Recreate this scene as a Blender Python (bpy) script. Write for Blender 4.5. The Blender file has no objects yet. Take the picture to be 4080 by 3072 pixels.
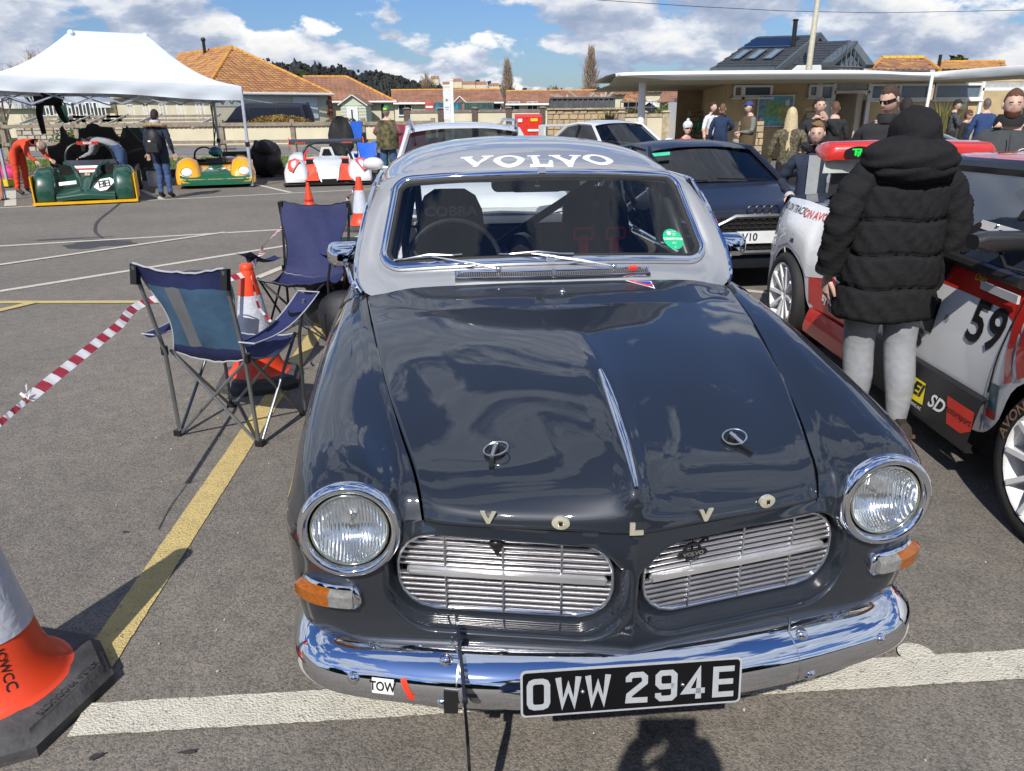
import bpy, bmesh, math, random
import numpy as np
from math import sin, cos, pi, radians, sqrt, atan2, hypot
from mathutils import Vector, Matrix, Euler
from mathutils.bvhtree import BVHTree
R = math.radians
SC = bpy.context.scene
COL = SC.collection
random.seed(7)
np.random.seed(7)
# --- camera, sky, sun
CAMH = 1.615
PITCH = 0.34418
ROLL = -0.00857
cam = bpy.data.cameras.new('camera')
camo = bpy.data.objects.new('camera', cam)
COL.objects.link(camo)
cam.sensor_fit = 'HORIZONTAL'
cam.sensor_width = 36.0
cam.lens = 36.0 * 3049.0 / 4080.0
cam.clip_start = 0.02
cam.clip_end = 9000
_f = Vector((0, cos(PITCH), -sin(PITCH)))
_u = Vector((0, sin(PITCH), cos(PITCH)))
_x = Vector((1, 0, 0))
_xx = _x * cos(ROLL) + _u * sin(ROLL)
_uu = -_x * sin(ROLL) + _u * cos(ROLL)
camo.matrix_world = Matrix(((_xx.x, _uu.x, -_f.x, 0), (_xx.y, _uu.y, -_f.y, 0), (_xx.z, _uu.z, -_f.z, CAMH), (0, 0, 0, 1)))
SC.camera = camo
SUN_EL = R(43.5)
SUN_AZ = R(14.3)            # light travels towards +y, this much to +x
ld = Vector((sin(SUN_AZ) * cos(SUN_EL), cos(SUN_AZ) * cos(SUN_EL), -sin(SUN_EL)))
sl = bpy.data.lights.new('sun', 'SUN')
sl.energy = 4.6
sl.angle = R(0.53)
sl.color = (1.0, 0.955, 0.88)
so = bpy.data.objects.new('sun', sl)
COL.objects.link(so)
so.rotation_euler = ld.to_track_quat('-Z', 'Y').to_euler()
W = bpy.data.worlds.new('World')
SC.world = W
W.use_nodes = True
nt = W.node_tree
nt.nodes.clear()
def wn(t, **k):
 n = nt.nodes.new(t)
 for a, b in k.items(): setattr(n, a, b)
 return n
def L(a, b): nt.links.new(a, b)
def wmath(op, a, b=None, c=None, clamp=False):
 n = wn('ShaderNodeMath', operation=op, use_clamp=clamp)
 for i, v in enumerate((a, b, c)):
  if v is None: continue
  if isinstance(v, (int, float)): n.inputs[i].default_value = v
  else: L(v, n.inputs[i])
 return n.outputs[0]
sky = wn('ShaderNodeTexSky', sky_type='NISHITA', sun_disc=False, sun_elevation=SUN_EL, sun_rotation=pi + SUN_AZ)
sky.air_density = 1.3; sky.dust_density = 0.4; sky.ozone_density = 3.0
tc = wn('ShaderNodeTexCoord')
sep = wn('ShaderNodeSeparateXYZ'); L(tc.outputs['Generated'], sep.inputs[0])
zpos = wmath('MAXIMUM', sep.outputs[2], 0.0)
def cloudnoise(dz, scale, detail, seed):
 """noise on a flat cloud deck seen in perspective"""
 q = wmath('ADD', zpos, 0.40 + dz)
 cb = wn('ShaderNodeCombineXYZ')
 L(wmath('DIVIDE', sep.outputs[0], q), cb.inputs[0]); L(wmath('DIVIDE', sep.outputs[1], q), cb.inputs[1]); cb.inputs[2].default_value = seed
 n = wn('ShaderNodeTexNoise')
 n.inputs['Scale'].default_value = scale; n.inputs['Detail'].default_value = detail
 n.inputs['Roughness'].default_value = 0.55; n.inputs['Distortion'].default_value = 0.1
 L(cb.outputs[0], n.inputs['Vector'])
 return n.outputs[0]
n0 = cloudnoise(0.0, 3.6, 10, 2.3)
n1 = cloudnoise(0.020, 3.6, 6, 2.3)
n2 = cloudnoise(0.0, 1.1, 3, 7.7)
base = wmath('ADD', wmath('ADD', n0, wmath('MULTIPLY', wmath('SUBTRACT', n2, 0.5), 0.40)), wmath('ADD', wmath('MULTIPLY', zpos, -0.11), 0.022))
def ramp(fac, pts):
 r = wn('ShaderNodeValToRGB')
 el = r.color_ramp.elements
 while len(el) < len(pts): el.new(0.5)
 for e, (p, c) in zip(el, pts):
  e.position = p; e.color = (c[0], c[1], c[2], 1)
 L(fac, r.inputs[0])
 return r.outputs[0]
cover = ramp(base, [(0.445, (0, 0, 0)), (0.485, (1, 1, 1))])
lit = wmath('ADD', wmath('MULTIPLY', wmath('SUBTRACT', n0, n1), 5.0), 0.42, clamp=True)
thick = ramp(base, [(0.48, (1, 1, 1)), (0.72, (0.70, 0.73, 0.78))])
ccol = ramp(lit, [(0.0, (3.1, 3.8, 5.2)), (0.4, (4.5, 5.1, 6.3)), (0.65, (6.8, 7.2, 7.9)), (1.0, (9.2, 9.1, 8.9))])
mx = wn('ShaderNodeMixRGB', blend_type='MULTIPLY'); mx.inputs[0].default_value = 1
L(ccol, mx.inputs[1]); L(thick, mx.inputs[2])
skc = wn('ShaderNodeMixRGB', blend_type='MULTIPLY'); skc.inputs[0].default_value = 1
skc.inputs[2].default_value = (0.42, 0.58, 0.92, 1)
L(sky.outputs[0], skc.inputs[1])
mix = wn('ShaderNodeMixRGB')
L(cover, mix.inputs[0]); L(skc.outputs[0], mix.inputs[1]); L(mx.outputs[0], mix.inputs[2])
bg = wn('ShaderNodeBackground'); bg.inputs[1].default_value = 0.105
L(mix.outputs[0], bg.inputs[0])
wo = wn('ShaderNodeOutputWorld'); L(bg.outputs[0], wo.inputs[0])
SC.view_settings.view_transform = 'Standard'
SC.view_settings.look = 'None'
SC.view_settings.gamma = 1
SC.view_settings.use_curve_mapping = False
SC.view_settings.exposure = 0.15
SC.render.engine = 'CYCLES'
# --- materials
MATS = {}
def mat(name, col, rough=0.5, metal=0.0, coat=0.0, var=0.12, vscale=8.0, bump=0.0, bscale=60.0, spec=0.5, sheen=0.0, flake=0, coatr=0.03):
 if name in MATS: return MATS[name]
 m = bpy.data.materials.new(name); m.use_nodes = True
 t = m.node_tree; b = t.nodes['Principled BSDF']
 b.inputs['Roughness'].default_value = rough
 b.inputs['Metallic'].default_value = metal
 b.inputs['Coat Weight'].default_value = coat
 b.inputs['Coat Roughness'].default_value = coatr
 b.inputs['Specular IOR Level'].default_value = spec
 if sheen: b.inputs['Sheen Weight'].default_value = sheen
 co = t.nodes.new('ShaderNodeTexCoord')
 n = t.nodes.new('ShaderNodeTexNoise')
 n.inputs['Scale'].default_value = vscale; n.inputs['Detail'].default_value = 5
 t.links.new(co.outputs['Object'], n.inputs['Vector'])
 r = t.nodes.new('ShaderNodeValToRGB')
 e = r.color_ramp.elements
 c = col
 e[0].position = 0.3; e[1].position = 0.7
 e[0].color = (c[0] * (1 - var), c[1] * (1 - var), c[2] * (1 - var), 1)
 e[1].color = (min(1, c[0] * (1 + var)), min(1, c[1] * (1 + var)), min(1, c[2] * (1 + var)), 1)
 t.links.new(n.outputs[0], r.inputs[0]); t.links.new(r.outputs[0], b.inputs['Base Color'])
 if bump:
  n2 = t.nodes.new('ShaderNodeTexNoise'); n2.inputs['Scale'].default_value = bscale; n2.inputs['Detail'].default_value = 3
  t.links.new(co.outputs['Object'], n2.inputs['Vector'])
  bp = t.nodes.new('ShaderNodeBump'); bp.inputs['Strength'].default_value = bump; bp.inputs['Distance'].default_value = 0.01
  t.links.new(n2.outputs[0], bp.inputs['Height']); t.links.new(bp.outputs[0], b.inputs['Normal'])
  if coat: pass
 MATS[name] = m
 return m
def glassmat(name, tint, refl=1.0, rough=0.0, ior=1.5):
 if name in MATS: return MATS[name]
 m = bpy.data.materials.new(name); m.use_nodes = True
 t = m.node_tree; t.nodes.clear()
 tr = t.nodes.new('ShaderNodeBsdfTransparent'); tr.inputs[0].default_value = (*tint, 1)
 gl = t.nodes.new('ShaderNodeBsdfGlossy'); gl.inputs['Roughness'].default_value = rough
 gl.inputs['Color'].default_value = (refl, refl, refl, 1)
 fr = t.nodes.new('ShaderNodeFresnel'); fr.inputs[0].default_value = ior
 ge = t.nodes.new('ShaderNodeNewGeometry'); mr = t.nodes.new('ShaderNodeMapRange'); mr.inputs[3].default_value = ior; mr.inputs[4].default_value = 1 / ior
 t.links.new(ge.outputs['Backfacing'], mr.inputs[0]); t.links.new(mr.outputs[0], fr.inputs[0])
 mxs = t.nodes.new('ShaderNodeMixShader'); out = t.nodes.new('ShaderNodeOutputMaterial')
 t.links.new(fr.outputs[0], mxs.inputs[0]); t.links.new(tr.outputs[0], mxs.inputs[1]); t.links.new(gl.outputs[0], mxs.inputs[2])
 t.links.new(mxs.outputs[0], out.inputs[0])
 MATS[name] = m
 return m
# --- mesh tools
def rotz(a):
 return Matrix.Rotation(a, 3, 'Z')
class MB:
 def __init__(s): s.v = []; s.f = []; s.m = []
 def add(s, vs, fs, mi=0, M=None):
  o = len(s.v)
  if M is not None: vs = [tuple(M @ Vector(p)) for p in vs]
  s.v.extend([tuple(map(float, p)) for p in vs]); s.f.extend([tuple(i + o for i in f) for f in fs]); s.m.extend([mi] * len(fs))
  return s
 def box(s, c, d, rot=None, mi=0, taper=1.0):
  x, y, z = d[0] / 2, d[1] / 2, d[2] / 2
  vs = [(-x, -y, -z), (x, -y, -z), (x, y, -z), (-x, y, -z), (-x * taper, -y * taper, z), (x * taper, -y * taper, z), (x * taper, y * taper, z), (-x * taper, y * taper, z)]
  M = Matrix.Translation(c)
  if rot is not None: M = M @ (Euler(rot).to_matrix().to_4x4() if not isinstance(rot, Matrix) else rot.to_4x4())
  return s.add(vs, [(0, 3, 2, 1), (4, 5, 6, 7), (0, 1, 5, 4), (1, 2, 6, 5), (2, 3, 7, 6), (3, 0, 4, 7)], mi, M)
 def beam(s, a, b, w, h, mi=0, up=(0, 0, 1)):
  a = Vector(a); b = Vector(b); d = b - a
  y = d.normalized(); x = y.cross(Vector(up))
  if x.length < 1e-4: x = Vector((1, 0, 0))
  x.normalize(); z = x.cross(y)
  M = Matrix(((x.x, y.x, z.x), (x.y, y.y, z.y), (x.z, y.z, z.z)))
  return s.box((a + b) / 2, (w, d.length, h), M, mi)
 def tube(s, path, r, n=8, closed=False, mi=0, caps=True, flat=1.0, up=None):
  P = [Vector(p) for p in path]; m = len(P)
  rr = r if isinstance(r, (list, tuple)) else [r] * m
  vs = []; prev = None
  for i, p in enumerate(P):
   if closed: d = P[(i + 1) % m] - P[i - 1]
   else: d = P[min(i + 1, m - 1)] - P[max(i - 1, 0)]
   d.normalize()
   if prev is None:
    a = Vector(up) if up else (Vector((0, 0, 1)) if abs(d.z) < 0.9 else Vector((1, 0, 0)))
    x = d.cross(a).normalized()
   else:
    x = (prev - d * prev.dot(d))
    if x.length < 1e-5: x = d.orthogonal()
    x.normalize()
   prev = x; y = x.cross(d)
   for k in range(n):
    t = 2 * pi * k / n
    vs.append(p + x * cos(t) * rr[i] + y * sin(t) * rr[i] * flat)
  fs = []
  for i in range(m if closed else m - 1):
   j = (i + 1) % m
   for k in range(n):
    k2 = (k + 1) % n
    fs.append((i * n + k, i * n + k2, j * n + k2, j * n + k))
  if caps and not closed:
   fs.append(tuple(range(n))); fs.append(tuple((m - 1) * n + k for k in range(n - 1, -1, -1)))
  return s.add(vs, fs, mi)
 def loft(s, rings, closed=True, caps=True, mi=0, M=None):
  n = len(rings[0]); vs = [p for r in rings for p in r]; fs = []
  for i in range(len(rings) - 1):
   for k in range(n if closed else n - 1):
    k2 = (k + 1) % n
    fs.append((i * n + k, i * n + k2, (i + 1) * n + k2, (i + 1) * n + k))
  if caps and closed:
   fs.append(tuple(range(n - 1, -1, -1))); fs.append(tuple((len(rings) - 1) * n + k for k in range(n)))
  return s.add(vs, fs, mi, M)
 def lathe(s, prof, c=(0, 0, 0), axis=(0, 0, 1), n=24, mi=0, caps=False):
  q = Vector(axis).to_track_quat('Z', 'Y').to_matrix()
  rings = [[Vector(c) + q @ Vector((r * cos(2 * pi * k / n), r * sin(2 * pi * k / n), z)) for k in range(n)] for r, z in prof]
  return s.loft(rings, True, caps, mi)
 def grid(s, P, mi=0, flip=False):
  nu = len(P); nv = len(P[0]); vs = [tuple(p) for r in P for p in r]; fs = []
  for i in range(nu - 1):
   for j in range(nv - 1):
    f = (i * nv + j, i * nv + j + 1, (i + 1) * nv + j + 1, (i + 1) * nv + j)
    fs.append(f[::-1] if flip else f)
  return s.add(vs, fs, mi)
 def prism(s, outl, d, M=None, mi=0):
  n = len(outl)
  vs = [(p[0], p[1], 0) for p in outl] + [(p[0], p[1], d) for p in outl]
  fs = [tuple(range(n - 1, -1, -1)), tuple(range(n, 2 * n))] + [(i, (i + 1) % n, n + (i + 1) % n, n + i) for i in range(n)]
  return s.add(vs, fs, mi, M)
 def ball(s, c, r, n=12, m=8, mi=0, M=None):
  r = (r, r, r) if isinstance(r, (int, float)) else r
  rings = []
  for i in range(m + 1):
   a = pi * i / m
   q = max(sin(a), 1e-3)
   rings.append([(c[0] + r[0] * q * cos(2 * pi * k / n), c[1] + r[1] * q * sin(2 * pi * k / n), c[2] - r[2] * cos(a)) for k in range(n)])
  return s.loft(rings, True, True, mi, M)
 def mirror(s, ax=0):
  o = len(s.v); n = len(s.f)
  for p in list(s.v):
   q = list(p); q[ax] = -q[ax]; s.v.append(tuple(q))
  for i in range(n):
   s.f.append(tuple(k + o for k in reversed(s.f[i]))); s.m.append(s.m[i])
  return s
 def mesh(s, name, mats, smooth=35, merge=None):
  me = bpy.data.meshes.new(name)
  me.from_pydata(s.v, [], s.f)
  for m in (mats if isinstance(mats, (list, tuple)) else [mats]): me.materials.append(m)
  me.polygons.foreach_set('material_index', s.m)
  if merge:
   bm = bmesh.new(); bm.from_mesh(me)
   bmesh.ops.remove_doubles(bm, verts=bm.verts, dist=merge)
   bmesh.ops.recalc_face_normals(bm, faces=bm.faces)
   bm.to_mesh(me); bm.free()
  if smooth:
   me.polygons.foreach_set('use_smooth', [True] * len(me.polygons))
   if smooth < 180: me.set_sharp_from_angle(angle=R(smooth))
  me.update()
  return me
 def build(s, name, mats, parent=None, smooth=35, merge=None, label=None):
  o = bpy.data.objects.new(name, s.mesh(name, mats, smooth, merge))
  COL.objects.link(o)
  if parent: o.parent = parent
  if label: o['label'] = label
  return o
def addobj(name, me, parent=None):
 o = bpy.data.objects.new(name, me); COL.objects.link(o)
 if parent: o.parent = parent
 return o
def thing(name, label, cat, loc=(0, 0, 0), rz=0, group=None):
 o = bpy.data.objects.new(name, None); COL.objects.link(o)
 o.location = loc; o.rotation_euler = (0, 0, rz); o['label'] = label; o['category'] = cat
 o.empty_display_size = 0.2
 if group: o['group'] = group
 return o
def tag(o, label, cat, group=None):
 o['label'] = label; o['category'] = cat
 if group: o['group'] = group
 return o
def kids(o): return [c for c in bpy.data.objects if c.parent == o]
def dup(root, loc, rz, label=None, group=None):
 r = root.copy(); COL.objects.link(r); r.location = loc; r.rotation_euler = (0, 0, rz)
 if label: r['label'] = label
 if group: r['group'] = group
 for ch in kids(root):
  c = ch.copy(); COL.objects.link(c); c.parent = r
  for g in kids(ch):
   d = g.copy(); COL.objects.link(d); d.parent = c
 return r
def cr1(P, n):
 """uniform Catmull-Rom along axis 0 of an array"""
 P = np.asarray(P, float)
 E = np.concatenate([[2 * P[0] - P[1]], P, [2 * P[-1] - P[-2]]])
 out = []
 for i in range(len(P) - 1):
  a, b, c, d = E[i], E[i + 1], E[i + 2], E[i + 3]
  for k in range(n):
   t = k / n
   out.append(0.5 * ((2 * b) + (c - a) * t + (2 * a - 5 * b + 4 * c - d) * t * t + (3 * b - a - 3 * c + d) * t ** 3))
 out.append(P[-1])
 return np.array(out)
def crs(net, nu, nv):
 A = cr1(net, nu)
 return np.swapaxes(cr1(np.swapaxes(A, 0, 1), nv), 0, 1)
def bvh(objs):
 vs = []; fs = []
 for o in objs:
  k = len(vs); vs.extend([v.co.copy() for v in o.data.vertices]); fs.extend([tuple(i + k for i in p.vertices) for p in o.data.polygons])
 return BVHTree.FromPolygons(vs, fs)
def text_mb(txt, size=1.0, bold=0.0, extr=0.0, align='CENTER', spacing=1.0, shear=0.0, sx=1.0):
 c = bpy.data.curves.new('txt', 'FONT'); c.body = txt; c.size = size; c.offset = bold; c.extrude = extr
 c.align_x = align; c.align_y = 'CENTER'; c.space_character = spacing; c.shear = shear; c.resolution_u = 3
 o = bpy.data.objects.new('txt', c); COL.objects.link(o)
 bpy.context.view_layer.update()
 me = bpy.data.meshes.new_from_object(o.evaluated_get(bpy.context.evaluated_depsgraph_get()))
 mb = MB(); mb.add([(v.co.x * sx, v.co.y, v.co.z) for v in me.vertices], [tuple(p.vertices) for p in me.polygons])
 bpy.data.objects.remove(o); bpy.data.curves.remove(c)
 return mb
def stroke_mb(strokes, w, closed=()):
 """flat ribbon letters: each stroke is a polyline in x,y; mitred"""
 mb = MB()
 for si, st in enumerate(strokes):
  P = [Vector((p[0], p[1])) for p in st]; cl = (P[0] - P[-1]).length < 1e-6
  if cl: P = P[:-1]
  n = len(P); vs = []
  for i in range(n):
   if cl: d0 = (P[i] - P[i - 1]).normalized(); d1 = (P[(i + 1) % n] - P[i]).normalized()
   else:
    d0 = (P[i] - P[i - 1]).normalized() if i else (P[1] - P[0]).normalized()
    d1 = (P[i + 1] - P[i]).normalized() if i < n - 1 else d0
   t = (d0 + d1).normalized() if (d0 + d1).length > 0.1 else d0
   nn = Vector((-t.y, t.x)); k = 1 / max(0.45, nn.dot(Vector((-d0.y, d0.x))))
   vs += [(P[i].x + nn.x * w / 2 * k, P[i].y + nn.y * w / 2 * k, si * 1e-5), (P[i].x - nn.x * w / 2 * k, P[i].y - nn.y * w / 2 * k, si * 1e-5)]
  fs = []
  for i in range(n if cl else n - 1):
   j = (i + 1) % n; fs.append((2 * i, 2 * i + 1, 2 * j + 1, 2 * j))
  mb.add(vs, fs)
 return mb
def rrect(w, h, r, n=5):
 out = []
 for cx, cy, a0 in ((w / 2 - r, h / 2 - r, 0), (-w / 2 + r, h / 2 - r, 90), (-w / 2 + r, -h / 2 + r, 180), (w / 2 - r, -h / 2 + r, 270)):
  for k in range(n + 1):
   a = R(a0 + 90 * k / n); out.append((cx + r * cos(a), cy + r * sin(a)))
 return out
def frameM(o, x, y):
 x = Vector(x).normalized(); y = Vector(y); y = (y - x * y.dot(x)).normalized(); z = x.cross(y)
 return Matrix(((x.x, y.x, z.x, o[0]), (x.y, y.y, z.y, o[1]), (x.z, y.z, z.z, o[2]), (0, 0, 0, 1)))
def decal(mb, M, tree, off=0.0012, cuts=0, maxd=1.0, maxlen=None):
 """wrap a flat shape on a surface: project along -Z of M on to the tree"""
 me = mb.mesh('d', [], 0)
 bm = bmesh.new(); bm.from_mesh(me)
 bmesh.ops.triangulate(bm, faces=bm.faces)
 if maxlen:
  for _ in range(5):
   ed = [e for e in bm.edges if e.calc_length() > maxlen]
   if not ed: break
   bmesh.ops.subdivide_edges(bm, edges=ed, cuts=1)
   bmesh.ops.triangulate(bm, faces=bm.faces)
 bmesh.ops.remove_doubles(bm, verts=bm.verts, dist=1e-5)
 zd = -(M.to_3x3() @ Vector((0, 0, 1))).normalized(); miss = []
 for v in bm.verts:
  p = M @ v.co
  h = tree.ray_cast(p - zd * maxd * 0.3, zd, maxd)
  if h[0] is not None: v.co = h[0] - zd * off
  else: miss.append(v)
 bmesh.ops.delete(bm, geom=miss, context='VERTS')
 out = MB(); bm.verts.index_update()
 out.add([v.co.copy() for v in bm.verts], [tuple(v.index for v in f.verts) for f in bm.faces])
 bm.free(); bpy.data.meshes.remove(me)
 return out
# --- ground
def asphalt():
 m = bpy.data.materials.new('asphalt'); m.use_nodes = True
 t = m.node_tree; b = t.nodes['Principled BSDF']; N = t.nodes.new; K = t.links.new
 co = N('ShaderNodeTexCoord')
 v = N('ShaderNodeTexVoronoi'); v.inputs['Scale'].default_value = 160; K(co.outputs['Object'], v.inputs['Vector'])
 v2 = N('ShaderNodeTexVoronoi'); v2.inputs['Scale'].default_value = 210; K(co.outputs['Object'], v2.inputs['Vector'])
 n = N('ShaderNodeTexNoise'); n.inputs['Scale'].default_value = 0.55; n.inputs['Detail'].default_value = 7; n.inputs['Roughness'].default_value = .62; K(co.outputs['Object'], n.inputs['Vector'])
 nf = N('ShaderNodeTexNoise'); nf.inputs['Scale'].default_value = 9; nf.inputs['Detail'].default_value = 6; K(co.outputs['Object'], nf.inputs['Vector'])
 r = N('ShaderNodeValToRGB'); e = r.color_ramp.elements
 e[0].position = 0.0; e[0].color = (.105, .097, .085, 1); e[1].position = 1.0; e[1].color = (.24, .215, .182, 1)
 k = e.new(.45); k.color = (.176, .160, .138, 1)
 sp = N('ShaderNodeSeparateColor'); K(v.outputs['Color'], sp.inputs[0])
 K(sp.outputs[0], r.inputs[0])
 r2 = N('ShaderNodeValToRGB'); e = r2.color_ramp.elements
 e[0].position = .3; e[0].color = (.80, .80, .81, 1); e[1].position = .72; e[1].color = (1.14, 1.12, 1.09, 1)
 K(n.outputs[0], r2.inputs[0])
 mx = N('ShaderNodeMixRGB'); mx.blend_type = 'MULTIPLY'; mx.inputs[0].default_value = 1
 K(r.outputs[0], mx.inputs[1]); K(r2.outputs[0], mx.inputs[2])
 r3 = N('ShaderNodeValToRGB'); e = r3.color_ramp.elements
 e[0].position = .0; e[0].color = (.55, .55, .55, 1); e[1].position = .28; e[1].color = (1, 1, 1, 1)
 K(v.outputs['Distance'], r3.inputs[0])
 r4 = N('ShaderNodeValToRGB'); e = r4.color_ramp.elements
 e[0].position = .32; e[0].color = (.86, .86, .86, 1); e[1].position = .68; e[1].color = (1.09, 1.08, 1.07, 1)
 K(nf.outputs[0], r4.inputs[0])
 mx2 = N('ShaderNodeMixRGB'); mx2.blend_type = 'MULTIPLY'; mx2.inputs[0].default_value = 1
 K(mx.outputs[0], mx2.inputs[1]); K(r4.outputs[0], mx2.inputs[2])
 K(mx2.outputs[0], b.inputs['Base Color'])
 b.inputs['Roughness'].default_value = .85
 inv = N('ShaderNodeMath'); inv.operation = 'ADD'; K(v.outputs['Distance'], inv.inputs[0]); K(v2.outputs['Distance'], inv.inputs[1])
 bp = N('ShaderNodeBump'); bp.inputs['Strength'].default_value = .35; bp.inputs['Distance'].default_value = .006; bp.invert = True
 K(inv.outputs[0], bp.inputs['Height']); K(bp.outputs[0], b.inputs['Normal'])
 return m
ASP = asphalt()
def sheet(name, P, z, m, kind='structure'):
 mb = MB(); mb.add([(p[0], p[1], z) for p in P], [tuple(range(len(P)))])
 o = mb.build(name, m, None, 0); o['kind'] = kind
 return o
GN = 3000
grassland = mat('field', (.06, .075, .03), .95, var=.3, vscale=.02)
sheet('ground', [(-GN, -GN), (GN, -GN), (GN, GN), (-GN, GN)], -0.02, grassland)
sheet('car_park', [(-60, -40), (60, -40), (60, 21.4), (-60, 21.4)], 0, ASP)
def paintmat(name, col):
 m = mat(name, col, .75, var=.10, vscale=14, bump=.9, bscale=140)
 t = m.node_tree; b = t.nodes['Principled BSDF']
 co = t.nodes.new('ShaderNodeTexCoord')
 n = t.nodes.new('ShaderNodeTexNoise'); n.inputs['Scale'].default_value = 75; n.inputs['Detail'].default_value = 5; n.inputs['Roughness'].default_value = .7
 t.links.new(co.outputs['Object'], n.inputs['Vector'])
 r = t.nodes.new('ShaderNodeValToRGB'); r.color_ramp.elements[0].position = .34; r.color_ramp.elements[1].position = .42
 t.links.new(n.outputs[0], r.inputs[0])
 mx = t.nodes.new('ShaderNodeMixRGB'); mx.inputs[1].default_value = (.17, .155, .13, 1)
 src = b.inputs['Base Color'].links[0].from_socket
 t.links.new(r.outputs[0], mx.inputs[0]); t.links.new(src, mx.inputs[2]); t.links.new(mx.outputs[0], b.inputs['Base Color'])
 return m
WHITE_LINE = paintmat('road_white', (.58, .55, .46))
YELLOW_LINE = paintmat('road_yellow', (.56, .43, .17))
def line(a, b, w, m, z=.004, name='painted_line'):
 a = Vector(a); b = Vector(b); d = (b - a).normalized(); n = Vector((-d.y, d.x)) * w / 2
 k = max(2, int((b - a).length / .02)) if (a.length < 5 and b.length < 9) else 2
 if k > 2:
  rng = random.Random(int(a.x * 977 + b.y * 31)); L1 = []; L2 = []
  for i in range(k + 1):
   p = a.lerp(b, i / k); j1 = 1 + rng.uniform(-.035, .035); j2 = 1 + rng.uniform(-.035, .035)
   L1.append(p + n * j1); L2.append(p - n * j2)
  vs = [(p.x, p.y, z) for p in L1] + [(p.x, p.y, z) for p in L2]
  mb = MB(); mb.add(vs, [(i, i + 1, k + 2 + i, k + 1 + i) for i in range(k)])
  o = mb.build(name, m, None, 0); o['kind'] = 'structure'; return o
 return sheet(name, [a + n, b + n, b - n, a - n], z, m)
# --- the grey saloon in front
def paint(name, col, metal=0.0, rough=.35, coat=1.0, flake=.0):
 m = mat(name, col, rough, metal, coat, var=.03, vscale=3, spec=.5)
 t = m.node_tree; b = t.nodes['Principled BSDF']
 co = t.nodes.new('ShaderNodeTexCoord')
 n = t.nodes.new('ShaderNodeTexNoise'); n.inputs['Scale'].default_value = 5.0; n.inputs['Detail'].default_value = 6
 t.links.new(co.outputs['Object'], n.inputs['Vector'])
 bp = t.nodes.new('ShaderNodeBump'); bp.inputs['Strength'].default_value = .02; bp.inputs['Distance'].default_value = .02
 t.links.new(n.outputs[0], bp.inputs['Height']); t.links.new(bp.outputs[0], b.inputs['Coat Normal'])
 r = t.nodes.new('ShaderNodeMapRange'); r.inputs[1].default_value = .3; r.inputs[2].default_value = .8; r.inputs[3].default_value = .0; r.inputs[4].default_value = .03
 t.links.new(n.outputs[0], r.inputs[0]); t.links.new(r.outputs[0], b.inputs['Coat Roughness'])
 return m
PG = paint('slate_grey_paint', (.015, .019, .026), rough=.4)
_b = MATS['slate_grey_paint'].node_tree.nodes['Principled BSDF']; _b.inputs['Coat IOR'].default_value = 1.66; _b.inputs['Specular IOR Level'].default_value = .15
PS = paint('silver_paint', (.40, .405, .41), metal=.40, rough=.36)
CH = mat('chrome', (.78, .80, .84), .035, 1.0, var=.03, vscale=6)
CHB = mat('brushed_alloy', (.70, .70, .71), .22, 1.0, var=.06, vscale=20)
BLK = mat('black_plastic', (.012, .012, .013), .35)
RUB = mat('black_rubber', (.015, .015, .015), .7, bump=.2)
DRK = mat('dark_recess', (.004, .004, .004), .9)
WHT = mat('white_vinyl', (.80, .80, .78), .4)
REDV = mat('red_vinyl', (.75, .05, .02), .4)
GLS = glassmat('windscreen_glass', (.93, .96, .95), 1.0, ior=1.62)
GLD = glassmat('tinted_glass', (.10, .12, .13), 1.0, ior=1.55)
CAR = thing('classic_saloon_car', 'slate grey and silver classic saloon with chrome bumper filling the foreground, plate OWW 294E', 'car', (0.261, 1.535, 0), radians(5.43))
def cpt(a, r=.112, y=.03, c=(.626, .742)):
 return (c[0] + r * cos(R(a)), y, c[1] + r * sin(R(a)))
SEAM = [(.466, .030, .750), (.474, .066, .800), (.489, .145, .832), (.521, .29, .865), (.578, .60, .921), (.626, .90, .963), (.672, 1.25, .993)]
FEN = [
 [SEAM[0], cpt(180), cpt(145, y=.03), cpt(110, y=.032), cpt(75, y=.032), cpt(38, y=.03), cpt(0)],
 [SEAM[1], (.508, .07, .803), (.537, .07, .830), (.588, .07, .862), (.655, .07, .870), (.722, .07, .832), (.757, .07, .742)],
 [SEAM[2], (.520, .15, .836), (.553, .15, .853), (.605, .15, .878), (.670, .15, .884), (.741, .15, .846), (.783, .15, .742)],
 [SEAM[3], (.550, .30, .869), (.584, .30, .880), (.635, .30, .896), (.695, .30, .897), (.760, .30, .858), (.800, .30, .745)],
 [SEAM[4], (.603, .60, .924), (.633, .60, .931), (.672, .60, .936), (.722, .60, .928), (.774, .60, .882), (.808, .60, .76)],
 [SEAM[5], (.648, .90, .966), (.672, .90, .968), (.702, .90, .966), (.742, .90, .950), (.784, .90, .90), (.812, .90, .77)],
 [SEAM[6], (.688, 1.25, .993), (.702, 1.25, .990), (.720, 1.25, .983), (.752, 1.25, .963), (.789, 1.25, .91), (.813, 1.25, .78)],
 ]
TOP = [(0, -.078, .746), (.16, -.045, .744), (.32, -.010, .746), SEAM[0], cpt(180), cpt(225), cpt(270), cpt(315), cpt(0), (.757, .07, .742), (.783, .15, .742), (.800, .30, .745)]
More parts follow.
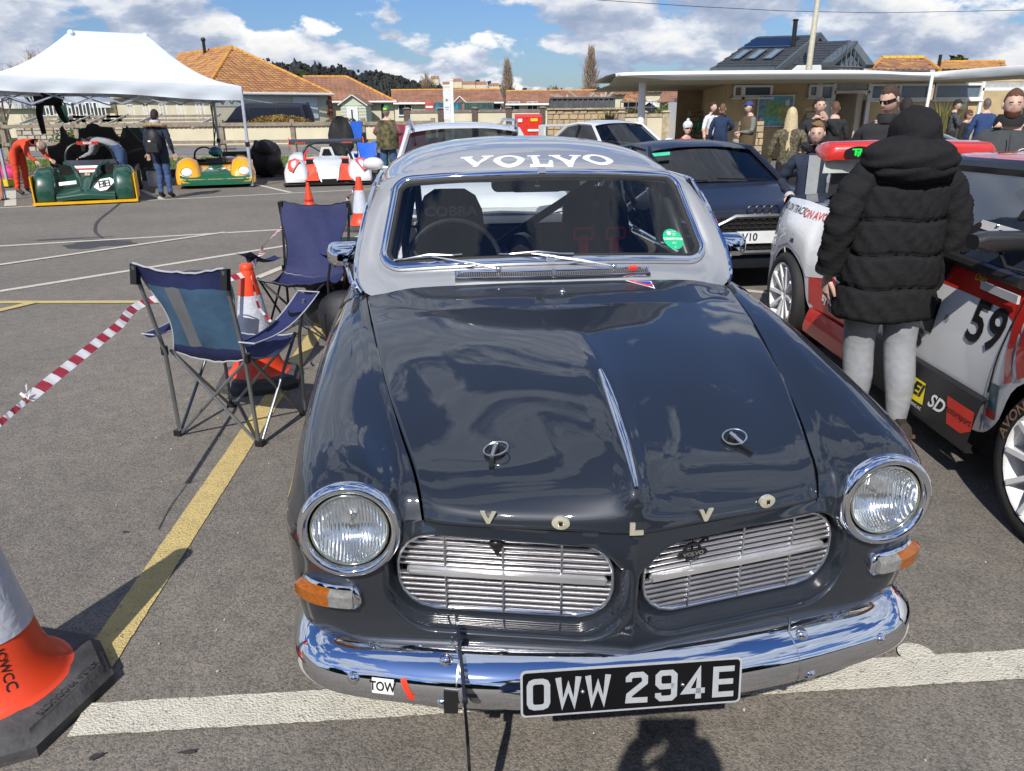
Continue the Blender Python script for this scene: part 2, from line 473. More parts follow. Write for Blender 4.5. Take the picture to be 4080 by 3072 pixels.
PAN = [TOP,
 [(0, -.090, .69), (.16, -.057, .69), (.32, -.024, .69), (.465, .008, .69), (.502, .016, .69), (.531, .022, .650), (.626, .030, .612), (.716, .042, .648), (.758, .06, .70), (.780, .11, .70), (.797, .18, .70), (.802, .30, .70)],
 [(0, -.092, .60), (.16, -.058, .60), (.32, -.026, .60), (.465, .004, .60), (.52, .014, .595), (.57, .022, .585), (.63, .032, .575), (.71, .058, .585), (.752, .085, .60), (.780, .13, .605), (.797, .19, .61), (.802, .30, .61)],
 [(0, -.086, .51), (.16, -.055, .51), (.32, -.024, .51), (.465, .004, .51), (.52, .014, .51), (.58, .026, .505), (.64, .040, .50), (.71, .065, .50), (.752, .095, .50), (.780, .14, .50), (.797, .20, .50), (.802, .30, .50)],
 [(0, -.082, .44), (.16, -.054, .44), (.32, -.026, .44), (.465, .000, .44), (.52, .010, .44), (.58, .022, .44), (.64, .038, .44), (.71, .076, .44), (.748, .105, .44), (.775, .15, .44), (.79, .21, .44), (.797, .30, .44)],
 [(0, -.02, .38), (.16, .005, .38), (.32, .03, .38), (.465, .05, .38), (.52, .058, .38), (.58, .068, .38), (.64, .08, .37), (.71, .10, .37), (.745, .125, .37), (.770, .17, .37), (.785, .22, .37), (.79, .30, .37)],
 ]
def gface(x):   # grille face plane
 return -.034 + .185 * x
GX0, GX1, GZ0, GZ1 = .032, .532, .497, .704
def gshape(x, z):   # signed distance to the stadium opening, negative inside
 cx, cz = (GX0 + GX1) / 2, (GZ0 + GZ1) / 2 + (x - .28) * .02
 hx, hz, r = (GX1 - GX0) / 2, (GZ1 - GZ0) / 2, .088
 qx, qz = abs(x - cx) - hx + r, abs(z - cz) - hz + r
 return hypot(max(qx, 0), max(qz, 0)) + min(max(qx, qz), 0) - r
P = crs(PAN, 22, 20)
mb = MB(); rows, cols = P.shape[0], P.shape[1]
inside = np.zeros((rows, cols), bool)
for i in range(rows):
 for j in range(cols):
  x, y, z = P[i, j]
  if x < .6:
   d = gshape(x, z)
   fl_ = .030 if z < .66 else .014; k = min(max((fl_ - d) / fl_, 0), 1); k = k * k * (3 - 2 * k)
   tgt = gface(x) + .012
   if z < .74: P[i, j, 1] = y + (tgt - y) * k if d > 0 else tgt + (.05 if d < -.006 else 0)
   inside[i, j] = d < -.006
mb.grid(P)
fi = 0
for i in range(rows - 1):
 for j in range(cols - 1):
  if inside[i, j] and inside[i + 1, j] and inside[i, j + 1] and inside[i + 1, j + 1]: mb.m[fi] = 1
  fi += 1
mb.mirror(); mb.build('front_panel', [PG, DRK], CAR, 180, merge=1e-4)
F = crs(FEN, 10, 8)
side = [[(.800, .30, .745), (.806, .45, .752), (.808, .60, .76), (.810, .75, .765), (.812, .90, .77), (.812, 1.08, .775), (.813, 1.25, .78)],
 [(.803, .30, .60), (.810, .40, .66), (.814, .52, .71), (.816, .74, .72), (.816, .95, .70), (.815, 1.10, .62), (.812, 1.25, .60)],
 [(.795, .30, .37), (.806, .365, .48), (.812, .49, .615), (.814, .73, .665), (.814, .97, .61), (.810, 1.095, .47), (.808, 1.25, .45)],
 [(.79, .30, .30), (.80, .35, .38), (.806, .48, .60), (.808, .73, .65), (.808, .98, .60), (.80, 1.12, .30), (.80, 1.25, .28)]]
for s in (1, -1):
 m1 = MB(); G = F.copy(); G[:, :, 0] *= s; m1.grid(G)
 m1.add([(s * .466, .03, .750)], [])
 S2 = crs(side, 8, 10); S2[:, :, 0] *= s; m1.grid(S2)
 sm = [cr1(SEAM, 10), cr1([(x, y, z - .05) for x, y, z in SEAM], 10)]
 fl = np.array(sm); fl[:, :, 0] *= s; m1.grid(fl)
 m1.build('wing', PG, CAR, 40, merge=1e-4)
HOOD = []
def hr(*p): HOOD.append(list(p))
hr((0, -.082, .751), (.05, -.075, .750), (.16, -.050, .750), (.32, -.017, .750), (.42, .008, .751), (.460, .024, .752))
hr((0, -.070, .795), (.05, -.058, .790), (.16, -.030, .784), (.32, .004, .783), (.42, .034, .790), (.467, .066, .802))
hr((0, -.042, .848), (.05, -.012, .838), (.16, .035, .832), (.32, .075, .826), (.42, .105, .824), (.482, .145, .834))
hr((0, .09, .908), (.06, .11, .893), (.17, .17, .877), (.31, .20, .863), (.43, .235, .858), (.515, .29, .867))
hr((0, .34, .968), (.07, .35, .956), (.20, .38, .935), (.34, .42, .918), (.47, .48, .907), (.552, .46, .901))
hr((0, .62, .997), (.08, .62, .991), (.22, .63, .979), (.37, .65, .963), (.50, .68, .946), (.592, .70, .936))
hr((0, .86, 1.010), (.10, .86, 1.008), (.25, .865, 1.002), (.41, .875, .992), (.53, .89, .977), (.620, .90, .965))
hr((0, .935, 1.012), (.12, .935, 1.011), (.27, .938, 1.008), (.43, .95, 1.000), (.55, 1.02, .990), (.634, 1.0, .974))
hr((0, .955, 1.014), (.12, .955, 1.0135), (.27, .96, 1.0105), (.44, .975, 1.0035), (.565, 1.06, .997), (.642, 1.06, .980))
hr((0, 1.05, 1.032), (.12, 1.05, 1.032), (.27, 1.055, 1.029), (.47, 1.075, 1.020), (.58, 1.13, 1.003), (.655, 1.15, .988))
hr((0, 1.135, 1.047), (.12, 1.137, 1.047), (.27, 1.142, 1.044), (.49, 1.163, 1.034), (.60, 1.195, 1.010), (.663, 1.228, .993))
HF_ = crs([[(-x, y, z) for x, y, z in r_[:0:-1]] + r_ for r_ in HOOD], 8, 10); H = HF_[:, 50:]
mb = MB(); mb.grid(H)
edge = np.array([H[:, -1, :], H[:, -1, :] + np.array([-.004, 0, -.03])]); mb.grid(edge)
edge = np.array([H[0], H[0] + np.array([0, .004, -.004]), H[0] + np.array([0, .03, -.006])]); mb.grid(edge, flip=True)
mb.mirror()
hood = mb.build('bonnet', PG, CAR, 180, merge=1e-4)
HT = bvh([hood])
def on(x, y, off=0.0):
 h = HT.ray_cast(Vector((x, y, 2)), Vector((0, 0, -1))); return h[0] + h[1] * (off if h[1].z > 0 else -off), (h[1] if h[1].z > 0 else -h[1])
mb = MB(); mb.grid([[(x, y, z) for x in (-.44, 0, .44)] for y, z in ((.04, .70), (.3, .76), (1.2, .88))]); mb.build('dark_gap_underlay', DRK, CAR, 0)  # black sheet added under the bonnet so the panel gaps look dark
mb = MB(); mb.box((0, .9, .38), (1.5, 1.2, .1)); mb.build('underbody', DRK, CAR, 0)
def ws(x, t, off=0.0):
 q = (x / .6) ** 2
 return Vector((x, 1.233 + .303 * t + .078 * q - .71 * off, 1.092 + .307 * t - .028 * q + .70 * off))
def wsout(inset=0.0, n=8):
 """frame outline in (x,t), counter clockwise from bottom centre, right half"""
 pts = []; b, tp, r = .622 - inset, .578 - inset, max(.085 - inset, .02)
 pts += [(x * (b - r), inset / .43) for x in (0, .25, .5, .75, 1)]
 for k in range(1, n): a = R(-90 + 90 * k / n); pts.append((b - r + r * cos(a), (r * sin(a) + r + inset) / .43))
 t1 = (inset + r) / .43; t2 = 1 - (inset + r) / .43
 for k in range(5): q = k / 4; pts.append((b + (tp - b) * q, t1 + (t2 - t1) * q))
 for k in range(1, n): a = R(90 * k / n); pts.append((tp - r + r * cos(a), 1 - (inset + r - r * sin(a)) / .43))
 pts += [(x * (tp - r), 1 - inset / .43) for x in (1, .75, .5, .25, 0)]
 return pts
outl = wsout(0)
full = lambda pts, off: [ws(x, t, off) for x, t in pts] + [ws(-x, t, off) for x, t in reversed(pts[1:-1])]
mb = MB(); mb.loft([full(wsout(i), o) for i, o in ((.0, -.004), (.001, .009), (.007, .016), (.014, .012), (.022, .015), (.029, .009), (.031, -.002))], True, False)
mb.build('windscreen_trim', CH, CAR, 180)
for x_, t_ in ((.004, 1 - .014 / .43), (0, .014 / .43)): mb = MB(); mb.box(ws(x_, t_, .016), (.028, .030, .007), (R(45), 0, 0)); mb.build('trim_clip', CHB, CAR, 30)
mb = MB(); mb.loft([full(wsout(i), o) for i, o in ((.030, .004), (.034, .010), (.040, .007), (.046, -.002))], True, False); mb.build('windscreen_seal', RUB, CAR, 180)
mb = MB(); mb.loft([full(wsout(i), -.005) for i in (-.006, .0)], True, False); mb.build('seal_lip', DRK, CAR, 180)
gl = wsout(.036); mb = MB()
mb.grid([[ws(x * k, t, .001) for k in np.linspace(-1, 1, 25)] for x, t in [(p[0], p[1]) for p in gl if p[0] > .4]]); mb.build('windscreen', GLS, CAR, 180)
rear = [tuple(H[-1, j]) for j in range(H.shape[1])]
def rearat(x):
 xs = [p[0] for p in rear]; return Vector((x, np.interp(x, xs, [p[1] for p in rear]), np.interp(x, xs, [p[2] for p in rear])))
n = len(outl); inner = [ws(x, t, -.006) for x, t in outl]; outer = []
PIL = [(.668, 1.235, .992), (.700, 1.30, 1.03), (.704, 1.36, 1.09), (.690, 1.44, 1.17), (.668, 1.54, 1.26), (.640, 1.66, 1.345)]
pilc = cr1(PIL, 8)
ib = [i for i, (x, t) in enumerate(outl) if t > .17][0]
it = [i for i, (x, t) in enumerate(outl) if t > .86][0]
for i, (x, t) in enumerate(outl):
 if i <= ib - 4: outer.append(rearat(.60 * x / outl[ib - 4][0]))
 elif i < ib + 1:
  q = (i - ib + 4) / 5; a = rearat(.60).lerp(Vector(PIL[0]), min(1, q * 1.25)); outer.append(a if q < .8 else Vector(pilc[3]))
 elif i < it:
  q = (i - ib) / (it - ib); outer.append(Vector(pilc[int(3 + q * (len(pilc) - 4 - 3))]))
 else:
  q = (i - it) / (n - 1 - it); q = min(1, q * 1.02)
  tpx = .62 * (1 - q); outer.append(Vector((tpx, 1.625 + .06 * (tpx / .62) ** 2 - .0, 1.437 - .055 * (tpx / .62) ** 2 - .03 * (tpx / .62) ** 6)))
mb = MB(); ringsS = []
for k in range(7):
 q = k / 6; ring = []
 for a, b in zip(inner, outer):
  p = a.lerp(b, q); bul = sin(pi * q) * .010
  d = (b - a); nn = Vector((0, -.6, .8)); p = p + nn * (bul * (1 if d.length > .05 else .4)); ring.append(p)
 ringsS.append(ring)
mb.loft(ringsS, False, False); mb.mirror()
cowl = mb.build('scuttle_and_pillars', PS, CAR, 180, merge=1e-4)
ROOF = []
top = [outer[i] for i in range(it, n)][::-1]
xs = [0, .16, .32, .46, .56, .62]
def topat(x):
 return Vector((x, np.interp(x, [p.x for p in top], [p.y for p in top]), np.interp(x, [p.x for p in top], [p.z for p in top])))
ROOF.append([tuple(topat(x)) for x in xs[:-1]] + [tuple(topat(.62))])
for y, zc, w in ((1.80, 1.478, .635), (2.05, 1.500, .645), (2.35, 1.505, .645), (2.65, 1.490, .635), (2.90, 1.452, .615), (3.06, 1.40, .60)):
 ROOF.append([(k * w, y, zc - dz) for k, dz in ((0, 0), (.26, .004), (.52, .020), (.75, .052), (.92, .105), (1, .165))])
RF = crs(ROOF, 8, 10)
mb = MB(); mb.grid(RF); mb.mirror(); roof = mb.build('roof', PS, CAR, 180, merge=1e-4)
mb = MB(); mb.tube([(0, 2.5, 1.50), (0, 2.51, 1.515)], [.016, .010], 10); mb.build('aerial_base', BLK, CAR)
gut = [Vector(p) for p in pilc[2:]] + [Vector((.64, 1.75, 1.345))] + [Vector(p) for p in [(.650, 2.05, 1.345), (.650, 2.35, 1.35), (.64, 2.65, 1.335), (.62, 2.9, 1.295), (.61, 3.06, 1.24)]]
for s in (1, -1):
 mb = MB(); mb.tube([(p.x * s + .004 * s, p.y, p.z + .002) for p in gut], .0085, 8); mb.build('gutter_strip', CH, CAR)
B = []
for y, zt, w in ((1.25, .985, .0), (1.6, .985, 0), (2.2, .975, 0), (2.9, .955, 0), (3.5, .93, -.01), (3.95, .86, -.05), (4.15, .78, -.12)):
 B.append([(.70 + w, y, zt), (.735 + w, y, zt - .005), (.775 + w, y, zt - .05), (.813 + w, y, .76 - (.985 - zt) * .6), (.818 + w, y, .60), (.812 + w, y, .45), (.795 + w, y, .28)])
Bs = crs(B, 10, 6)
for s in (1, -1):
 G = Bs.copy(); G[:, :, 0] *= s; mb = MB(); mb.grid(G); mb.build('body_side', PG, CAR, 180)
 mb = MB(); mb.tube([(s * (x + .003), y, z) for x, y, z in Bs[1:, 18 - 1]], .006, 6); mb.build('side_moulding', CH, CAR)
 mb = MB(); mb.tube([(s * .822, 1.245, .93), (s * .826, 1.24, .70), (s * .815, 1.24, .40)], .0035, 4); mb.build('door_gap', DRK, CAR)
 def sp(y, t): return Vector((s * (.722 - .085 * t), y, .985 + .33 * t))
 mb = MB()
 for y0, y1, z1 in ((1.62, 2.30, 1), (2.36, 3.02, .9)):
  mb.add([sp(y0 - .24 if y0 < 2 else y0, 0), sp(y1, 0), sp(y1 - (.12 if y0 > 2 else 0), z1), sp(y0 + .02, 1)], [(0, 1, 2, 3)])
 mb.build('side_glass', GLS if 0 else GLD, CAR, 0)
 mb = MB(); mb.beam(sp(2.33, -.02), sp(2.33, 1.05), .06, .02, up=(s, 0, 0)); mb.build('door_pillar', PS, CAR)
 mb = MB(); mb.grid([[(s * .722, 2.98, .97), (s * .70, 3.3, .96), (s * .66, 3.5, .95)], [(s * .68, 2.93, 1.15), (s * .66, 3.15, 1.13), (s * .60, 3.32, 1.10)], [(s * .645, 2.85, 1.31), (s * .62, 3.0, 1.27), (s * .60, 3.06, 1.24)]]); mb.build('rear_quarter', PS, CAR, 180)
 mb = MB(); mb.tube([sp(1.36, 0), sp(3.0, 0)], .008, 6); mb.build('waist_trim', CH, CAR)
rw = lambda x, t: (x, 3.06 + .40 * t - .05 * (x / .6) ** 2, 1.385 - .40 * t - .05 * (x / .6) ** 2)
mb = MB(); mb.grid([[rw(x, t) for x in np.linspace(-.54, .54, 13)] for t in (.08, .4, .7, .94)]); mb.build('rear_window', GLS, CAR, 180)
mb = MB(); oo = [rw(x, t) for x, t in ((-.57, .04), (-.3, .04), (0, .04), (.3, .04), (.57, .04), (.60, .5), (.57, .97), (.3, .97), (0, .97), (-.3, .97), (-.57, .97), (-.60, .5))]
mb.tube(oo, .024, 8, closed=True); mb.build('rear_window_frame', PS, CAR)
D_ = []
for y, z, w in ((3.44, .99, .66), (3.7, .965, .66), (3.95, .91, .62), (4.12, .82, .56), (4.2, .62, .52), (4.18, .40, .5)):
 D_.append([(k * w, y - .10 * abs(k) ** 3, z - .03 * k * k) for k in (-1, -.6, 0, .6, 1)])
mb = MB(); mb.grid(crs(D_, 6, 5)); mb.build('boot_lid', PG, CAR, 180)
mb = MB(); mb.grid([[(-.60, 3.0, 1.0), (.60, 3.0, 1.0)], [(-.62, 3.45, .99), (.62, 3.45, .99)]]); mb.build('parcel_shelf', mat('tan_trim', (.42, .36, .27), .8), CAR, 0)
def wheel(parent, c, r, w, tyre, rim, hub=None, spokes=0, s=1, n=32, rimr=.62, lw=.012):
 mb = MB(); x0 = w / 2
 mb.lathe([(r * rimr, -x0 * .8), (r * (rimr + .08), -x0), (r * .93, -x0 * .98), (r * .985, -x0 * .8), (r, -x0 * .5), (r, x0 * .5), (r * .985, x0 * .8), (r * .93, x0 * .98), (r * (rimr + .08), x0), (r * rimr, x0 * .8)], c, (1, 0, 0), n)
 t = mb.build('tyre', tyre, parent, 50)
 mb = MB(); mb.lathe([(r * (rimr + .02), x0 * .9), (r * (rimr + .01), x0 * .96), (r * (rimr - .03), x0 * .9), (r * (rimr - .06), x0 * .5), (r * (rimr - .06), -x0 * .7)], c, (s, 0, 0), n)
 if spokes:
  for k in range(spokes):
   a = 2 * pi * k / spokes
   for b in ((-.10, .10) if spokes < 7 else (0,)):
    p0 = Vector((s * x0 * .62, cos(a + b * .4) * r * .12, sin(a + b * .4) * r * .12)) + Vector(c)
    p1 = Vector((s * x0 * .86, cos(a + b) * r * (rimr - .03), sin(a + b) * r * (rimr - .03))) + Vector(c)
    mb.beam(p0, p1, lw, lw * 1.6, up=(s, 0, 0))
  mb.lathe([(.001, x0 * .7), (r * .12, x0 * .7), (r * .16, x0 * .6), (r * .17, x0 * .4)], c, (s, 0, 0), 16)
 else:
  mb.lathe([(.001, x0 * .5), (r * .25, x0 * .55), (r * .3, x0 * .35), (r * .5, x0 * .3), (r * (rimr - .06), x0 * .5)], c, (s, 0, 0), n)
 mb.build('rim', rim, t, 50)
 mb = MB(); mb.lathe([(.001, -x0 * .2), (r * (rimr - .08), -x0 * .2)], c, (s, 0, 0), n); mb.build('brake_disc', mat('brake_iron', (.10, .09, .085), .5, .6), t)
 return t
TYRE = mat('tyre_rubber', (.018, .018, .019), .75, bump=.15, bscale=40)
for s in (1, -1):
 for y in (.74, 3.34): wheel(CAR, (s * .68, y, .325), .325, .17, TYRE, PG, s=s)
# ---- bumper
def bsec(o, z): return (o, z)
BS = [(-.005, .316), (.012, .324), (.023, .343), (.026, .368), (.019, .396), (-.002, .420), (-.030, .437), (-.062, .446), (-.090, .447)]
BPATH = [(0, -.118), (.10, -.115), (.20, -.107), (.30, -.095), (.40, -.078), (.52, -.050), (.62, -.022), (.69, .006), (.735, .040), (.768, .09), (.784, .16), (.790, .28), (.791, .42)]
bp = cr1([(x, y, 0) for x, y in BPATH], 5)
def bumper(x0, x1, half):
 rings = []; tips = []
 for i, p in enumerate(bp):
  t = bp[min(i + 1, len(bp) - 1)] - bp[max(i - 1, 0)]; t = t / np.linalg.norm(t); nx, ny = t[1], -t[0]
  k = 1.0
  if x0 - 1e-6 <= p[0] <= x1 + 1e-6 or (half and i >= half and p[0] > .6):
   rings.append([(p[0] + nx * o, p[1] + ny * o, z) for o, z in [(a, b) for a, b in cr1(np.array([(q[0], q[1]) for q in BS]), 3)]])
   tips.append((p, nx, ny))
 xe = x1 if not half else x0; e = -1 if not half else 0; p, nx, ny = tips[e]; px_ = Vector((xe, float(np.interp(xe, bp[:30, 0], bp[:30, 1])), 0)); prof_ = cr1(np.array([(q[0], q[1]) for q in BS]), 3)
 ring_ = [(px_.x + nx * o, px_.y + ny * o, z) for o, z in prof_]
 if not half: rings.append(ring_)
 else: rings.insert(0, ring_)
 return rings
def bsurf(x, z, out=0):
 p = Vector((np.interp(x, bp[:, 0], bp[:, 0]), np.interp(x, bp[:40, 0], bp[:40, 1]), 0))
 i = int(np.searchsorted(bp[:, 0], x)); t = bp[min(i + 1, len(bp) - 1)] - bp[max(i - 1, 0)]; t = t / np.linalg.norm(t)
 o = np.interp(z, [q[1] for q in BS[:7]], [q[0] for q in BS[:7]])
 return Vector((x + t[1] * (o + out), p.y - t[0] * (o + out), z)), Vector((t[1], -t[0], 0))
r = bumper(0, .3985, 0)
rc = [[(-a[0], a[1], a[2]) for a in q] for q in reversed(r)][:-1] + r
mb = MB(); mb.loft(rc, False, False); bc = mb.build('bumper_centre', CH, CAR, 180)
for s in (1, -1):
 rr_ = [[(s * a[0], a[1], a[2]) for a in q] for q in bumper(.4005, 2, 30)]
 mb = MB(); mb.loft(rr_, False, False); mb.build('bumper_corner', CH, CAR, 180)
 mb = MB()
 p = [bsurf(.3995, z, .000)[0] for z in (.322, .345, .372, .40, .424, .438)] + [Vector((.412, -.01, .4475))]
 mb.tube([(s * q.x, q.y, q.z) for q in p], .0028, 6); mb.build('bumper_joint', CHB, CAR)
 for x, z in ((.632, .385), (.432, .345), (.428, .428)):
  q, nn = bsurf(x, z, -.004); mb = MB(); mb.ball((0, 0, 0), (.0165, .0165, .014), 16, 8, M=Matrix.Translation((s * q.x, q.y, q.z)) @ Vector((s * nn.x, nn.y, .25)).to_track_quat('Z', 'Y').to_matrix().to_4x4()); mb.build('bumper_bolt', CH, CAR, 60)
BT = bvh([bc]);
PM = frameM((-.012, -.152, .400), (1, 0, .0), (0, .13, 1))
PM = PM @ Matrix.Rotation(R(-.4), 4, 'Z') @ Matrix.Diagonal((.967, .967, 1, 1))
ALU = mat('reflective_silver', (.50, .53, .56), .35, .3, var=.06, vscale=60, bump=.1, bscale=300)
mb = MB(); mb.prism(rrect(.520, .118, .012), -.003, PM); pl = mb.build('number_plate', ALU, CAR, 30)
mb = MB(); mb.prism(rrect(.510, .108, .009), .0006, PM); mb.build('plate_face', mat('plate_black', (.005, .005, .006), .45, spec=.2), pl, 0)
def L_O(w=.05, h=.079, c=.008): x = w / 2; y = h / 2; return [[(-x + c, -y), (x - c, -y), (x - c*.3, -y + c*.3), (x, -y + c), (x, y - c), (x - c*.3, y - c*.3), (x - c, y), (-x + c, y), (-x + c*.3, y - c*.3), (-x, y - c), (-x, -y + c), (-x + c*.3, -y + c*.3), (-x + c, -y)]]
pw_ = .0142; hx, hy = .019, .033
GLY = {
 'O': L_O(.040, .066, .011),
 'W': [[(-.0235, .0395), (-.0135, -.030), (0, .016), (.0135, -.030), (.0235, .0395)]],
 '2': [[(-hx, .016), (-hx, .026), (-.012, hy), (.012, hy), (hx, .026), (hx, .012), (-.0175, -.018), (-hx, -hy + .001), (hx + .007, -hy)]],
 '9': [[(-hx, -.018), (-hx, -.026), (-.012, -hy), (.012, -hy), (hx, -.026), (hx, .026), (.012, hy), (-.012, hy), (-hx, .026), (-hx, .006), (-.012, -.002), (hx, -.002)]],
 '4': [[(.010, -.0395), (.010, .032), (-.021, -.019), (.0255, -.019)]],
 'E': [[(hx + .006, hy), (-hx, hy), (-hx, -hy), (hx + .006, -hy)], [(-hx, 0), (hx + .004, 0)]],
 }
for chx, ch in ((-.219, 'O'), (-.150, 'W'), (-.081, 'W'), (.010, '2'), (.080, '9'), (.147, '4'), (.217, 'E')):
 mb = stroke_mb(GLY[ch], pw_ if ch != 'W' else .0138); mm = MB(); mm.add(mb.v, mb.f, 0, PM @ Matrix.Translation((chx, -.001, .0011))); mm.build('plate_letter', ALU, pl, 0)
for x in (-.117, .118): mb = MB(); mb.ball(PM @ Vector((x, 0, .003)), .005, 8, 6); mb.build('plate_screw', CHB, pl)
mb = MB()
q, nn = bsurf(.578, .385); XD = Vector((1, -.28, 0));
def bump_decal(name, mb0, x, z, m, off, rot=0, kids_=None):
 q, nn = bsurf(x, z); q = Vector((-q.x, q.y, q.z)); nn = Vector((-nn.x, nn.y, 0))
 M = Matrix.Translation(q + nn * .02) @ Matrix(((1, 0, 0, 0), (0, 1, 0, 0), (0, 0, 1, 0), (0, 0, 0, 1)))
 xd = Vector((0, 0, 1)).cross(nn).normalized()
 M = frameM(q + nn * .05, xd, (0, 0, 1)) @ Matrix.Rotation(rot, 4, 'Z')
 return decal(mb0, M, BT2, off, maxlen=.012).build(name, m, kids_ or CAR, 60)
BT2 = bvh([o for o in kids(CAR) if o.name.startswith('bumper_co')])
k = MB(); k.prism([(-.026, -.019), (.026, -.019), (.026, .019), (-.026, .019)], 0.0); k.f = k.f[1:2]; k.m = k.m[:1]
stk = bump_decal('tow_sticker', k, .565, .376, WHT, .0012)
bump_decal('tow_lettering', text_mb('TOW', .032, .0008, sx=.78), .565, .376, BLK, .0022, kids_=stk)
k = MB(); k.add([(-.008, .030, 0), (.006, .030, 0), (.006, -.012, 0), (.012, -.012, 0), (-.001, -.030, 0), (-.014, -.012, 0), (-.008, -.012, 0)], [(0, 1, 2, 3, 4, 5, 6)])
bump_decal('red_arrow_sticker', k, .507, .372, REDV, .0012, rot=.42)
mb = MB(); SX = -.402
prof = [(-.02, .53), (-.055, .525), (-.13, .43), (-.19, .34), (-.215, .25), (-.20, .205), (-.18, .20), (-.165, .25), (-.15, .33), (-.10, .42), (-.03, .49)]
M = Matrix(((0, 0, 1, SX), (1, 0, 0, 0), (0, 1, 0, 0), (0, 0, 0, 1))); mb.prism(prof, .007, M @ Matrix.Rotation(.075, 4, 'Y'))
mb.build('towing_fin', mat('gloss_black', (.008, .008, .009), .12, coat=1), CAR, 30)
mb = MB(); q, nn = bsurf(.412, .36); mb.box((-q.x, q.y - .006, .357), (.032, .005, .056), (R(-8), 0, R(-9))); mb.box((-.388, q.y - .014, .36), (.006, .02, .07)); mb.build('towing_bracket', BLK, CAR)
# ---- grilles
SLT = mat('grille_alloy', (.80, .79, .81), .24, .92)
for s in (1, -1):
 G = MB()
 def gp_(x, z, o=0): return (s * x, gface(x) - o, z)
 zc = lambda x: (x - .28) * .02
 oo = []
 n_ = 56
 for i in range(n_):
  a = 2 * pi * i / n_; lo, hi = 0, .4
  for _ in range(24):
   mid = (lo + hi) / 2
   if gshape(.282 + mid * cos(a), .603 + mid * sin(a)) < 0: lo = mid
   else: hi = mid
  oo.append((.282 + lo * cos(a), .603 + lo * sin(a)))
 def inset(pts, d): return [(x - (x - .282) / max(hypot(x - .282, (z - .603) * 2.2), 1e-4) * d, z - (z - .603) * d / .09) for x, z in pts]
 G.loft([[gp_(x, z, o) for x, z in inset(oo, i)] for i, o in ((-.002, -.008), (0, .003), (.004, .005), (.008, .002), (.009, -.012))], True, False)
 gr = G.build('grille_surround', CH, CAR, 180)
 for k in range(14):
  z = .6045 + (k - 7) * .01455
  if k == 7: continue
  xx = [x for x in np.linspace(.03, .534, 80) if gshape(x, z + zc(x)) < -.003]
  if len(xx) < 2: continue
  a, b = xx[0], xx[-1]
  G = MB(); st = [a + (b - a) * q for q in (0, .33, .66, 1)]
  G.loft([[gp_(x, z + zc(x) + dz, o) for dz, o in ((-.0034, -.010), (-.0042, .0), (-.0022, .003), (.0022, .003), (.0042, -.001), (.0036, -.010))] for x in st], True, True)
  G.build('grille_slat', SLT, gr, 60)
 for x in (.152, .285, .418):
  G = MB()
  for za, zb in ((GZ0 + .004 + zc(x), GZ1 - .004 + zc(x)),): G.tube([gp_(x, za, .002), gp_(x, zb, .002)], .0032, 6)
  G.build('grille_upright', CH, gr, 60)
 G = MB(); G.loft([[gp_(x, .6045 + zc(x) + dz * k, o * k) for dz, o in ((-.008, -.004), (-.009, .010), (-.006, .017), (.005, .017), (.0085, .008), (.008, -.004))] for x, k in ((.050, .5), (.056, 1), (.28, 1), (.500, 1), (.507, .5))], True, True)
 G.build('grille_bar', mat('satin_alloy', (.80, .80, .80), .25, .8), gr, 60)
mb = MB(); mb.ball((-.30, gface(.30) - .02, .695), (.018, .014, .016), 8, 6); mb.add([(-.318, gface(.3) - .02, .70), (-.28, gface(.3) - .022, .70), (-.30, gface(.3) - .028, .665)], [(0, 1, 2)]); mb.build('grille_clip', BLK, CAR)
bx, bz = .150, .656; BM = frameM((bx, gface(bx) - .012, bz), (1, .185, .02), (0, 0, 1))
mb = MB(); ring = [BM @ Vector((.021 * cos(a), .021 * sin(a), 0)) for a in np.linspace(0, 2 * pi, 25)[:-1]]
mb.tube(ring, .0042, 6, closed=True); mb.beam(BM @ Vector((.014, .016, 0)), BM @ Vector((.034, .032, 0)), .005, .004, up=(0, -1, 0)); mb.add([BM @ Vector(p) for p in ((.040, .038, .002), (.022, .037, .002), (.040, .020, .002))], [(0, 1, 2)])
bd = mb.build('grille_badge', BLK, CAR)
mb = MB(); mb.prism([(-.036, -.0075), (.032, -.0075), (.037, 0), (.032, .0075), (-.036, .0075), (-.040, 0)], .003, BM @ Matrix.Translation((0, -.002, .003))); mb.build('badge_band', BLK, bd, 0)
t_ = text_mb('VOLVO', .0135, .0006, sx=1.15); mb = MB(); mb.add(t_.v, t_.f, 0, BM @ Matrix.Translation((0, -.002, .0072))); mb.build('badge_lettering', CH, bd, 0)
# ---- headlamps
LENS = bpy.data.materials.new('lamp_lens'); LENS.use_nodes = True
_t = LENS.node_tree; _t.nodes.clear()
_tr = _t.nodes.new('ShaderNodeBsdfTransparent'); _tr.inputs[0].default_value = (.93, .95, .93, 1)
_g = _t.nodes.new('ShaderNodeBsdfGlossy'); _g.inputs['Roughness'].default_value = .02
_fr = _t.nodes.new('ShaderNodeFresnel'); _fr.inputs[0].default_value = 1.5
_ge = _t.nodes.new('ShaderNodeNewGeometry'); _mr = _t.nodes.new('ShaderNodeMapRange'); _mr.inputs[3].default_value = 1.5; _mr.inputs[4].default_value = 1 / 1.5; _t.links.new(_ge.outputs['Backfacing'], _mr.inputs[0]); _t.links.new(_mr.outputs[0], _fr.inputs[0])
_df = _t.nodes.new('ShaderNodeBsdfTranslucent'); _df.inputs[0].default_value = (.85, .88, .90, 1); _dd = _t.nodes.new('ShaderNodeBsdfDiffuse'); _dd.inputs[0].default_value = (.75, .78, .80, 1); _m0 = _t.nodes.new('ShaderNodeMixShader'); _m0.inputs[0].default_value = .07; _t.links.new(_tr.outputs[0], _m0.inputs[1]); _t.links.new(_dd.outputs[0], _m0.inputs[2])
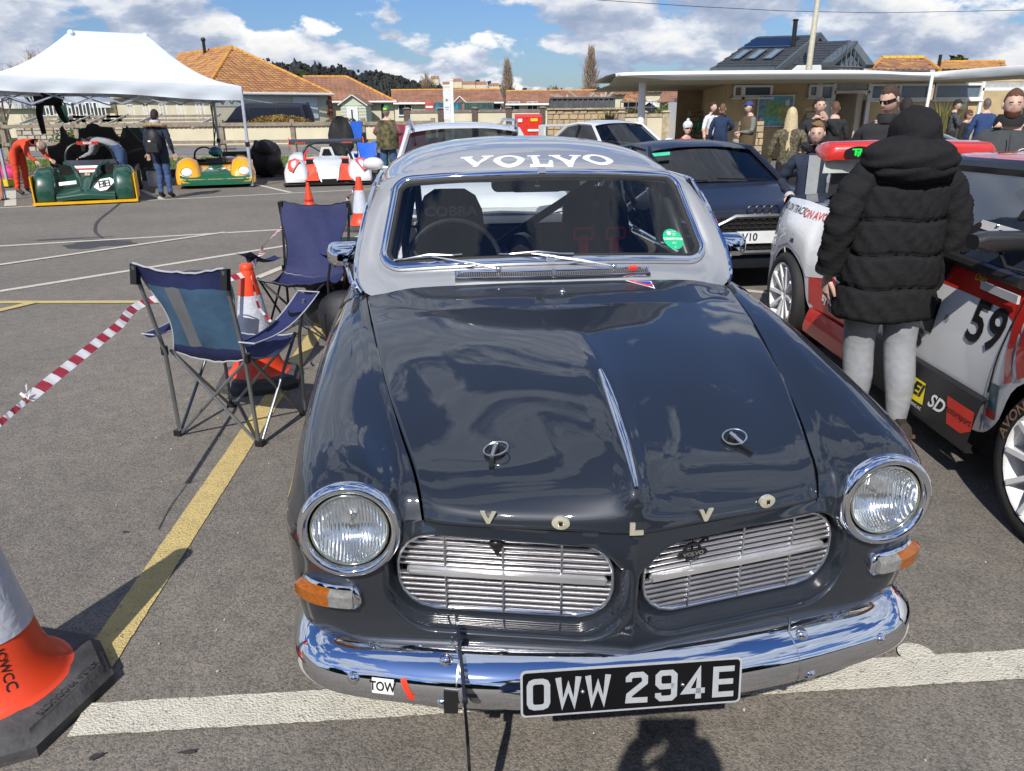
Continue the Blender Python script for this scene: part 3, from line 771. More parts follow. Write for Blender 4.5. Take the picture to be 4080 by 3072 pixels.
_co = _t.nodes.new('ShaderNodeTexCoord'); _w = _t.nodes.new('ShaderNodeTexWave'); _w.inputs['Scale'].default_value = 42; _w.inputs['Distortion'].default_value = .6; _w.inputs['Detail'].default_value = 1
_bp = _t.nodes.new('ShaderNodeBump'); _bp.inputs['Strength'].default_value = .9; _bp.inputs['Distance'].default_value = .004
_m = _t.nodes.new('ShaderNodeMixShader'); _o = _t.nodes.new('ShaderNodeOutputMaterial')
for a_, b_ in ((_co.outputs['Object'], _w.inputs[0]), (_w.outputs[0], _bp.inputs['Height']), (_bp.outputs[0], _g.inputs['Normal']), (_bp.outputs[0], _fr.inputs['Normal']), (_fr.outputs[0], _m.inputs[0]), (_m0.outputs[0], _m.inputs[1]), (_g.outputs[0], _m.inputs[2]), (_m.outputs[0], _o.inputs[0])): _t.links.new(a_, b_)
REFL = mat('lamp_reflector', (.93, .94, .96), .13, 1.0, var=.02, bump=.6, bscale=18)
_t = REFL.node_tree; _w = _t.nodes.new('ShaderNodeTexWave'); _w.inputs['Scale'].default_value = 40; _w.inputs['Distortion'].default_value = 1.5
_co = _t.nodes.new('ShaderNodeTexCoord'); _t.links.new(_co.outputs['Object'], _w.inputs[0])
_bp = _t.nodes.new('ShaderNodeBump'); _bp.inputs['Strength'].default_value = .3; _bp.inputs['Distance'].default_value = .006
_t.links.new(_w.outputs[0], _bp.inputs['Height']); _t.links.new(_bp.outputs[0], _t.nodes['Principled BSDF'].inputs['Normal'])
for s in (1, -1):
 c = (s * .626, .028, .740); ax = (s * .03, -1, .04)
 mb = MB(); mb.lathe([(.113, -.012), (.116, .004), (.114, .014), (.108, .022), (.100, .024), (.094, .018), (.090, .008), (.0895, -.010)], c, ax, 64); hl = mb.build('headlamp_rim', CH, CAR, 180)
 mb = MB(); mb.lathe([(.0895, -.004), (.0865, -.004)], c, ax, 48); mb.build('headlamp_gasket', DRK, hl, 0)
 mb = MB(); mb.lathe([(.0875, -.006), (.0875, .010), (.085, .014), (.082, .012), (.081, .006)], c, ax, 64); mb.build('headlamp_bezel', mat('pale_chrome', (.80, .80, .70), .08, 1.0), hl, 180)
 mb = MB(); mb.lathe([(.0815, .008), (.072, .016), (.055, .0235), (.035, .028), (.015, .030), (.0005, .0305)], c, ax, 48); mb.build('headlamp_lens', LENS, hl, 180)
 mb = MB(); mb.lathe([(.081, .006), (.078, -.006), (.066, -.030), (.048, -.048), (.030, -.058), (.012, -.062), (.0005, -.062)], c, ax, 48); mb.build('headlamp_reflector', REFL, hl, 180)
 mb = MB(); mb.lathe([(.006, -.06), (.006, -.030), (.0005, -.028)], c, ax, 12); mb.build('headlamp_bulb', CHB, hl)
 IP = [(.612, .030, .560), (.636, .032, .562), (.670, .037, .565), (.702, .048, .568), (.728, .066, .571), (.746, .090, .573)]
 ip = cr1(IP, 4)
 def sect(i, hz, dp, base=-.006):
  p = ip[i]; t = ip[min(i + 1, len(ip) - 1)] - ip[max(i - 1, 0)]; t = t / np.linalg.norm(t); nx, ny = t[1], -t[0]
  return [(s * (p[0] + nx * o), p[1] + ny * o, p[2] + z) for o, z in ((base, -hz), (dp * .6, -hz * .98), (dp, -hz * .6), (dp, hz * .6), (dp * .6, hz * .98), (base, hz))]
 nI = len(ip); env = [min(1, .35 + .65 * sqrt(min(i / 3, 1))) * min(1, .5 + .5 * sqrt((nI - 1 - i) / 3)) for i in range(nI)]
 mb = MB(); mb.loft([sect(i, .031 * env[i], .018) for i in range(nI)], True, True); ind = mb.build('indicator_base', CH, CAR, 50)
 mb = MB(); mb.loft([sect(i, .023 * env[i], .034 * min(1, .6 + .1 * i), .012) for i in range(3, 10)], True, True); mb.build('indicator_clear_lens', mat('clear_ribbed_plastic', (.20, .20, .19), .12, coat=.8, var=.25, vscale=90), ind, 50)
 mb = MB(); mb.loft([sect(i, .0235 * env[i], .035, .012) for i in range(9, nI - 1)], True, True); mb.build('indicator_amber_lens', mat('amber_plastic', (.30, .085, .004), .12, coat=.8, var=.2, vscale=120), ind, 50)
# ---- bonnet furniture
sp_ = []
for i in range(15):
 q = i / 14; y = .340 - .405 * q
 p, nn = on(0, max(y, -.05), .0)
 sp_.append(Vector((0, p.y, p.z + .012 - .004 * q)) + (Vector((0, -.006, 0)) if q > .9 else Vector()))
mb = MB(); mb.tube(sp_, [.003 + .009 * sin(pi * min(1, i / 14 * .8 + .15)) for i in range(15)], 8, flat=1.3); mb.build('bonnet_spear', CH, CAR, 60)
def lip(x, z=.770):
 h = HT.ray_cast(Vector((x, -.6, z)), Vector((0, 1, 0))); return h[0], h[1] if h[1].y < 0 else -h[1]
GOLD = mat('gilt_metal', (.88, .84, .66), .30, .7)
LT = {'V': [(-.014, .012), (-.006, .012), (0, -.003), (.006, .012), (.014, .012), (.003, -.012), (-.003, -.012)], 'L': [(-.012, .012), (-.003, .012), (-.003, -.004), (.012, -.004), (.012, -.012), (-.012, -.012)]}
for ch, x, z in (('V', -.317, .770), ('O', -.161, .766), ('L', -.003, .764), ('V', .161, .766), ('O', .317, .770)):
 p, nn = lip(x, z); M = frameM(p + nn * .001, Vector((0, 0, 1)).cross(nn), (0, 0, 1))
 mb = MB()
 if ch == 'O':
  o1 = [(.020 * cos(a), .0155 * sin(a)) for a in np.linspace(0, 2 * pi, 21)[:-1]]; i1 = [(.006 * max(-1, min(1, 1.5 * cos(a))), .0065 * max(-1, min(1, 1.5 * sin(a)))) for a in np.linspace(0, 2 * pi, 21)[:-1]]
  mb.loft([[M @ Vector((x_, y_, z_)) for x_, y_ in o] for o, z_ in ((o1, -.004), (o1, .004), (i1, .006), (i1, .001), ([(0, 0)] * 20, .001))], True, False)
 else: mb.prism([(a * 1.25, b * 1.2) for a, b in LT[ch]], .006, M)
 o_ = mb.build('bonnet_letter', GOLD, CAR, 30); o_.location = nn * .0045
 if ch == 'O': mb = MB(); mb.add([M @ Vector((a, b, .0068)) for a, b in ((-.0045, -.0045), (.0045, -.0045), (.0045, .0045), (-.0045, .0045))], [(0, 1, 2, 3)]); mb.build('letter_centre', DRK, o_, 0)
STEEL = mat('zinc_steel', (.55, .57, .56), .25, .9)
for s in (1, -1):
 p, nn = on(s * .29, .150, 0.001); q = nn.to_track_quat('Z', 'Y').to_matrix().to_4x4(); M = Matrix.Translation(p) @ q
 mb = MB(); mb.lathe([(.026, 0), (.026, .003), (.012, .004), (.011, .014), (.0005, .014)], (0, 0, 0), (0, 0, 1), 20); k = MB(); k.add(mb.v, mb.f, 0, M); pin = k.build('bonnet_pin', BLK, CAR, 40)
 k = MB(); k.tube([M @ Vector((.030 * cos(a) + .004, .026 * sin(a), .012 + .006 * cos(a))) for a in np.linspace(0, 2 * pi, 21)[:-1]], .0022, 6, closed=True); k.build('pin_ring', STEEL, pin)
 k = MB(); k.tube([M @ Vector((0, .012, .016)), M @ Vector((.004, -.03, .012))], .005, 8); k.build('pin_shaft', STEEL, pin)
 k = MB(); k.beam(M @ Vector((.0, -.012, .008)), M @ Vector((.012, -.058, .003)), .011, .008, up=tuple(nn)); k.build('pin_lanyard', BLK, pin)
CT = bvh([cowl])
VM = frameM((.0, 1.158, 1.070), (1, 0, 0), (0, .90, .40))
mb = MB()
def vout(w, h, z, n=6): return [VM @ Vector((x, y + .010 * (x / .34) ** 2 * 1.0, z - .010 * (x / .34) ** 2)) for x, y in rrect(w, h, h * .48, n)]
def vring(w, h, z):
 pts = []
 for i in range(60):
  a = 2 * pi * i / 60; x = w / 2 * max(-1, min(1, 1.6 * cos(a))); e = abs(x) / (w / 2); y = h / 2 * max(-1, min(1, 1.9 * sin(a)))
  pts.append(VM @ Vector((x, y + .014 * (x / .34) ** 2, z - .006 * (x / .34) ** 2)))
 return pts
mb.loft([vring(.70, .046, -.012), vring(.70, .046, .004), vring(.69, .038, .008), vring(.678, .026, .004), vring(.676, .024, -.012)], True, False); vt = mb.build('scuttle_vent_frame', CH, CAR, 60)
mb = MB(); mb.loft([vring(.676, .024, .0005), vring(.01, .001, .0005)], True, False); mb.build('scuttle_vent_back', mat('gold_mesh_dark', (.05, .035, .02), .5), vt, 0)
mb = MB()
for i in range(84):
 x = -.33 + i * .66 / 83; yo = .014 * (x / .34) ** 2; zo = -.006 * (x / .34) ** 2
 mb.beam(VM @ Vector((x, -.011 + yo, .003 + zo)), VM @ Vector((x, .011 + yo, .003 + zo)), .0042, .003)
o = mb.build('scuttle_vent_mesh', mat('tarnished_mesh', (.62, .55, .45), .3, 1.0), vt, 0); o['kind'] = 'stuff'
mb = MB(); mb.box(VM @ Vector((0, 0, .006)), (.012, .04, .006), (R(24), 0, 0)); mb.build('vent_joint', CHB, vt, 0)
mb = MB(); mb.box(VM @ Vector((.285, .004, .014)), (.030, .014, .012), (R(24), 0, R(8))); mb.build('red_tape_tag', REDV, CAR, 0)
p, nn = on(.014, 1.045, 0); mb = MB(); mb.ball(p, (.011, .009, .008)); mb.tube([p, p + Vector((0, 0, .012))], .004, 8); mb.build('washer_jet', CHB, CAR)
def wiper(piv, b0, b1, mid):
 P0 = Vector(piv); mb = MB(); mb.ball(P0, (.012, .012, .012)); mb.tube([P0 - Vector((0, -.01, .02)), P0], .011, 10)
 mb.tube([P0, P0.lerp(Vector(mid), .35) + Vector((0, -.006, .006)), Vector(mid)], [.005, .004, .003], 6); w = mb.build('wiper_arm', CHB, CAR)
 mb = MB(); mb.beam(b0, b1, .004, .007, up=(0, -.7, .7)); c = (Vector(b0) + Vector(b1)) / 2
 mb.tube([Vector(b0).lerp(Vector(b1), .12), c + Vector((0, -.012, .012)), Vector(b0).lerp(Vector(b1), .88)], .0028, 6); mb.build('wiper_blade', CHB, w)
 mb = MB(); mb.beam(Vector(b0) + Vector((0, .004, -.004)), Vector(b1) + Vector((0, .004, -.004)), .004, .008, up=(0, -.7, .7)); mb.build('wiper_rubber', RUB, w)
def wt(x, t): return tuple(ws(x, t, .018))
wiper((-.194, 1.182, 1.088), wt(-.568, .085), wt(-.318, .10), wt(-.436, .10))
wiper((.222, 1.186, 1.086), wt(-.185, .085), wt(.085, .07), wt(-.095, .095))
for s in (1, -1):
 mb = MB(); c = Vector((s * .765, 1.50, 1.10))
 rings = [[c + Vector((s * a * w, b, d * w)) for a, d in rrect(.135, .088, .03, 4)] for w, b in ((.30, -.075), (.62, -.062), (.86, -.035), (.98, .0), (1.0, .03))]
 mb.loft(rings, True, False); mr = mb.build('wing_mirror', CH, CAR, 180)
 mb = MB(); mb.prism(rrect(.128, .081, .027, 4), .002, Matrix(((1, 0, 0, c.x), (0, 0, -1, c.y + .024), (0, 1, 0, c.z), (0, 0, 0, 1)))); mb.build('mirror_glass', mat('mirror_glass', (.9, .9, .9), .01, 1.0), mr, 30)
 mb = MB(); mb.tube([(s * .715, 1.40, .995), (s * .735, 1.41, 1.01), (s * .755, 1.46, 1.07)], [.014, .011, .010], 10); mb.ball((s * .715, 1.40, .995), (.024, .024, .010)); mb.build('mirror_stem', CH, mr)
def slab(ch):
 if ch == 'V': return [[(-.062, .026), (-.062, .034), (-.018, .034), (-.018, .026), (-.026, .026), (.004, -.012), (.028, .026), (.016, .026), (.016, .034), (.060, .034), (.060, .026), (.050, .026), (.006, -.036), (-.010, -.036), (-.052, .026)]]
 if ch == 'L': return [[(-.048, .026), (-.048, .034), (.008, .034), (.008, .026), (-.006, .026), (-.006, -.026), (.030, -.026), (.040, -.008), (.052, -.008), (.050, -.034), (-.048, -.034), (-.048, -.026), (-.034, -.026), (-.034, .026)]]
RT = bvh([roof, cowl])
for ch, x, w in (('V', -.272, 1.18), ('O', -.132, 1), ('L', 0.003, 1.0), ('V', .128, 1.18), ('O', .268, 1)):
 k = MB()
 if ch == 'O':
  o1 = [(.068 * cos(a), .036 * sin(a), 0) for a in np.linspace(0, 2 * pi, 33)[:-1]]; i1 = [(.036 * cos(a), .0255 * sin(a), 0) for a in np.linspace(0, 2 * pi, 33)[:-1]]
  k.loft([o1, i1], True, False)
 else:
  for poly in slab(ch): k.add([(a * w, b, 0) for a, b in poly], [tuple(range(len(poly)))])
 M = frameM((x * .90 + .006, 1.611 + .035 * (x / .3) ** 2, 1.6), (1, .13 * x / .27, 0), (0, 1, 0)) @ Matrix.Diagonal((.92, 1.62, 1, 1))
 decal(k, M, RT, .0012, maxlen=.02).build('roof_letter', WHT, CAR, 60)
GT_ = bvh([o for o in kids(CAR) if o.name == 'windscreen'])
M = frameM(ws(.508, .245, .1), ws(.55, .15) - ws(.45, .15), (0, .7, .7))
k = MB(); k.add([(.042 * cos(a), .047 * sin(a), 0) for a in np.linspace(0, 2 * pi, 33)[:-1]], [tuple(range(32))]); st = decal(k, M, GT_, .0015, maxlen=.03).build('competitor_sticker', mat('green_vinyl', (.02, .42, .20), .4), CAR, 60)
k = text_mb('COMPETITOR', .0135, .0003); decal(k, M, GT_, .0025, maxlen=.03).build('competitor_lettering', WHT, st, 0)
k = text_mb('2022', .009); k2 = MB(); k2.add([(a, b - .018, c) for a, b, c in k.v], k.f)
k = text_mb('motor\nsport\nUK', .009); k2.add([(a + .008, b + .026, c) for a, b, c in k.v], k.f); k2.add([(-.012 + .008 * cos(a), .026 + .009 * sin(a), 0) for a in np.linspace(0, 2 * pi, 13)[:-1]], [tuple(range(12))]); k2.add([(a, b - .037, 0) for a, b in rrect(.004, .004, .001)], [tuple(range(24))])
decal(k2, M, GT_, .0025, maxlen=.03).build('sticker_small_print', WHT, st, 0)
HC = bvh([hood, cowl])
p = (.318, 1.105)
def tri_decal(name, pts, m, off, par=None):
 k = MB(); k.add([(a, b, 0) for a, b in pts], [tuple(range(len(pts)))]); return decal(k, frameM((p[0], p[1], 1.3), (1, 0, 0), (0, 1, 0)), HC, off, maxlen=.03).build(name, m, par or CAR, 0)
tr = tri_decal('union_flag_sticker', [(-.066, .030), (.030, .030), (.026, -.042)], WHT, .001)
tri_decal('flag_blue', [(-.040, .024), (.025, .024), (.022, -.030)], mat('blue_vinyl', (.02, .06, .38), .4), .002, tr)
tri_decal('flag_red', [(-.056, .028), (-.044, .028), (.010, -.012), (.028, .004), (.028, -.006), (.006, -.024)], REDV, .003, tr)
CLO = mat('seat_cloth', (.030, .032, .036), .9)
mb = MB(); mb.box((0, 2.1, .42), (1.4, 1.9, .06)); mb.build('floor_pan', DRK, CAR, 0)
mb = MB(); mb.loft([[(x, y, z) for y, z in ((1.27 + .22 * x * x, 1.05), (1.34 + .22 * x * x, 1.065), (1.44 + .1 * x * x, 1.05), (1.46, .95), (1.40, .75), (1.32, .80))] for x in (-.60, -.4, -.2, 0, .2, .4, .60)], True, True); mb.build('dashboard', mat('dash_black', (.012, .012, .014), .55), CAR, 40)
def seat(x, name_):
 def ring(z, w, y, d, wing): return [(x + a * w, y + b * d - wing * (abs(a) ** 3) * .07, z) for a, b in ((-1, -.6), (-.8, -1), (-.3, -.55), (.3, -.55), (.8, -1), (1, -.6), (1, .8), (.5, 1), (-.5, 1), (-1, .8))]
 mb = MB(); mb.loft([ring(.55, .24, 2.00, .07, 1), ring(.70, .26, 2.04, .07, 1.2), ring(.90, .26, 2.09, .06, 1.3), ring(1.0, .225, 2.12, .06, .8), ring(1.09, .155, 2.14, .06, .6), ring(1.19, .145, 2.16, .06, .5), ring(1.245, .12, 2.17, .055, .3), ring(1.275, .07, 2.18, .03, 0)], True, True); st = mb.build(name_, CLO, CAR, 180)
 mb = MB(); mb.box((x, 1.80, .60), (.50, .48, .14)); mb.build('seat_cushion', CLO, st, 30)
 for k in (-1, 1) if x > 0 else ():
  mb = MB(); mb.beam((x + k * .075, 2.02, 1.07), (x + k * .06, 1.98, .75), .045, .004, up=(0, -1, .2)); mb.build('harness_strap', mat('harness_red', (.60, .02, .03), .7), st)
  mb = MB(); mb.tube([(x + k * .075 + a, 2.005, 1.08 + b) for a, b in rrect(.085, .05, .01, 2)], .007, 6, closed=True); mb.build('harness_buckle', mat('harness_red', (.4, .015, .02)), st)
 return st
s1 = seat(-.34, 'driver_seat'); s2 = seat(.34, 'passenger_seat')
k = text_mb('COBRA', .060, .0022, sx=1.2); mb = MB(); mb.add(k.v, k.f, 0, frameM((-.34, 2.068, 1.185), (1, 0, 0), (0, .12, 1))); mb.build('seat_lettering', mat('pale_thread', (.55, .55, .53), .8), s1, 0)
k = text_mb('S', .03); mb = MB(); mb.add(k.v, k.f, 0, frameM((.34, 2.10, 1.20), (1, 0, 0), (0, .12, 1))); mb.tube([(.34 + .018 * cos(a), 2.098, 1.20 + .018 * sin(a)) for a in np.linspace(0, 6.28, 17)[:-1]], .002, 4, closed=True); mb.build('seat_emblem', mat('pale_thread', (.5, .5, .5)), s2, 0)
mb = MB(); SW = frameM((-.34, 1.60, 1.02), (1, 0, 0), (0, .35, .94)); mb.tube([SW @ Vector((.19 * cos(a), .19 * sin(a), 0)) for a in np.linspace(0, 2 * pi, 33)[:-1]], .011, 8, closed=True)
for a in (R(200), R(-20), R(270)): mb.beam(SW @ Vector((0, 0, -.02)), SW @ Vector((.185 * cos(a), .185 * sin(a), 0)), .025, .006, up=(0, -1, .3))
mb.ball(SW @ Vector((0, 0, -.01)), .035); mb.build('steering_wheel', BLK, CAR)
mb = MB(); mb.lathe([(.05, 0), (.052, .09), (.048, .10), (.045, .06), (.0005, .055)], (-.10, 1.44, 1.12), (.2, .6, -.05), 20); mb.build('gauge_pod', BLK, CAR)
mb = MB(); mb.loft([[(a, 1.66 + b, z) for a, z in [(u_, 1.345 + v_) for u_, v_ in rrect(.36, .075, .025)]] for b in (0, .02)], True, True); mb.tube([(0, 1.60, 1.40), (0, 1.65, 1.35)], .006); mb.loft([[(a, 1.635 + b, 1.335 + z) for a, z in rrect(.21, .055, .02)] for b in (0, .012)], True, True); mb.build('rear_view_mirror', BLK, CAR, 30)
mb = MB(); mb.ball((0, 1.625, 1.335), .014); mb.tube([(0, 1.60, 1.395), (0, 1.625, 1.335)], .004); mb.build('mirror_mount', CHB, CAR)
CAGE = mat('cage_tube', (.02, .02, .025), .4)
mb = MB()
for s in (1, -1):
 mb.tube([(s * .56, 2.45, .45), (s * .57, 2.45, 1.0), (s * .50, 2.45, 1.34), (s * .35, 2.45, 1.42), (0, 2.45, 1.43)], .02, 8); mb.tube([(s * .58, 1.36, .6), (s * .60, 1.45, 1.02), (s * .53, 1.66, 1.31), (s * .50, 2.45, 1.34)], .02, 8); mb.tube([(s * .5, 2.45, 1.34), (s * .5, 3.3, .9)], .02, 8)
mb.tube([(-.53, 2.45, .7), (.50, 2.45, 1.34)], .02, 8); mb.build('roll_cage', CAGE, CAR, 60)
mb = MB(); mb.grid([[(x * k, y, z) for k in (-1, -.5, 0, .5, 1)] for x, y, z in ((.46, 1.68, 1.345), (.46, 2.0, 1.40), (.46, 2.5, 1.40), (.44, 3.0, 1.33))]); mb.build('headlining', mat('headlining', (.03, .03, .032), .9), CAR, 180)
mb = MB(); mb.box((0, 3.0, .73), (1.2, .04, .5)); mb.build('rear_bulkhead', mat('tan_trim2', (.30, .27, .22), .8), CAR, 0)
# --- image pixel helpers: a camera ray through a pixel, taken at a stated distance
_F = 3049.0 * 2212 / 4080
def pixel_ray(px, py):
 X = (px - 1106) / _F; U = -(py - 832.9) / _F
 x = X * cos(ROLL) - U * sin(ROLL); u = X * sin(ROLL) + U * cos(ROLL)
 return Vector((x, cos(PITCH) + u * sin(PITCH), -sin(PITCH) + u * cos(PITCH)))
def at(px, py, Y):
 r = pixel_ray(px, py); return Vector((0, 0, CAMH)) + r * (Y / r.y)
def gr(px, py, z=0):
 r = pixel_ray(px, py); return Vector((0, 0, CAMH)) + r * ((z - CAMH) / r.z)
def g2(px, py): v = gr(px, py); return (v.x, v.y)
# --- painted lines
line((-1.30, 1.90), (-1.62, 7.4), .115, YELLOW_LINE)
line((-1.235, 1.72), (1.75, 1.93), .125, WHITE_LINE, .008)
line((-8.2, 6.98), (-3.0, 6.83), .10, YELLOW_LINE, .006)
line((-4.36, 6.86), (-4.9, 5.6), .10, YELLOW_LINE, .009)
line((-12, 8.04), (-2.05, 11.90), .10, WHITE_LINE)
line((-7.6, 6.33), (-4.12, 11.15), .10, WHITE_LINE, .008)
line((-7.3, 4.5), (-2.6, 10.3), .10, WHITE_LINE)
line((-2.66, 7.83), (-2.0, 11.1), .10, WHITE_LINE, .006)
line((-12.6, 13.0), (-2.0, 18.12), .10, WHITE_LINE)
for a, b in (((-8.4, 17.9), (-6.99, 15.75)), ((-6.2, 19.1), (-4.72, 16.9)), ((-3.6, 19.3), (-2.86, 17.9)), ((-11.35, 17.9), (-9.46, 14.8))): line(a, b, .11 if a[0] > -11 else .2, WHITE_LINE, .008)
line((1.2, 7.70), (2.9, 6.70), .10, WHITE_LINE)
line((4.6, 9.4), (9.5, 8.0), .10, WHITE_LINE)
OIL = mat('oil_stain', (.035, .034, .034), .5, var=.3, vscale=20)
def blot(c, a, b, rot, n=30, seed=1, z=.003):
 rng = random.Random(seed); ph = [rng.uniform(0, 6.3) for _ in range(5)]; pts = []
 for k in range(n):
  t = 2 * pi * k / n; r = 1 + .18 * sin(3 * t + ph[0]) + .12 * sin(5 * t + ph[1]) + .08 * sin(9 * t + ph[2])
  x = a * r * cos(t); y = b * r * sin(t); pts.append((c[0] + x * cos(rot) - y * sin(rot), c[1] + x * sin(rot) + y * cos(rot)))
 return sheet('stain', pts, z, OIL)
blot(g2(212, 527), .42, .34, .1, seed=3); blot(g2(150, 516), .45, .06, .3, seed=4); blot(g2(415, 590), .24, .14, .2, seed=5)
blot(g2(407, 1630), .022, .008, .2, 22, 6, .0105); blot(g2(208, 1640), .018, .009, .6, 22, 7, .0105); blot(g2(272, 1150), .014, .008, 0, 18, 8)
mb = MB(); pts = [g2(*q) for q in ((268, 432), (240, 455), (212, 478), (206, 500), (222, 515))]
P_ = cr1(np.array([(a, b, .005) for a, b in pts]), 6)
mb.grid([[(p[0] - .025, p[1], .005) for p in P_], [(p[0] + .025, p[1], .005) for p in P_]]); o = mb.build('filled_crack', OIL, None, 0); o['kind'] = 'structure'
c = g2(1978, 1418); mb = MB(); mb.add([(c[0] + .055 * cos(a), c[1] + .05 * sin(a), .0115) for a in np.linspace(0, 2 * pi, 25)[:-1]], [tuple(range(24))]); o = mb.build('painted_patch', WHITE_LINE, None, 0); o['kind'] = 'structure'
rng = random.Random(5)
mb = MB()
for k in range(150):
 x = rng.uniform(-2.6, 2.2); y = rng.uniform(.9, 5)
 s_ = rng.uniform(.002, .006); mb.box((x, y, .004), (s_, s_ * rng.uniform(.5, 1.4), .004), (0, 0, rng.uniform(0, 3)))
o = mb.build('loose_chippings', mat('chipping', (.55, .50, .42), .8), None, 0); o['kind'] = 'stuff'; tag(o, 'scattered pale chippings lying on the tarmac near the bumper', 'gravel')
# --- ground beyond the bays
GRASS = mat('grass_base', (.075, .10, .022), .95, var=.35, vscale=1.5)
PATHM = mat('path_grey', (.17, .165, .16), .9, var=.12, vscale=.8, bump=.3)
GRV = mat('gravel_tan', (.25, .21, .15), .95, var=.25, vscale=3)
sheet('verge', [(-40, 20.6), (-2.0, 22.6), (-1.2, 34), (-50, 31)], .012, GRASS)
sheet('path', [(-60, 31.6), (2, 34.2), (2, 41), (-60, 40)], .006, PATHM)
sheet('gravel_strip', [(-60, 40), (2, 41), (2, 44), (-60, 44)], .003, GRV)
sheet('back_road', [(-90, 44), (70, 44), (70, 52), (-90, 50)], -.006, PATHM)
sheet('forecourt', [(-2, 21.4), (60, 21.4), (60, 46), (-1, 46)], -.003, PATHM)
def grass_tufts():
 rng = random.Random(11); mb = MB()
 for k in range(9000):
  x = rng.uniform(-18, -1.6); t = rng.random(); y = 21.6 + .04 * (x + 10) + t * 9
  h = rng.uniform(.05, .16); a = rng.uniform(0, 3.14); w = rng.uniform(.012, .03); dx = rng.uniform(-.04, .04)
  mb.add([(x - w * cos(a), y - w * sin(a), .01), (x + w * cos(a), y + w * sin(a), .01), (x + dx, y + dx, h)], [(0, 1, 2)])
 o = mb.build('grass_blades', mat('grass_blade', (.12, .19, .03), .8, var=.45, vscale=2.5), None, 0); o['kind'] = 'stuff'
 tag(o, 'rough green grass growing on the verge behind the fence line', 'grass')
grass_tufts()
WOOD = mat('weathered_wood', (.27, .22, .17), .85, var=.25, vscale=6, bump=.5, bscale=20)
WOODD = mat('dark_wood', (.10, .08, .065), .85, var=.25, vscale=6, bump=.5, bscale=20)
def P2(px, Y): v = at(px, 300, Y); return v.x
bk = thing('timber_edging', 'low dark timber baulks edging the grass behind the racing cars', 'edging', (-10, 21, 0))
for k in range(7):
 a = Vector((-16 + k * 2.1, 20.3 + k * .36, .11)); b = Vector((-16 + k * 2.1 + 2.06, 20.3 + (k + 1) * .36, .11))
 mb = MB(); mb.beam(a - Vector((-10, 21, 0)), b - Vector((-10, 21, 0)), .2, .2); mb.build('timber', WOODD, bk, 30)
fe = thing('post_and_rail_fence', 'weathered wooden post and rail fence behind the racing cars', 'fence', (0, 0, 0))
fx = [-27.5 + 2.72 * k for k in range(10)]
def fy(x): return 31.4 + .06 * (x + 10)
for x in fx:
 mb = MB(); mb.box((x, fy(x), .68), (.17, .17, 1.42)); mb.build('post', WOOD, fe, 30)
for a, b in zip(fx[:-1], fx[1:]):
 for z, h_ in ((1.22, .13), (.58, .12), (.06, .10)):
  j = random.uniform(-.015, .015); mb = MB(); mb.beam((a + .01, fy(a) - .11, z + j), (b - .01, fy(b) - .11, z - j), .05, h_); mb.build('rail', WOOD, fe, 30)
# --- walls
CREAM = mat('cream_render', (.60, .55, .40), .85, var=.07, vscale=1.2, bump=.15, bscale=30)
BRICKD = mat('dark_brick', (.10, .075, .06), .85, var=.35, vscale=9, bump=.4, bscale=30)
COPE = mat('coping', (.20, .16, .14), .85, var=.3, vscale=7)
def panelwall(name, label, x0, x1, Y, z0, z1, n, pier=.32, thick=.22, mats=(CREAM, BRICKD, COPE), group=None, slope=0):
 t = thing(name, label, 'wall', ((x0 + x1) / 2, Y, 0), group=group); L_ = x1 - x0; ox = -(L_) / 2
 for k in range(n + 1):
  x = ox + L_ * k / n; mb = MB(); mb.box((x, -.05, (z1 + .06 + z0) / 2), (pier, thick + .12, z1 + .06 - z0)); mb.build('pier', mats[1], t, 30)
  mb = MB(); mb.box((x, -.05, z1 + .10), (pier + .12, thick + .24, .08), taper=.5); mb.build('pier_cap', mats[2], t, 30)
 for k in range(n):
  a = ox + L_ * k / n + pier / 2; b = ox + L_ * (k + 1) / n - pier / 2
  mb = MB(); mb.box(((a + b) / 2, 0, (z0 + z1 - .16) / 2), (b - a, thick, z1 - .16 - z0)); mb.build('panel', mats[0], t, 30)
  mb = MB(); mb.box(((a + b) / 2, 0, z1 - .08), (b - a, thick + .1, .15)); mb.build('coping', mats[2], t, 30)
 return t
xa = at(879, 245, 46).x; xb = at(1172, 245, 46).x
panelwall('boundary_wall', 'cream panelled boundary wall with dark brick piers behind the white car roof', xa, xb, 46, 0, 1.72, 4)
lw = thing('low_wall', 'long low cream rendered wall with dotted brick coping behind the rail fence', 'wall', (-13.2, 44.4, 0))
mb = MB(); mb.box((0, 0, .45), (15, .25, .9)); mb.build('render', CREAM, lw, 0)
base_me = None
for k in range(58):
 if base_me is None:
  mb = MB(); mb.box((0, 0, 0), (.22, .34, .11)); base_me = mb.mesh('coping_brick', BRICKD, 30)
 o = addobj('coping_brick', base_me, lw); o.location = (-7.4 + k * .26, 0, .945)
STONE = mat('tan_stone', (.47, .36, .21), .9, var=.28, vscale=5, bump=.7, bscale=25)
STONE2 = mat('grey_tan_stone', (.38, .31, .21), .9, var=.3, vscale=5, bump=.7, bscale=25)
MORT = mat('mortar', (.22, .17, .11), .95, var=.2)
stone_meshes = []
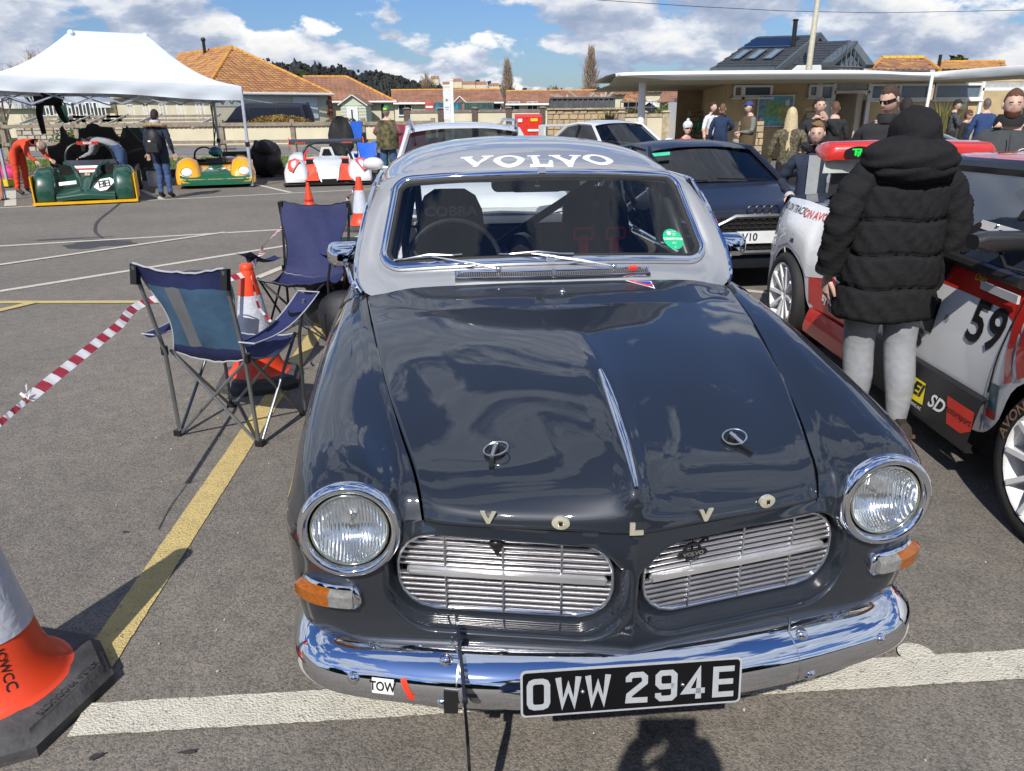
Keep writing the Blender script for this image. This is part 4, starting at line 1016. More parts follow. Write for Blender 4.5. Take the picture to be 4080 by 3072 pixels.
for k in range(10):
 rng = random.Random(k); mb = MB(); w, h_ = .5, .5
 pts = [(x + rng.uniform(-.03, .03), y + rng.uniform(-.03, .03)) for x, y in ((-.46, -.46), (.46, -.46), (.47, 0), (.46, .46), (0, .47), (-.46, .46))]
 vs = [(x, -.0, y) for x, y in pts] + [(x * .88, -1.0, y * .88) for x, y in pts]
 mb.add(vs, [(6, 7, 8, 9, 10, 11)] + [(i, (i + 1) % 6, 6 + (i + 1) % 6, 6 + i) for i in range(6)]); stone_meshes.append(mb.mesh('stone', [STONE if k % 3 else STONE2], 0))
def stonework(parent, x0, x1, z0, z1, y, rh, seed=0, lim=300, proud=.05, shape=None, xf=None):
 rng = random.Random(seed); z = z0; n = 0
 while z < z1 - .02:
  h_ = min(rh * rng.uniform(.75, 1.25), z1 - z); x = x0
  while x < x1 - .02:
   w = min(rh * rng.uniform(1.0, 2.2), x1 - x)
   if x1 - x - w < .08: w = x1 - x
   if (shape is None or shape(x + w / 2, z + h_ / 2)) and n < lim:
    o = addobj('stone', stone_meshes[rng.randrange(10)], parent); o.location = (x + w / 2, y, z + h_ / 2); o.scale = (w, proud * rng.uniform(.6, 1.3), h_); n += 1
   x += w
  z += h_
sx0 = at(1183, 245, 41).x; sx1 = at(1347, 245, 41).x
sw = thing('stone_wall', 'tall tan rubble stone wall between the red skip bin and the spiky plant', 'wall', (0, 41, 0))
mb = MB(); mb.box(((sx0 + sx1) / 2, .16, .84), (sx1 - sx0, .3, 1.68)); mb.build('wall_core', MORT, sw, 0)
stonework(sw, sx0, sx1, 0, 1.64, .01, .23, 3)
mb = MB(); mb.box(((sx0 + sx1) / 2, .1, 1.70), (sx1 - sx0 + .1, .45, .08)); mb.build('wall_top', STONE2, sw, 0)
xa = at(1345, 245, 40).x; xb = at(1490, 245, 40).x
panelwall('garden_wall', 'lower stone topped wall with cream bays behind the white column', xa, xb, 40.5, 0, 1.45, 3, mats=(CREAM, STONE2, STONE2))
sp = thing('stone_pier', 'broad stone pier carrying a small green sign beside the garden wall', 'pier', (at(1511, 260, 34).x, 34, 0))
mb = MB(); mb.box((0, .2, .78), (.86, .4, 1.56)); mb.build('pier_core', MORT, sp, 0); stonework(sp, -.44, .44, 0, 1.58, -.005, .22, 9)
mb = MB(); mb.box((-.05, -.085, 1.0), (.20, .03, .34)); o = mb.build('green_sign', mat('sign_green', (.02, .42, .22), .5), None, 0); o.location = sp.location; tag(o, 'small green notice with white figure on the stone pier', 'sign')
mb = MB(); mb.ball((-.05, -.105, 1.07), (.03, .004, .03)); mb.box((-.05, -.104, .98), (.04, .006, .11)); mb.build('white_figure', WHT, o, 0)
# --- pantile roofs
TILE = mat('clay_tile', (.34, .155, .075), .85, var=.35, vscale=1.1, bump=.3, bscale=30)
TILE2 = mat('clay_tile_lichen', (.42, .22, .075), .9, var=.3, vscale=2, bump=.3, bscale=30)
TILEB = mat('brown_tile', (.27, .135, .082), .85, var=.25, vscale=.9, bump=.3, bscale=30)
RIDGE = mat('ridge_lichen', (.55, .26, .05), .9, var=.25, vscale=3, bump=.3, bscale=20)
GUT = mat('upvc_white', (.72, .73, .74), .35)
def tile_mb(w, l):
 mb = MB(); prof = [(-.5, .0), (-.3, .55), (-.05, .62), (.12, .05), (.3, -.18), (.5, .0)]
 mb.add([(x * w, 0, .03 + z * .05) for x, z in prof] + [(x * w, l * 1.08, z * .05) for x, z in prof] + [(x * w, 0, -.01 + z * .05) for x, z in prof],
 [(i, i + 1, 7 + i, 6 + i) for i in range(5)] + [(12 + i, 13 + i, i + 1, i) for i in range(5)])
 return mb
def roof_face(parent, A, B, C, D, w=.30, l=.34, mats_=(TILE,), pieces=300, seed=0):
 """A,B eave left,right; C,D top right,left. Tiles follow the slope; the first `pieces` are parts of their own, the rest one joined part"""
 A, B, C, D = map(Vector, (A, B, C, D)); ex = (B - A).normalized()
 mid = (D + C) / 2 - (A + B) / 2; up = (mid - ex * mid.dot(ex)); H = up.length; up.normalize(); nn = ex.cross(up)
 mb = MB(); mb.add([A, B, C, D] if (C - D).length > .01 else [A, B, C], [(0, 1, 2, 3)] if (C - D).length > .01 else [(0, 1, 2)]); mb.build('roof_deck', mats_[0], parent, 0)
 rng = random.Random(seed); rows = int(H / l); tm = [tile_mb(w, H / rows).mesh('roof_tile', m, 0) for m in mats_]; cnt = 0; rest = [MB() for _ in mats_]; src = tile_mb(w, H / rows)
 M0 = Matrix(((ex.x, up.x, nn.x), (ex.y, up.y, nn.y), (ex.z, up.z, nn.z)))
 for r_ in range(rows):
  t = r_ / rows; a = A.lerp(D, t); b = B.lerp(C, t); n = int((b - a).length / w)
  x0 = (a - A).dot(ex); k0 = math.ceil(x0 / w)
  for k in range(n):
   x = (k0 + k + .5) * w; p = A + ex * x + up * (H * r_ / rows) + nn * .02
   if x > (b - A).dot(ex) - w * .4: break
   mi = 0 if len(mats_) == 1 or rng.random() > .35 + .3 * t else 1
   if cnt < pieces:
    o = addobj('roof_tile', tm[mi], parent); o.matrix_parent_inverse.identity(); o.matrix_local = Matrix.Translation(p) @ M0.to_4x4(); cnt += 1
   else: rest[mi].add(src.v, src.f, 0, Matrix.Translation(p) @ M0.to_4x4())
 for mi, m_ in enumerate(rest):
  if m_.v: o = m_.build('roof_tiling', mats_[mi], parent, 0); o['kind'] = 'stuff'
def ridge(parent, a, b, m=RIDGE, r=.13):
 a = Vector(a); b = Vector(b); n = max(2, int((b - a).length / .45)); mb = MB()
 for k in range(n): mb.tube([a.lerp(b, k / n), a.lerp(b, (k + .97) / n)], [r, r * .9], 8)
 o = mb.build('ridge_tiles', m, parent, 60); o['kind'] = 'stuff'
def window(parent, c, w, h_, nx=2, facing=0, m=GUT, glass=None, name='window'):
 """window in a wall facing -y (then turned by facing): frame > pane"""
 M = Matrix.Translation(c) @ Matrix.Rotation(facing, 4, 'Z'); mb = MB(); f = .07
 for x in [-w / 2 + f / 2, w / 2 - f / 2] + [-w / 2 + w * k / nx for k in range(1, nx)]: mb.box((x, -.03, 0), (f, .08, h_))
 for z in (-h_ / 2 + f / 2, h_ / 2 - f / 2): mb.box((0, -.034, z), (w, .08, f))
 k = MB(); k.add(mb.v, mb.f, 0, M); fr = k.build(name, m, parent, 0)
 k = MB(); k.add([(-w / 2, 0.005, -h_ / 2), (w / 2, 0.005, -h_ / 2), (w / 2, 0.005, h_ / 2), (-w / 2, 0.005, h_ / 2)], [(0, 1, 2, 3)], 0, M); k.build('pane', glass or mat('window_dark', (.03, .04, .05), .06, spec=.8), fr, 0)
 k = MB(); k.add(*(lambda b: (b.v, b.f))(MB().box((0, -.06, -h_ / 2 - .03), (w + .1, .14, .05))), 0, M); k.build('sill', m, fr, 0)
 return fr
# --- big clay roofed bungalow on the left
H1 = thing('bungalow', 'large cream bungalow with lichen covered clay roof behind the marquee', 'house', (0, 0, 0))
EZ = 2.80
C0 = at(437, 200, 48.4); C0.z = EZ; C1 = at(718, 203, 55); C1.z = EZ
C2 = at(252, 200, 59); C2.z = EZ
AP = at(501, 102, 57.5); RG = at(380, 115, 62)
RG2 = RG + (RG - AP) * 1.2; RG2.z = RG.z - .2
roof_face(H1, C0, C1, AP, AP, w=.31, l=.34, mats_=(TILE, TILE2), pieces=280, seed=1)
dirl = (C2 - C0).normalized(); C2b = C0 + dirl * 16; C2b.z = EZ
roof_face(H1, C2b, C0, AP, AP + dirl * 9, w=.33, l=.36, mats_=(TILE, TILE2), pieces=0, seed=2)
ridge(H1, C0 + Vector((.1, .1, .06)), AP); ridge(H1, C1, AP); ridge(H1, AP, AP + dirl * 9)
mb = MB(); mb.tube([C2b + Vector((0, -.1, -.02)), C0 + Vector((-.05, -.1, -.02)), C1 + Vector((.1, -.1, -.02))], .075, 8); mb.build('gutter', GUT, H1)
def wallq(parent, a, b, z0, z1, m, name='wall', thick=.25):
 a = Vector((a[0], a[1], (z0 + z1) / 2)); b = Vector((b[0], b[1], (z0 + z1) / 2)); mb = MB(); mb.beam(a, b, thick, z1 - z0); return mb.build(name, m, parent, 0)
wi = lambda P_, q: P_ + Vector((.0, .55, 0)) + q
w0 = wi(C0, Vector((.25, 0, 0))); w1 = wi(C1, Vector((-.45, 0, 0))); w2 = wi(C2b, Vector())
wallq(H1, w0, w1, 0, EZ - .02, CREAM); wallq(H1, w0, w2, 0, EZ - .02, CREAM)
GREYS = mat('pale_grey_green', (.42, .46, .44), .8)
mb = MB(); d_ = (w1 - w0).normalized(); n_ = Vector((d_.y, -d_.x, 0));
mb.beam(w0 + n_ * .14 + Vector((0, 0, -.42)), w1 + n_ * .14 + Vector((0, 0, -.42)), .03, .7); mb.build('eaves_board', GREYS, H1, 0)
QU = mat('red_brick', (.22, .07, .035), .85, var=.3, vscale=8)
for k in range(9):
 z = .15 + k * .3; mb = MB(); wq = .42 if k % 2 else .28; mb.box(w1 + n_ * .16 - d_ * (wq / 2 - .16) + Vector((0, 0, z - w1.z)), (wq, .1, .29), (0, 0, atan2(d_.y, d_.x))); mb.build('quoin', QU, H1, 0)
ang = atan2(d_.y, d_.x); sgc = w1 - d_ * 2.0 + n_ * .18
mb = MB(); mb.box((0, 0, 0), (1.9, .04, 1.35)); sg = mb.build('house_sign', mat('sign_pale_blue', (.50, .58, .66), .5), None, 0); sg.location = (sgc.x, sgc.y, 1.95); sg.rotation_euler = (0, 0, ang); tag(sg, 'pale blue board with a small dark leaf emblem on the bungalow wall', 'sign')
mb = MB(); mb.ball((-.18, -.025, .2), (.14, .004, .07)); mb.ball((.16, -.025, .24), (.16, .004, .09)); mb.box((0, -.025, -.05), (.9, .005, .04)); mb.build('leaf_emblem', mat('slate_print', (.12, .16, .2), .6), sg, 0)
nl = Vector((-(w2 - w0).normalized().y * -1, (w2 - w0).normalized().x * -1, 0)); dl = (w2 - w0).normalized()
if nl.y > 0: nl = -nl
al = atan2(nl.x, -nl.y)
for k in range(5):
 q = w0 + dl * (1.3 + k * 2.9) + nl * .13; window(H1, (q.x, q.y, 1.35), 1.1, 1.9, 2, al)
mb = MB(); fp = AP + dirl * 3.8 + Vector((0, -.8, -.5)); mb.tube([fp, fp + Vector((0, 0, 1.1))], .11, 10); mb.ball(fp + Vector((0, 0, 1.15)), (.17, .17, .16)); mb.build('flue', BLK, H1)
H5 = thing('annexe', 'long low cream annexe with grey fascia seen under the marquee', 'building', (0, 0, 0))
a5 = at(8, 240, 62); b5 = at(250, 240, 60)
wallq(H5, a5, b5, 0, 2.1, CREAM); wallq(H5, a5 + Vector((0, -.3, 0)), b5 + Vector((0, -.3, 0)), 2.1, 2.5, mat('pale_grey', (.55, .56, .56), .7), 'fascia', .5)
for k in range(9): window(H5, at(100 + k * 16, 236, 60.0) - Vector((0, .3, 0)), .36, 1.0, 1)
mb = MB(); mb.grid([[a5 + Vector((0, -.4, 1.0)), b5 + Vector((0, -.4, 1.0))], [a5 + Vector((0, 5, 2.2)), b5 + Vector((0, 5, 2.2))]]); mb.build('roof', mat('felt_grey', (.16, .17, .17), .9), H5, 0)
# --- second bungalow with a porch
H2 = thing('bungalow', 'brown tiled bungalow with a pale gabled porch beside the brick quoins', 'house', (0, 0, 0))
Y2 = 72
def q2(px, py, Y): return at(px, py, Y)
e0 = q2(640, 219, Y2); e1 = q2(857, 222, Y2 + 2); e0.z = e1.z = 2.5
t0 = q2(655, 166, Y2 + 4.5); t1 = q2(748, 167, Y2 + 5); t1.z = t0.z
roof_face(H2, e0, e1, t1, t0, w=.42, l=.40, mats_=(TILEB,), pieces=0); ridge(H2, e1, t1); ridge(H2, t0, t1)
wallq(H2, e0 + Vector((0, .6, 0)), e1 + Vector((-.4, .6, 0)), 0, 2.45, CREAM); mb = MB(); mb.tube([e0 + Vector((0, -.05, 0)), e1 + Vector((0, -.05, 0))], .09); mb.build('gutter', GUT, H2)
WD = mat('door_glass', (.03, .035, .035), .1)
window(H2, q2(660, 245, Y2 + .4), 1.4, 2.0, 2); window(H2, q2(689, 243, Y2 + .4), 2.2, 2.3, 1, name='french_window', glass=WD); window(H2, q2(809, 244, Y2 + 2.2), 2.0, 1.7, 2)
pa, pb, pt = q2(735, 226, Y2 - 2), q2(790, 227, Y2 - 2), q2(761, 207, Y2 - 2)
BOARD = mat('pale_green_board', (.50, .54, .44), .7, var=.05)
mb = MB(); ys = Vector((0, 2.6, 0)); mb.add([Vector((pa.x, pa.y, 0)), Vector((pb.x, pb.y, 0)), pb, pt, pa], [(0, 1, 2, 3, 4)]); mb.add([Vector((pb.x, pb.y, 0)), Vector((pb.x, pb.y + 2.6, 0)), pb + ys, pb], [(0, 1, 2, 3)]); mb.add([Vector((pa.x, pa.y, 0)), Vector((pa.x, pa.y + 2.6, 0)), pa + ys, pa], [(0, 1, 2, 3)]); pw = mb.build('porch', BOARD, H2, 0)
for k in range(9):
 z = .25 * k + .2; mb = MB(); mb.box(((pa.x + pb.x) / 2, pa.y - .02, z), (pb.x - pa.x, .04, .03)); mb.build('weatherboard', BOARD, pw, 0)
for a, b in ((pa, pt), (pb, pt)):
 d = (a - b); mb = MB(); mb.beam(b + Vector((0, -.15, .08)), a + d * .16 + Vector((0, -.15, .08)), .08, .22, up=(0, 1, 0)); mb.build('bargeboard', GUT, pw, 0)
 mb = MB(); mb.add([b + Vector((0, -.2, .16)), a + d * .16 + Vector((0, -.2, .16)), a + d * .16 + Vector((0, 3, .16)), b + Vector((0, 3, .16))], [(0, 1, 2, 3)]); mb.build('porch_roof', TILEB, pw, 0)
mb = MB(); mb.box((q2(762, 245, Y2 - 2).x, pa.y - .06, 1.05), (.95, .1, 2.1)); dr = mb.build('door', GUT, H2, 0); mb = MB(); mb.box((q2(761, 245, Y2 - 2).x, pa.y - .12, 1.25), (.12, .03, 1.2)); mb.build('door_pane', WD, dr, 0)
# --- two long tiled bungalows in the middle distance
def longhouse(name, label, px0, px1, pyr, pye, Y, gable=None, wins=(), seed=0, rm=TILEB):
 t = thing(name, label, 'house', (0, 0, 0))
 a = at(px0, pye, Y); b = at(px1, pye, Y); c = at(px1 - 8, pyr, Y + 4.5); d = at(px0 + (0 if seed else 2), pyr, Y + 4.5); b.z = a.z; c.z = d.z
 roof_face(t, a, b, c, d, w=.6, l=.5, mats_=(rm,), pieces=0, seed=seed); ridge(t, d, c); wallq(t, a + Vector((.3, .6, 0)), b + Vector((-.3, .6, 0)), 0, a.z - .05, CREAM)
 mb = MB(); mb.tube([a + Vector((0, -.05, -.02)), b + Vector((0, -.05, -.02))], .11); mb.build('gutter', GUT, t)
 for px, w in wins: window(t, at(px, 235, Y + .4), w, 1.5, 2)
 return t, a
longhouse('bungalow', 'long brown tiled bungalow behind the blue container and sign post', 845, 1088, 195, 224, 96, wins=((875, 1.6), (1064, 2)), seed=1)
longhouse('bungalow', 'long orange ridged bungalow between the two bare poplars', 1092, 1318, 197, 226, 92, wins=((1110, 1.4), (1150, 1.2)), seed=0)
gt = at(941, 200, 93); mb = MB(); ga, gb, gc = at(975, 226, 93), at(1012, 226, 93), at(993, 208, 93)
g_ = thing('gable_porch', 'small white edged gable behind the blue and green containers', 'porch', (0, 0, 0)); mb.add([Vector((ga.x, 93, 0)), Vector((gb.x, 93, 0)), gb, gc, ga], [(0, 1, 2, 3, 4)]); mb.build('gable_wall', TILEB, g_, 0)
for a, b in ((ga, gc), (gb, gc)): mb = MB(); mb.beam(b, a + (a - b) * .2, .1, .25, up=(0, 1, 0)); mb.build('bargeboard', GUT, g_, 0)
ROOFS = [(1322, 1375, 190, 205, 70, 'red brown gabled roof left of the white column, mid distance'), (1372, 1440, 188, 200, 88, 'low orange roof at the back of the estate behind the column'), (1420, 1495, 190, 222, 60, 'brown hipped roof right of the white column above the hedge'), (1340, 1400, 204, 222, 52, 'grey brown roof just behind the white column top'), (1470, 1530, 184, 200, 110, 'far red roof tucked under the canopy edge')]
for i, (x0, x1, y0, y1, Y, lab) in enumerate(ROOFS):
 t = thing('house', lab, 'house', (0, 0, 0), group='estate roofs behind the column'); a = at(x0, y1, Y); b = at(x1, y1, Y); c = at(x1 - (x1 - x0) * .2, y0, Y + 4); d = at(x0 + (x1 - x0) * .2, y0, Y + 4)
 b.z = a.z; roof_face(t, a, b, c, d, w=.5, l=.5, mats_=((TILEB, TILE2)[:1 + i % 2]), pieces=0); ridge(t, d, c, TILEB if i % 2 else RIDGE)
 wallq(t, a + Vector((.3, .5, 0)), b + Vector((-.3, .5, 0)), 0, a.z, CREAM if i != 3 else BRICKD)
 mb = MB(); q = c.lerp(d, .3); mb.box(q + Vector((0, 0, .3)), (.6, .5, .9)); mb.build('chimney', QU, t, 0)
dm = thing('dormer_gable', 'white timber gable on a roof beside the column', 'gable', (0, 0, 0)); A_, B_, C_ = at(1385, 231, 50), at(1420, 231, 50), at(1402, 218, 50)
for a, b in ((A_, C_), (B_, C_)): mb = MB(); mb.beam(b, a + (a - b) * .15, .12, .25, up=(0, 1, 0)); mb.build('bargeboard', GUT, dm, 0)
mb = MB(); mb.add([A_, B_, C_], [(0, 1, 2)]); mb.add([Vector((A_.x, 50.01, 0)), Vector((B_.x, 50.01, 0)), B_, A_], [(0, 1, 2, 3)]); mb.build('gable_wall', WD, dm, 0)
SKM = mat('skip_grey', (.075, .08, .085), .6, var=.3, vscale=2)
sk = thing('roll_on_skip', 'long dark grey open skip with loose timber on top of the wall line', 'skip', (0, 0, 0))
a = at(1189, 234, 56); b = at(1328, 234, 56); z0, z1 = a.z - .5, at(1200, 212, 56).z
mb = MB(); mb.box(((a.x + b.x) / 2, 57, (z0 + z1) / 2), (b.x - a.x, 2.2, z1 - z0)); mb.build('skip_body', SKM, sk, 0)
for k in range(13): mb = MB(); mb.box((a.x + .1 + (b.x - a.x - .2) * k / 12, 55.86, (z0 + z1) / 2), (.09, .1, z1 - z0)); mb.build('rib', SKM, sk, 0)
mb = MB(); mb.box(((a.x + b.x) / 2, 55.85, z1), (b.x - a.x, .16, .1)); mb.build('top_rail', SKM, sk, 0)
rng = random.Random(4)
for k in range(14): x = rng.uniform(a.x + .3, b.x - .3); mb = MB(); mb.beam((x, 56.5, z1 - .1), (x + rng.uniform(-1, 1), 57, z1 + rng.uniform(.1, .5)), .12, .08); o = mb.build('scrap_timber', mat('scrap', (.35, .28, .22), .8), sk, 0)
ct = thing('shipping_container', 'weathered blue and green corrugated container behind the sign post', 'container', (0, 0, 0))
for x0, x1, c_ in ((939, 998, (.06, .22, .30)), (1003, 1067, (.07, .13, .11))):
 a = at(x0, 242, 60); b = at(x1, 242, 60); zt = at(x0, 222, 60).z; n = 18; mb = MB(); vs = []
 for i in range(n * 2 + 1): vs.append((a.x + (b.x - a.x) * i / (n * 2), 60 - (.07 if (i // 1) % 2 else 0)))
 mb.grid([[(x, y, z) for x, y in vs] for z in (a.z - .6, zt)]); mb.box(((a.x + b.x) / 2, 61.2, zt - .02), (b.x - a.x, 2.3, .08)); mb.build('corrugated_side', mat('container_%d' % x0, c_, .7, var=.7, vscale=1.6), ct, 0)
pb_ = thing('phone_box', 'faded red phone box beside the blue container', 'kiosk', at(929, 245, 58) * 1); pb_.location.z = 0
mb = MB(); mb.box((0, 0, 1.1), (.62, .62, 2.2)); mb.ball((0, 0, 2.2), (.33, .33, .16)); mb.build('kiosk_body', mat('faded_red', (.42, .08, .06), .6), pb_, 0)
mb = MB(); mb.box((0, -.32, 1.95), (.5, .03, .12)); mb.build('kiosk_sign', WHT, pb_, 0)
mb = MB()
for k in range(5): mb.box((0, -.325, .7 + k * .22), (.40, .03, .15))
o = mb.build('kiosk_panes', WD, pb_, 0); o['kind'] = 'stuff'
RB = mat('bin_red', (.62, .03, .015), .4)
bn = thing('wheeled_skip_bin', 'bright red four wheeled waste bin with yellow label by the brick pier', 'bin', (at(1141, 280, 39).x, 39, 0))
mb = MB(); mb.box((0, 0, .72), (1.18, .9, 1.0), taper=1.06); mb.build('bin_body', RB, bn, 0); mb = MB(); mb.box((0, .05, 1.32), (1.3, 1.0, .18), (.14, 0, 0)); mb.build('bin_lid', RB, bn, 0)
for x, z, w, h_, m_ in ((.27, 1.22, .34, .14, mat('label_yellow', (.75, .5, .02), .5)), (.22, .75, .5, .1, WHT), (-.4, 1.2, .2, .15, WHT)): mb = MB(); mb.box((x, -.50, z), (w, .02, h_)); mb.build('bin_label', m_, bn, 0)
for x in (-.45, .45): mb = MB(); mb.lathe([(.001, -.03), (.1, -.03), (.1, .03), (.001, .03)], (x, -.3, .1), (1, 0, 0), 12); mb.build('castor', BLK, bn)
ps = thing('sign_post', 'white hanging sign board on a tall white post', 'sign', (at(974, 250, 36).x, 36, 0))
mb = MB(); mb.box((.07, 0, 1.45), (.13, .13, 2.9)); mb.box((.07, 0, 2.93), (.17, .17, .07)); mb.build('post', WHT, ps, 0)
mb = MB(); mb.box((-.12, 0, 2.70), (.4, .08, .06)); mb.build('arm', WHT, ps, 0)
mb = MB(); mb.box((-.16, 0, 1.95), (.30, .05, 1.30)); bo = mb.build('sign_board', mat('board_pale', (.66, .68, .70), .5), ps, 0)
mb = MB(); mb.ball((-.16, -.028, 2.1), (.05, .003, .05)); mb.box((-.16, -.028, 1.8), (.18, .003, .03)); mb.box((-.16, -.028, 1.7), (.14, .003, .02)); mb.build('board_print', mat('slate_print', (.12, .16, .2), .6), bo, 0)
rw_ = thing('rubble_wall', 'pale rubble stone retaining wall behind the green racing car', 'wall', (0, 38.2, 0))
x0 = at(25, 270, 38).x; x1 = at(330, 270, 38).x
mb = MB(); mb.box(((x0 + x1) / 2, .2, .62), (x1 - x0, .3, 1.24)); mb.build('wall_core', MORT, rw_, 0)
PALE = mat('pale_stone', (.42, .39, .33), .9, var=.3, vscale=4, bump=.6);
stone_meshes_old = list(stone_meshes)
for i in range(10):
 m_ = stone_meshes[i].copy(); m_.materials[0] = PALE if i % 3 else STONE2; stone_meshes[i] = m_
stonework(rw_, x0, x1, 0, 1.26, .02, .26, 21, lim=290)
stone_meshes[:] = stone_meshes_old
for k, (px, w) in enumerate(((118, 2.6), (195, 2.7), (270, 2.7), (395, 3.2))):
 t = thing('timber_seating', ['left end stepped timber seating below the windows', 'second stepped timber seating from the left under the marquee', 'third stepped timber seating beside the standing woman', 'right end stepped timber seating beside the dark van'][k], 'seating', (at(px, 260, 40).x, 40 - (.4 if k == 3 else 0), 0))
 for j, z in enumerate((1.52, 1.34, 1.18)):
  mb = MB(); mb.box((0, .5 * (2 - j), z), (w, .12, .12)); mb.build('plank', WOOD, t, 0)
 for sx in (-1, 1): mb = MB(); mb.beam((sx * w / 2, 1.2, 1.6), (sx * w / 2 - .7, -.9, .95), .08, .1); mb.build('side_rail', mat('grey_rail', (.4, .38, .35), .8), t, 0)
par = thing('closed_parasol', 'closed dark green parasol standing before the cream annexe', 'parasol', (at(136, 245, 39).x, 39, 0))
mb = MB(); mb.lathe([(.02, 2.25), (.10, 2.0), (.22, 1.35), (.20, 1.30), (.03, 1.32)], (0, 0, 0), n=12); mb.build('canopy', mat('parasol_green', (.01, .10, .05), .8), par); mb = MB(); mb.tube([(0, 0, 0), (0, 0, 1.4)], .025); mb.build('pole', WOODD, par)
rl = thing('metal_railing', 'thin grey metal railing above the garden wall near the column', 'railing', (0, 0, 0))
for k in range(12): p = at(1340 + k * 17, 240, 43); mb = MB(); mb.tube([(p.x, 43, 0), (p.x, 43, 2.05)], .025, 6); mb.build('upright', CHB, rl)
for z in (2.03, 1.75): mb = MB(); mb.tube([(at(1340, 240, 43).x, 43, z), (at(1528, 240, 43).x, 43, z)], .02, 6); mb.build('rail', CHB, rl)
# --- seafront kiosk block with the sweeping white canopy
TAN = mat('tan_wall', (.50, .38, .21), .9, var=.14, vscale=2.5, bump=.5, bscale=35)
KB = thing('seafront_block', 'low tan block building with sweeping white canopy roof and open door on the right', 'building', (0, 0, 0))
YB = 27.0
edge = [(1330, 170, 24.9), (1362, 163, 24.2), (1480, 161, 23.8), (1600, 159, 23.7), (1750, 158.5, 23.9), (1890, 160, 24.4), (1960, 163, 25.6), (2020, 164, 25.9), (2100, 158, 24.4), (2212, 148, 22.2), (2330, 138, 20.5), (2500, 125, 19)]
ec = [at(px, py, Y) for px, py, Y in edge]; ec = cr1(np.array([(p.x, p.y, 2.58) for p in ec]), 5)
back = [(p[0] + .3, 36, 2.55) for p in ec]
sec = []
for (x, y, z), b in zip(ec, back):
 q = min(1, max(.12, (x - ec[0][0]) / 1.6))
 sec.append([(b[0], b[1], 2.72), (x, y + 2.5, z + .12), (x, y + .35, z + .10), (x, y + .08, z + .08), (x, y, z), (x, y + .06, z - .10 * q), (x, y + .35, z - .15 * q), (x, y + 1.6, z - .20), (b[0], b[1], z - .2)])
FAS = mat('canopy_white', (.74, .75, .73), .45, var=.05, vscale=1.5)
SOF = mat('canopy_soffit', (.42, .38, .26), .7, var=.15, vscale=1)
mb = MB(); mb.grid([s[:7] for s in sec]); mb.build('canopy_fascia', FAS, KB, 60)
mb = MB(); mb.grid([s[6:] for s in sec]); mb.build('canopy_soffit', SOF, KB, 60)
mb = MB(); cx = at(1385, 250, 25.4).x; mb.tube([(cx, 25.4, 0), (cx, 25.4, 2.5)], .115, 20); mb.build('column', FAS, KB)
def bx(px0, px1, py0, py1, Y, d, name, m, par=KB, prot=0):
 a = at(px0, py1, Y); b = at(px1, py0, Y); mb = MB(); mb.box(((a.x + b.x) / 2, Y + d / 2 - prot, (a.z + b.z) / 2), (abs(b.x - a.x), d, abs(b.z - a.z))); return mb.build(name, m, par, 0)
gl2 = mat('window_blue', (.10, .14, .18), .08, spec=.8)
def wx(px): return at(px, 200, YB).x
def wall_seg(px0, px1, z0, z1, name='wall', m=TAN, Y=YB):
 mb = MB(); mb.box(((wx(px0) + wx(px1)) / 2, Y + .15, (z0 + z1) / 2), (wx(px1) - wx(px0), .3, z1 - z0)); return mb.build(name, m, KB, 0)
wall_seg(1571, 1770, 0, 2.40); wall_seg(1770, 1801, 0, 1.95, 'wall_white', FAS); wall_seg(1875, 2035, 0, 1.86); wall_seg(2035, 2118, 0, 1.86); wall_seg(1571, 2700, 2.40, 2.46, 'head', TAN, YB - .05)
wall_seg(2225, 2700, 0, 1.86)
mb = MB(); mb.grid([[(wx(1571), YB + .2, z), (wx(1571) + 1.2, 36, z)] for z in (0, 2.5)]); mb.build('side_wall', TAN, KB, 0)
mb = MB(); mb.grid([[(wx(1571), 35, 0), (wx(2700), 35, 0)], [(wx(1571), 35, 2.4), (wx(2700), 35, 2.4)]]); mb.build('back_wall', TAN, KB, 0)
mb = MB(); mb.box(((wx(1571) + wx(2700)) / 2, 31, .01), (wx(2700) - wx(1571), 8, .02)); mb.build('floor_slab', DRK, KB, 0)
def wpane(px0, px1, z0, z1, n, mg=gl2):
 window(KB, ((wx(px0) + wx(px1)) / 2, YB - .02, (z0 + z1) / 2), wx(px1) - wx(px0), z1 - z0, n, 0, FAS, mg)
for a_, b_, n_ in ((1770, 1800, 1), (1878, 2006, 2), (2016, 2119, 1), (2225, 2400, 2)): wall_seg(a_, b_, 2.36, 2.42, 'lintel', FAS, YB); wpane(a_, b_, 1.86, 2.36, n_)
wpane(1583, 1604, 1.98, 2.36, 1, mat('window_vent', (.25, .20, .16), .5)); wpane(1604, 1667, 1.98, 2.36, 1); wpane(1745, 1766, 1.96, 2.36, 1)
def louvre(px0, px1, z0, z1):
 mb = MB(); n = 8
 for k in range(n): mb.box(((wx(px0) + wx(px1)) / 2, YB - .02, z0 + (z1 - z0) * (k + .5) / n), (wx(px1) - wx(px0), .05, (z1 - z0) / n * .75), (.5, 0, 0))
 mb.box(((wx(px0) + wx(px1)) / 2, YB + .06, (z0 + z1) / 2), (wx(px1) - wx(px0), .02, z1 - z0)); mb.build('louvre', mat('louvre_grey', (.52, .53, .52), .6), KB, 0)
louvre(1801, 1875, 2.14, 2.40); louvre(2119, 2225, 2.2, 2.4)
for px, zb, w_ in ((1800, 2.4, .09), (1876, 2.4, .12), (2118, 2.4, .09), (2225, 2.4, .09), (1768, 2.4, .10)):
 mb = MB(); mb.box((wx(px), YB - .06, zb / 2), (w_, .12, zb)); mb.build('door_frame', FAS, KB, 0)
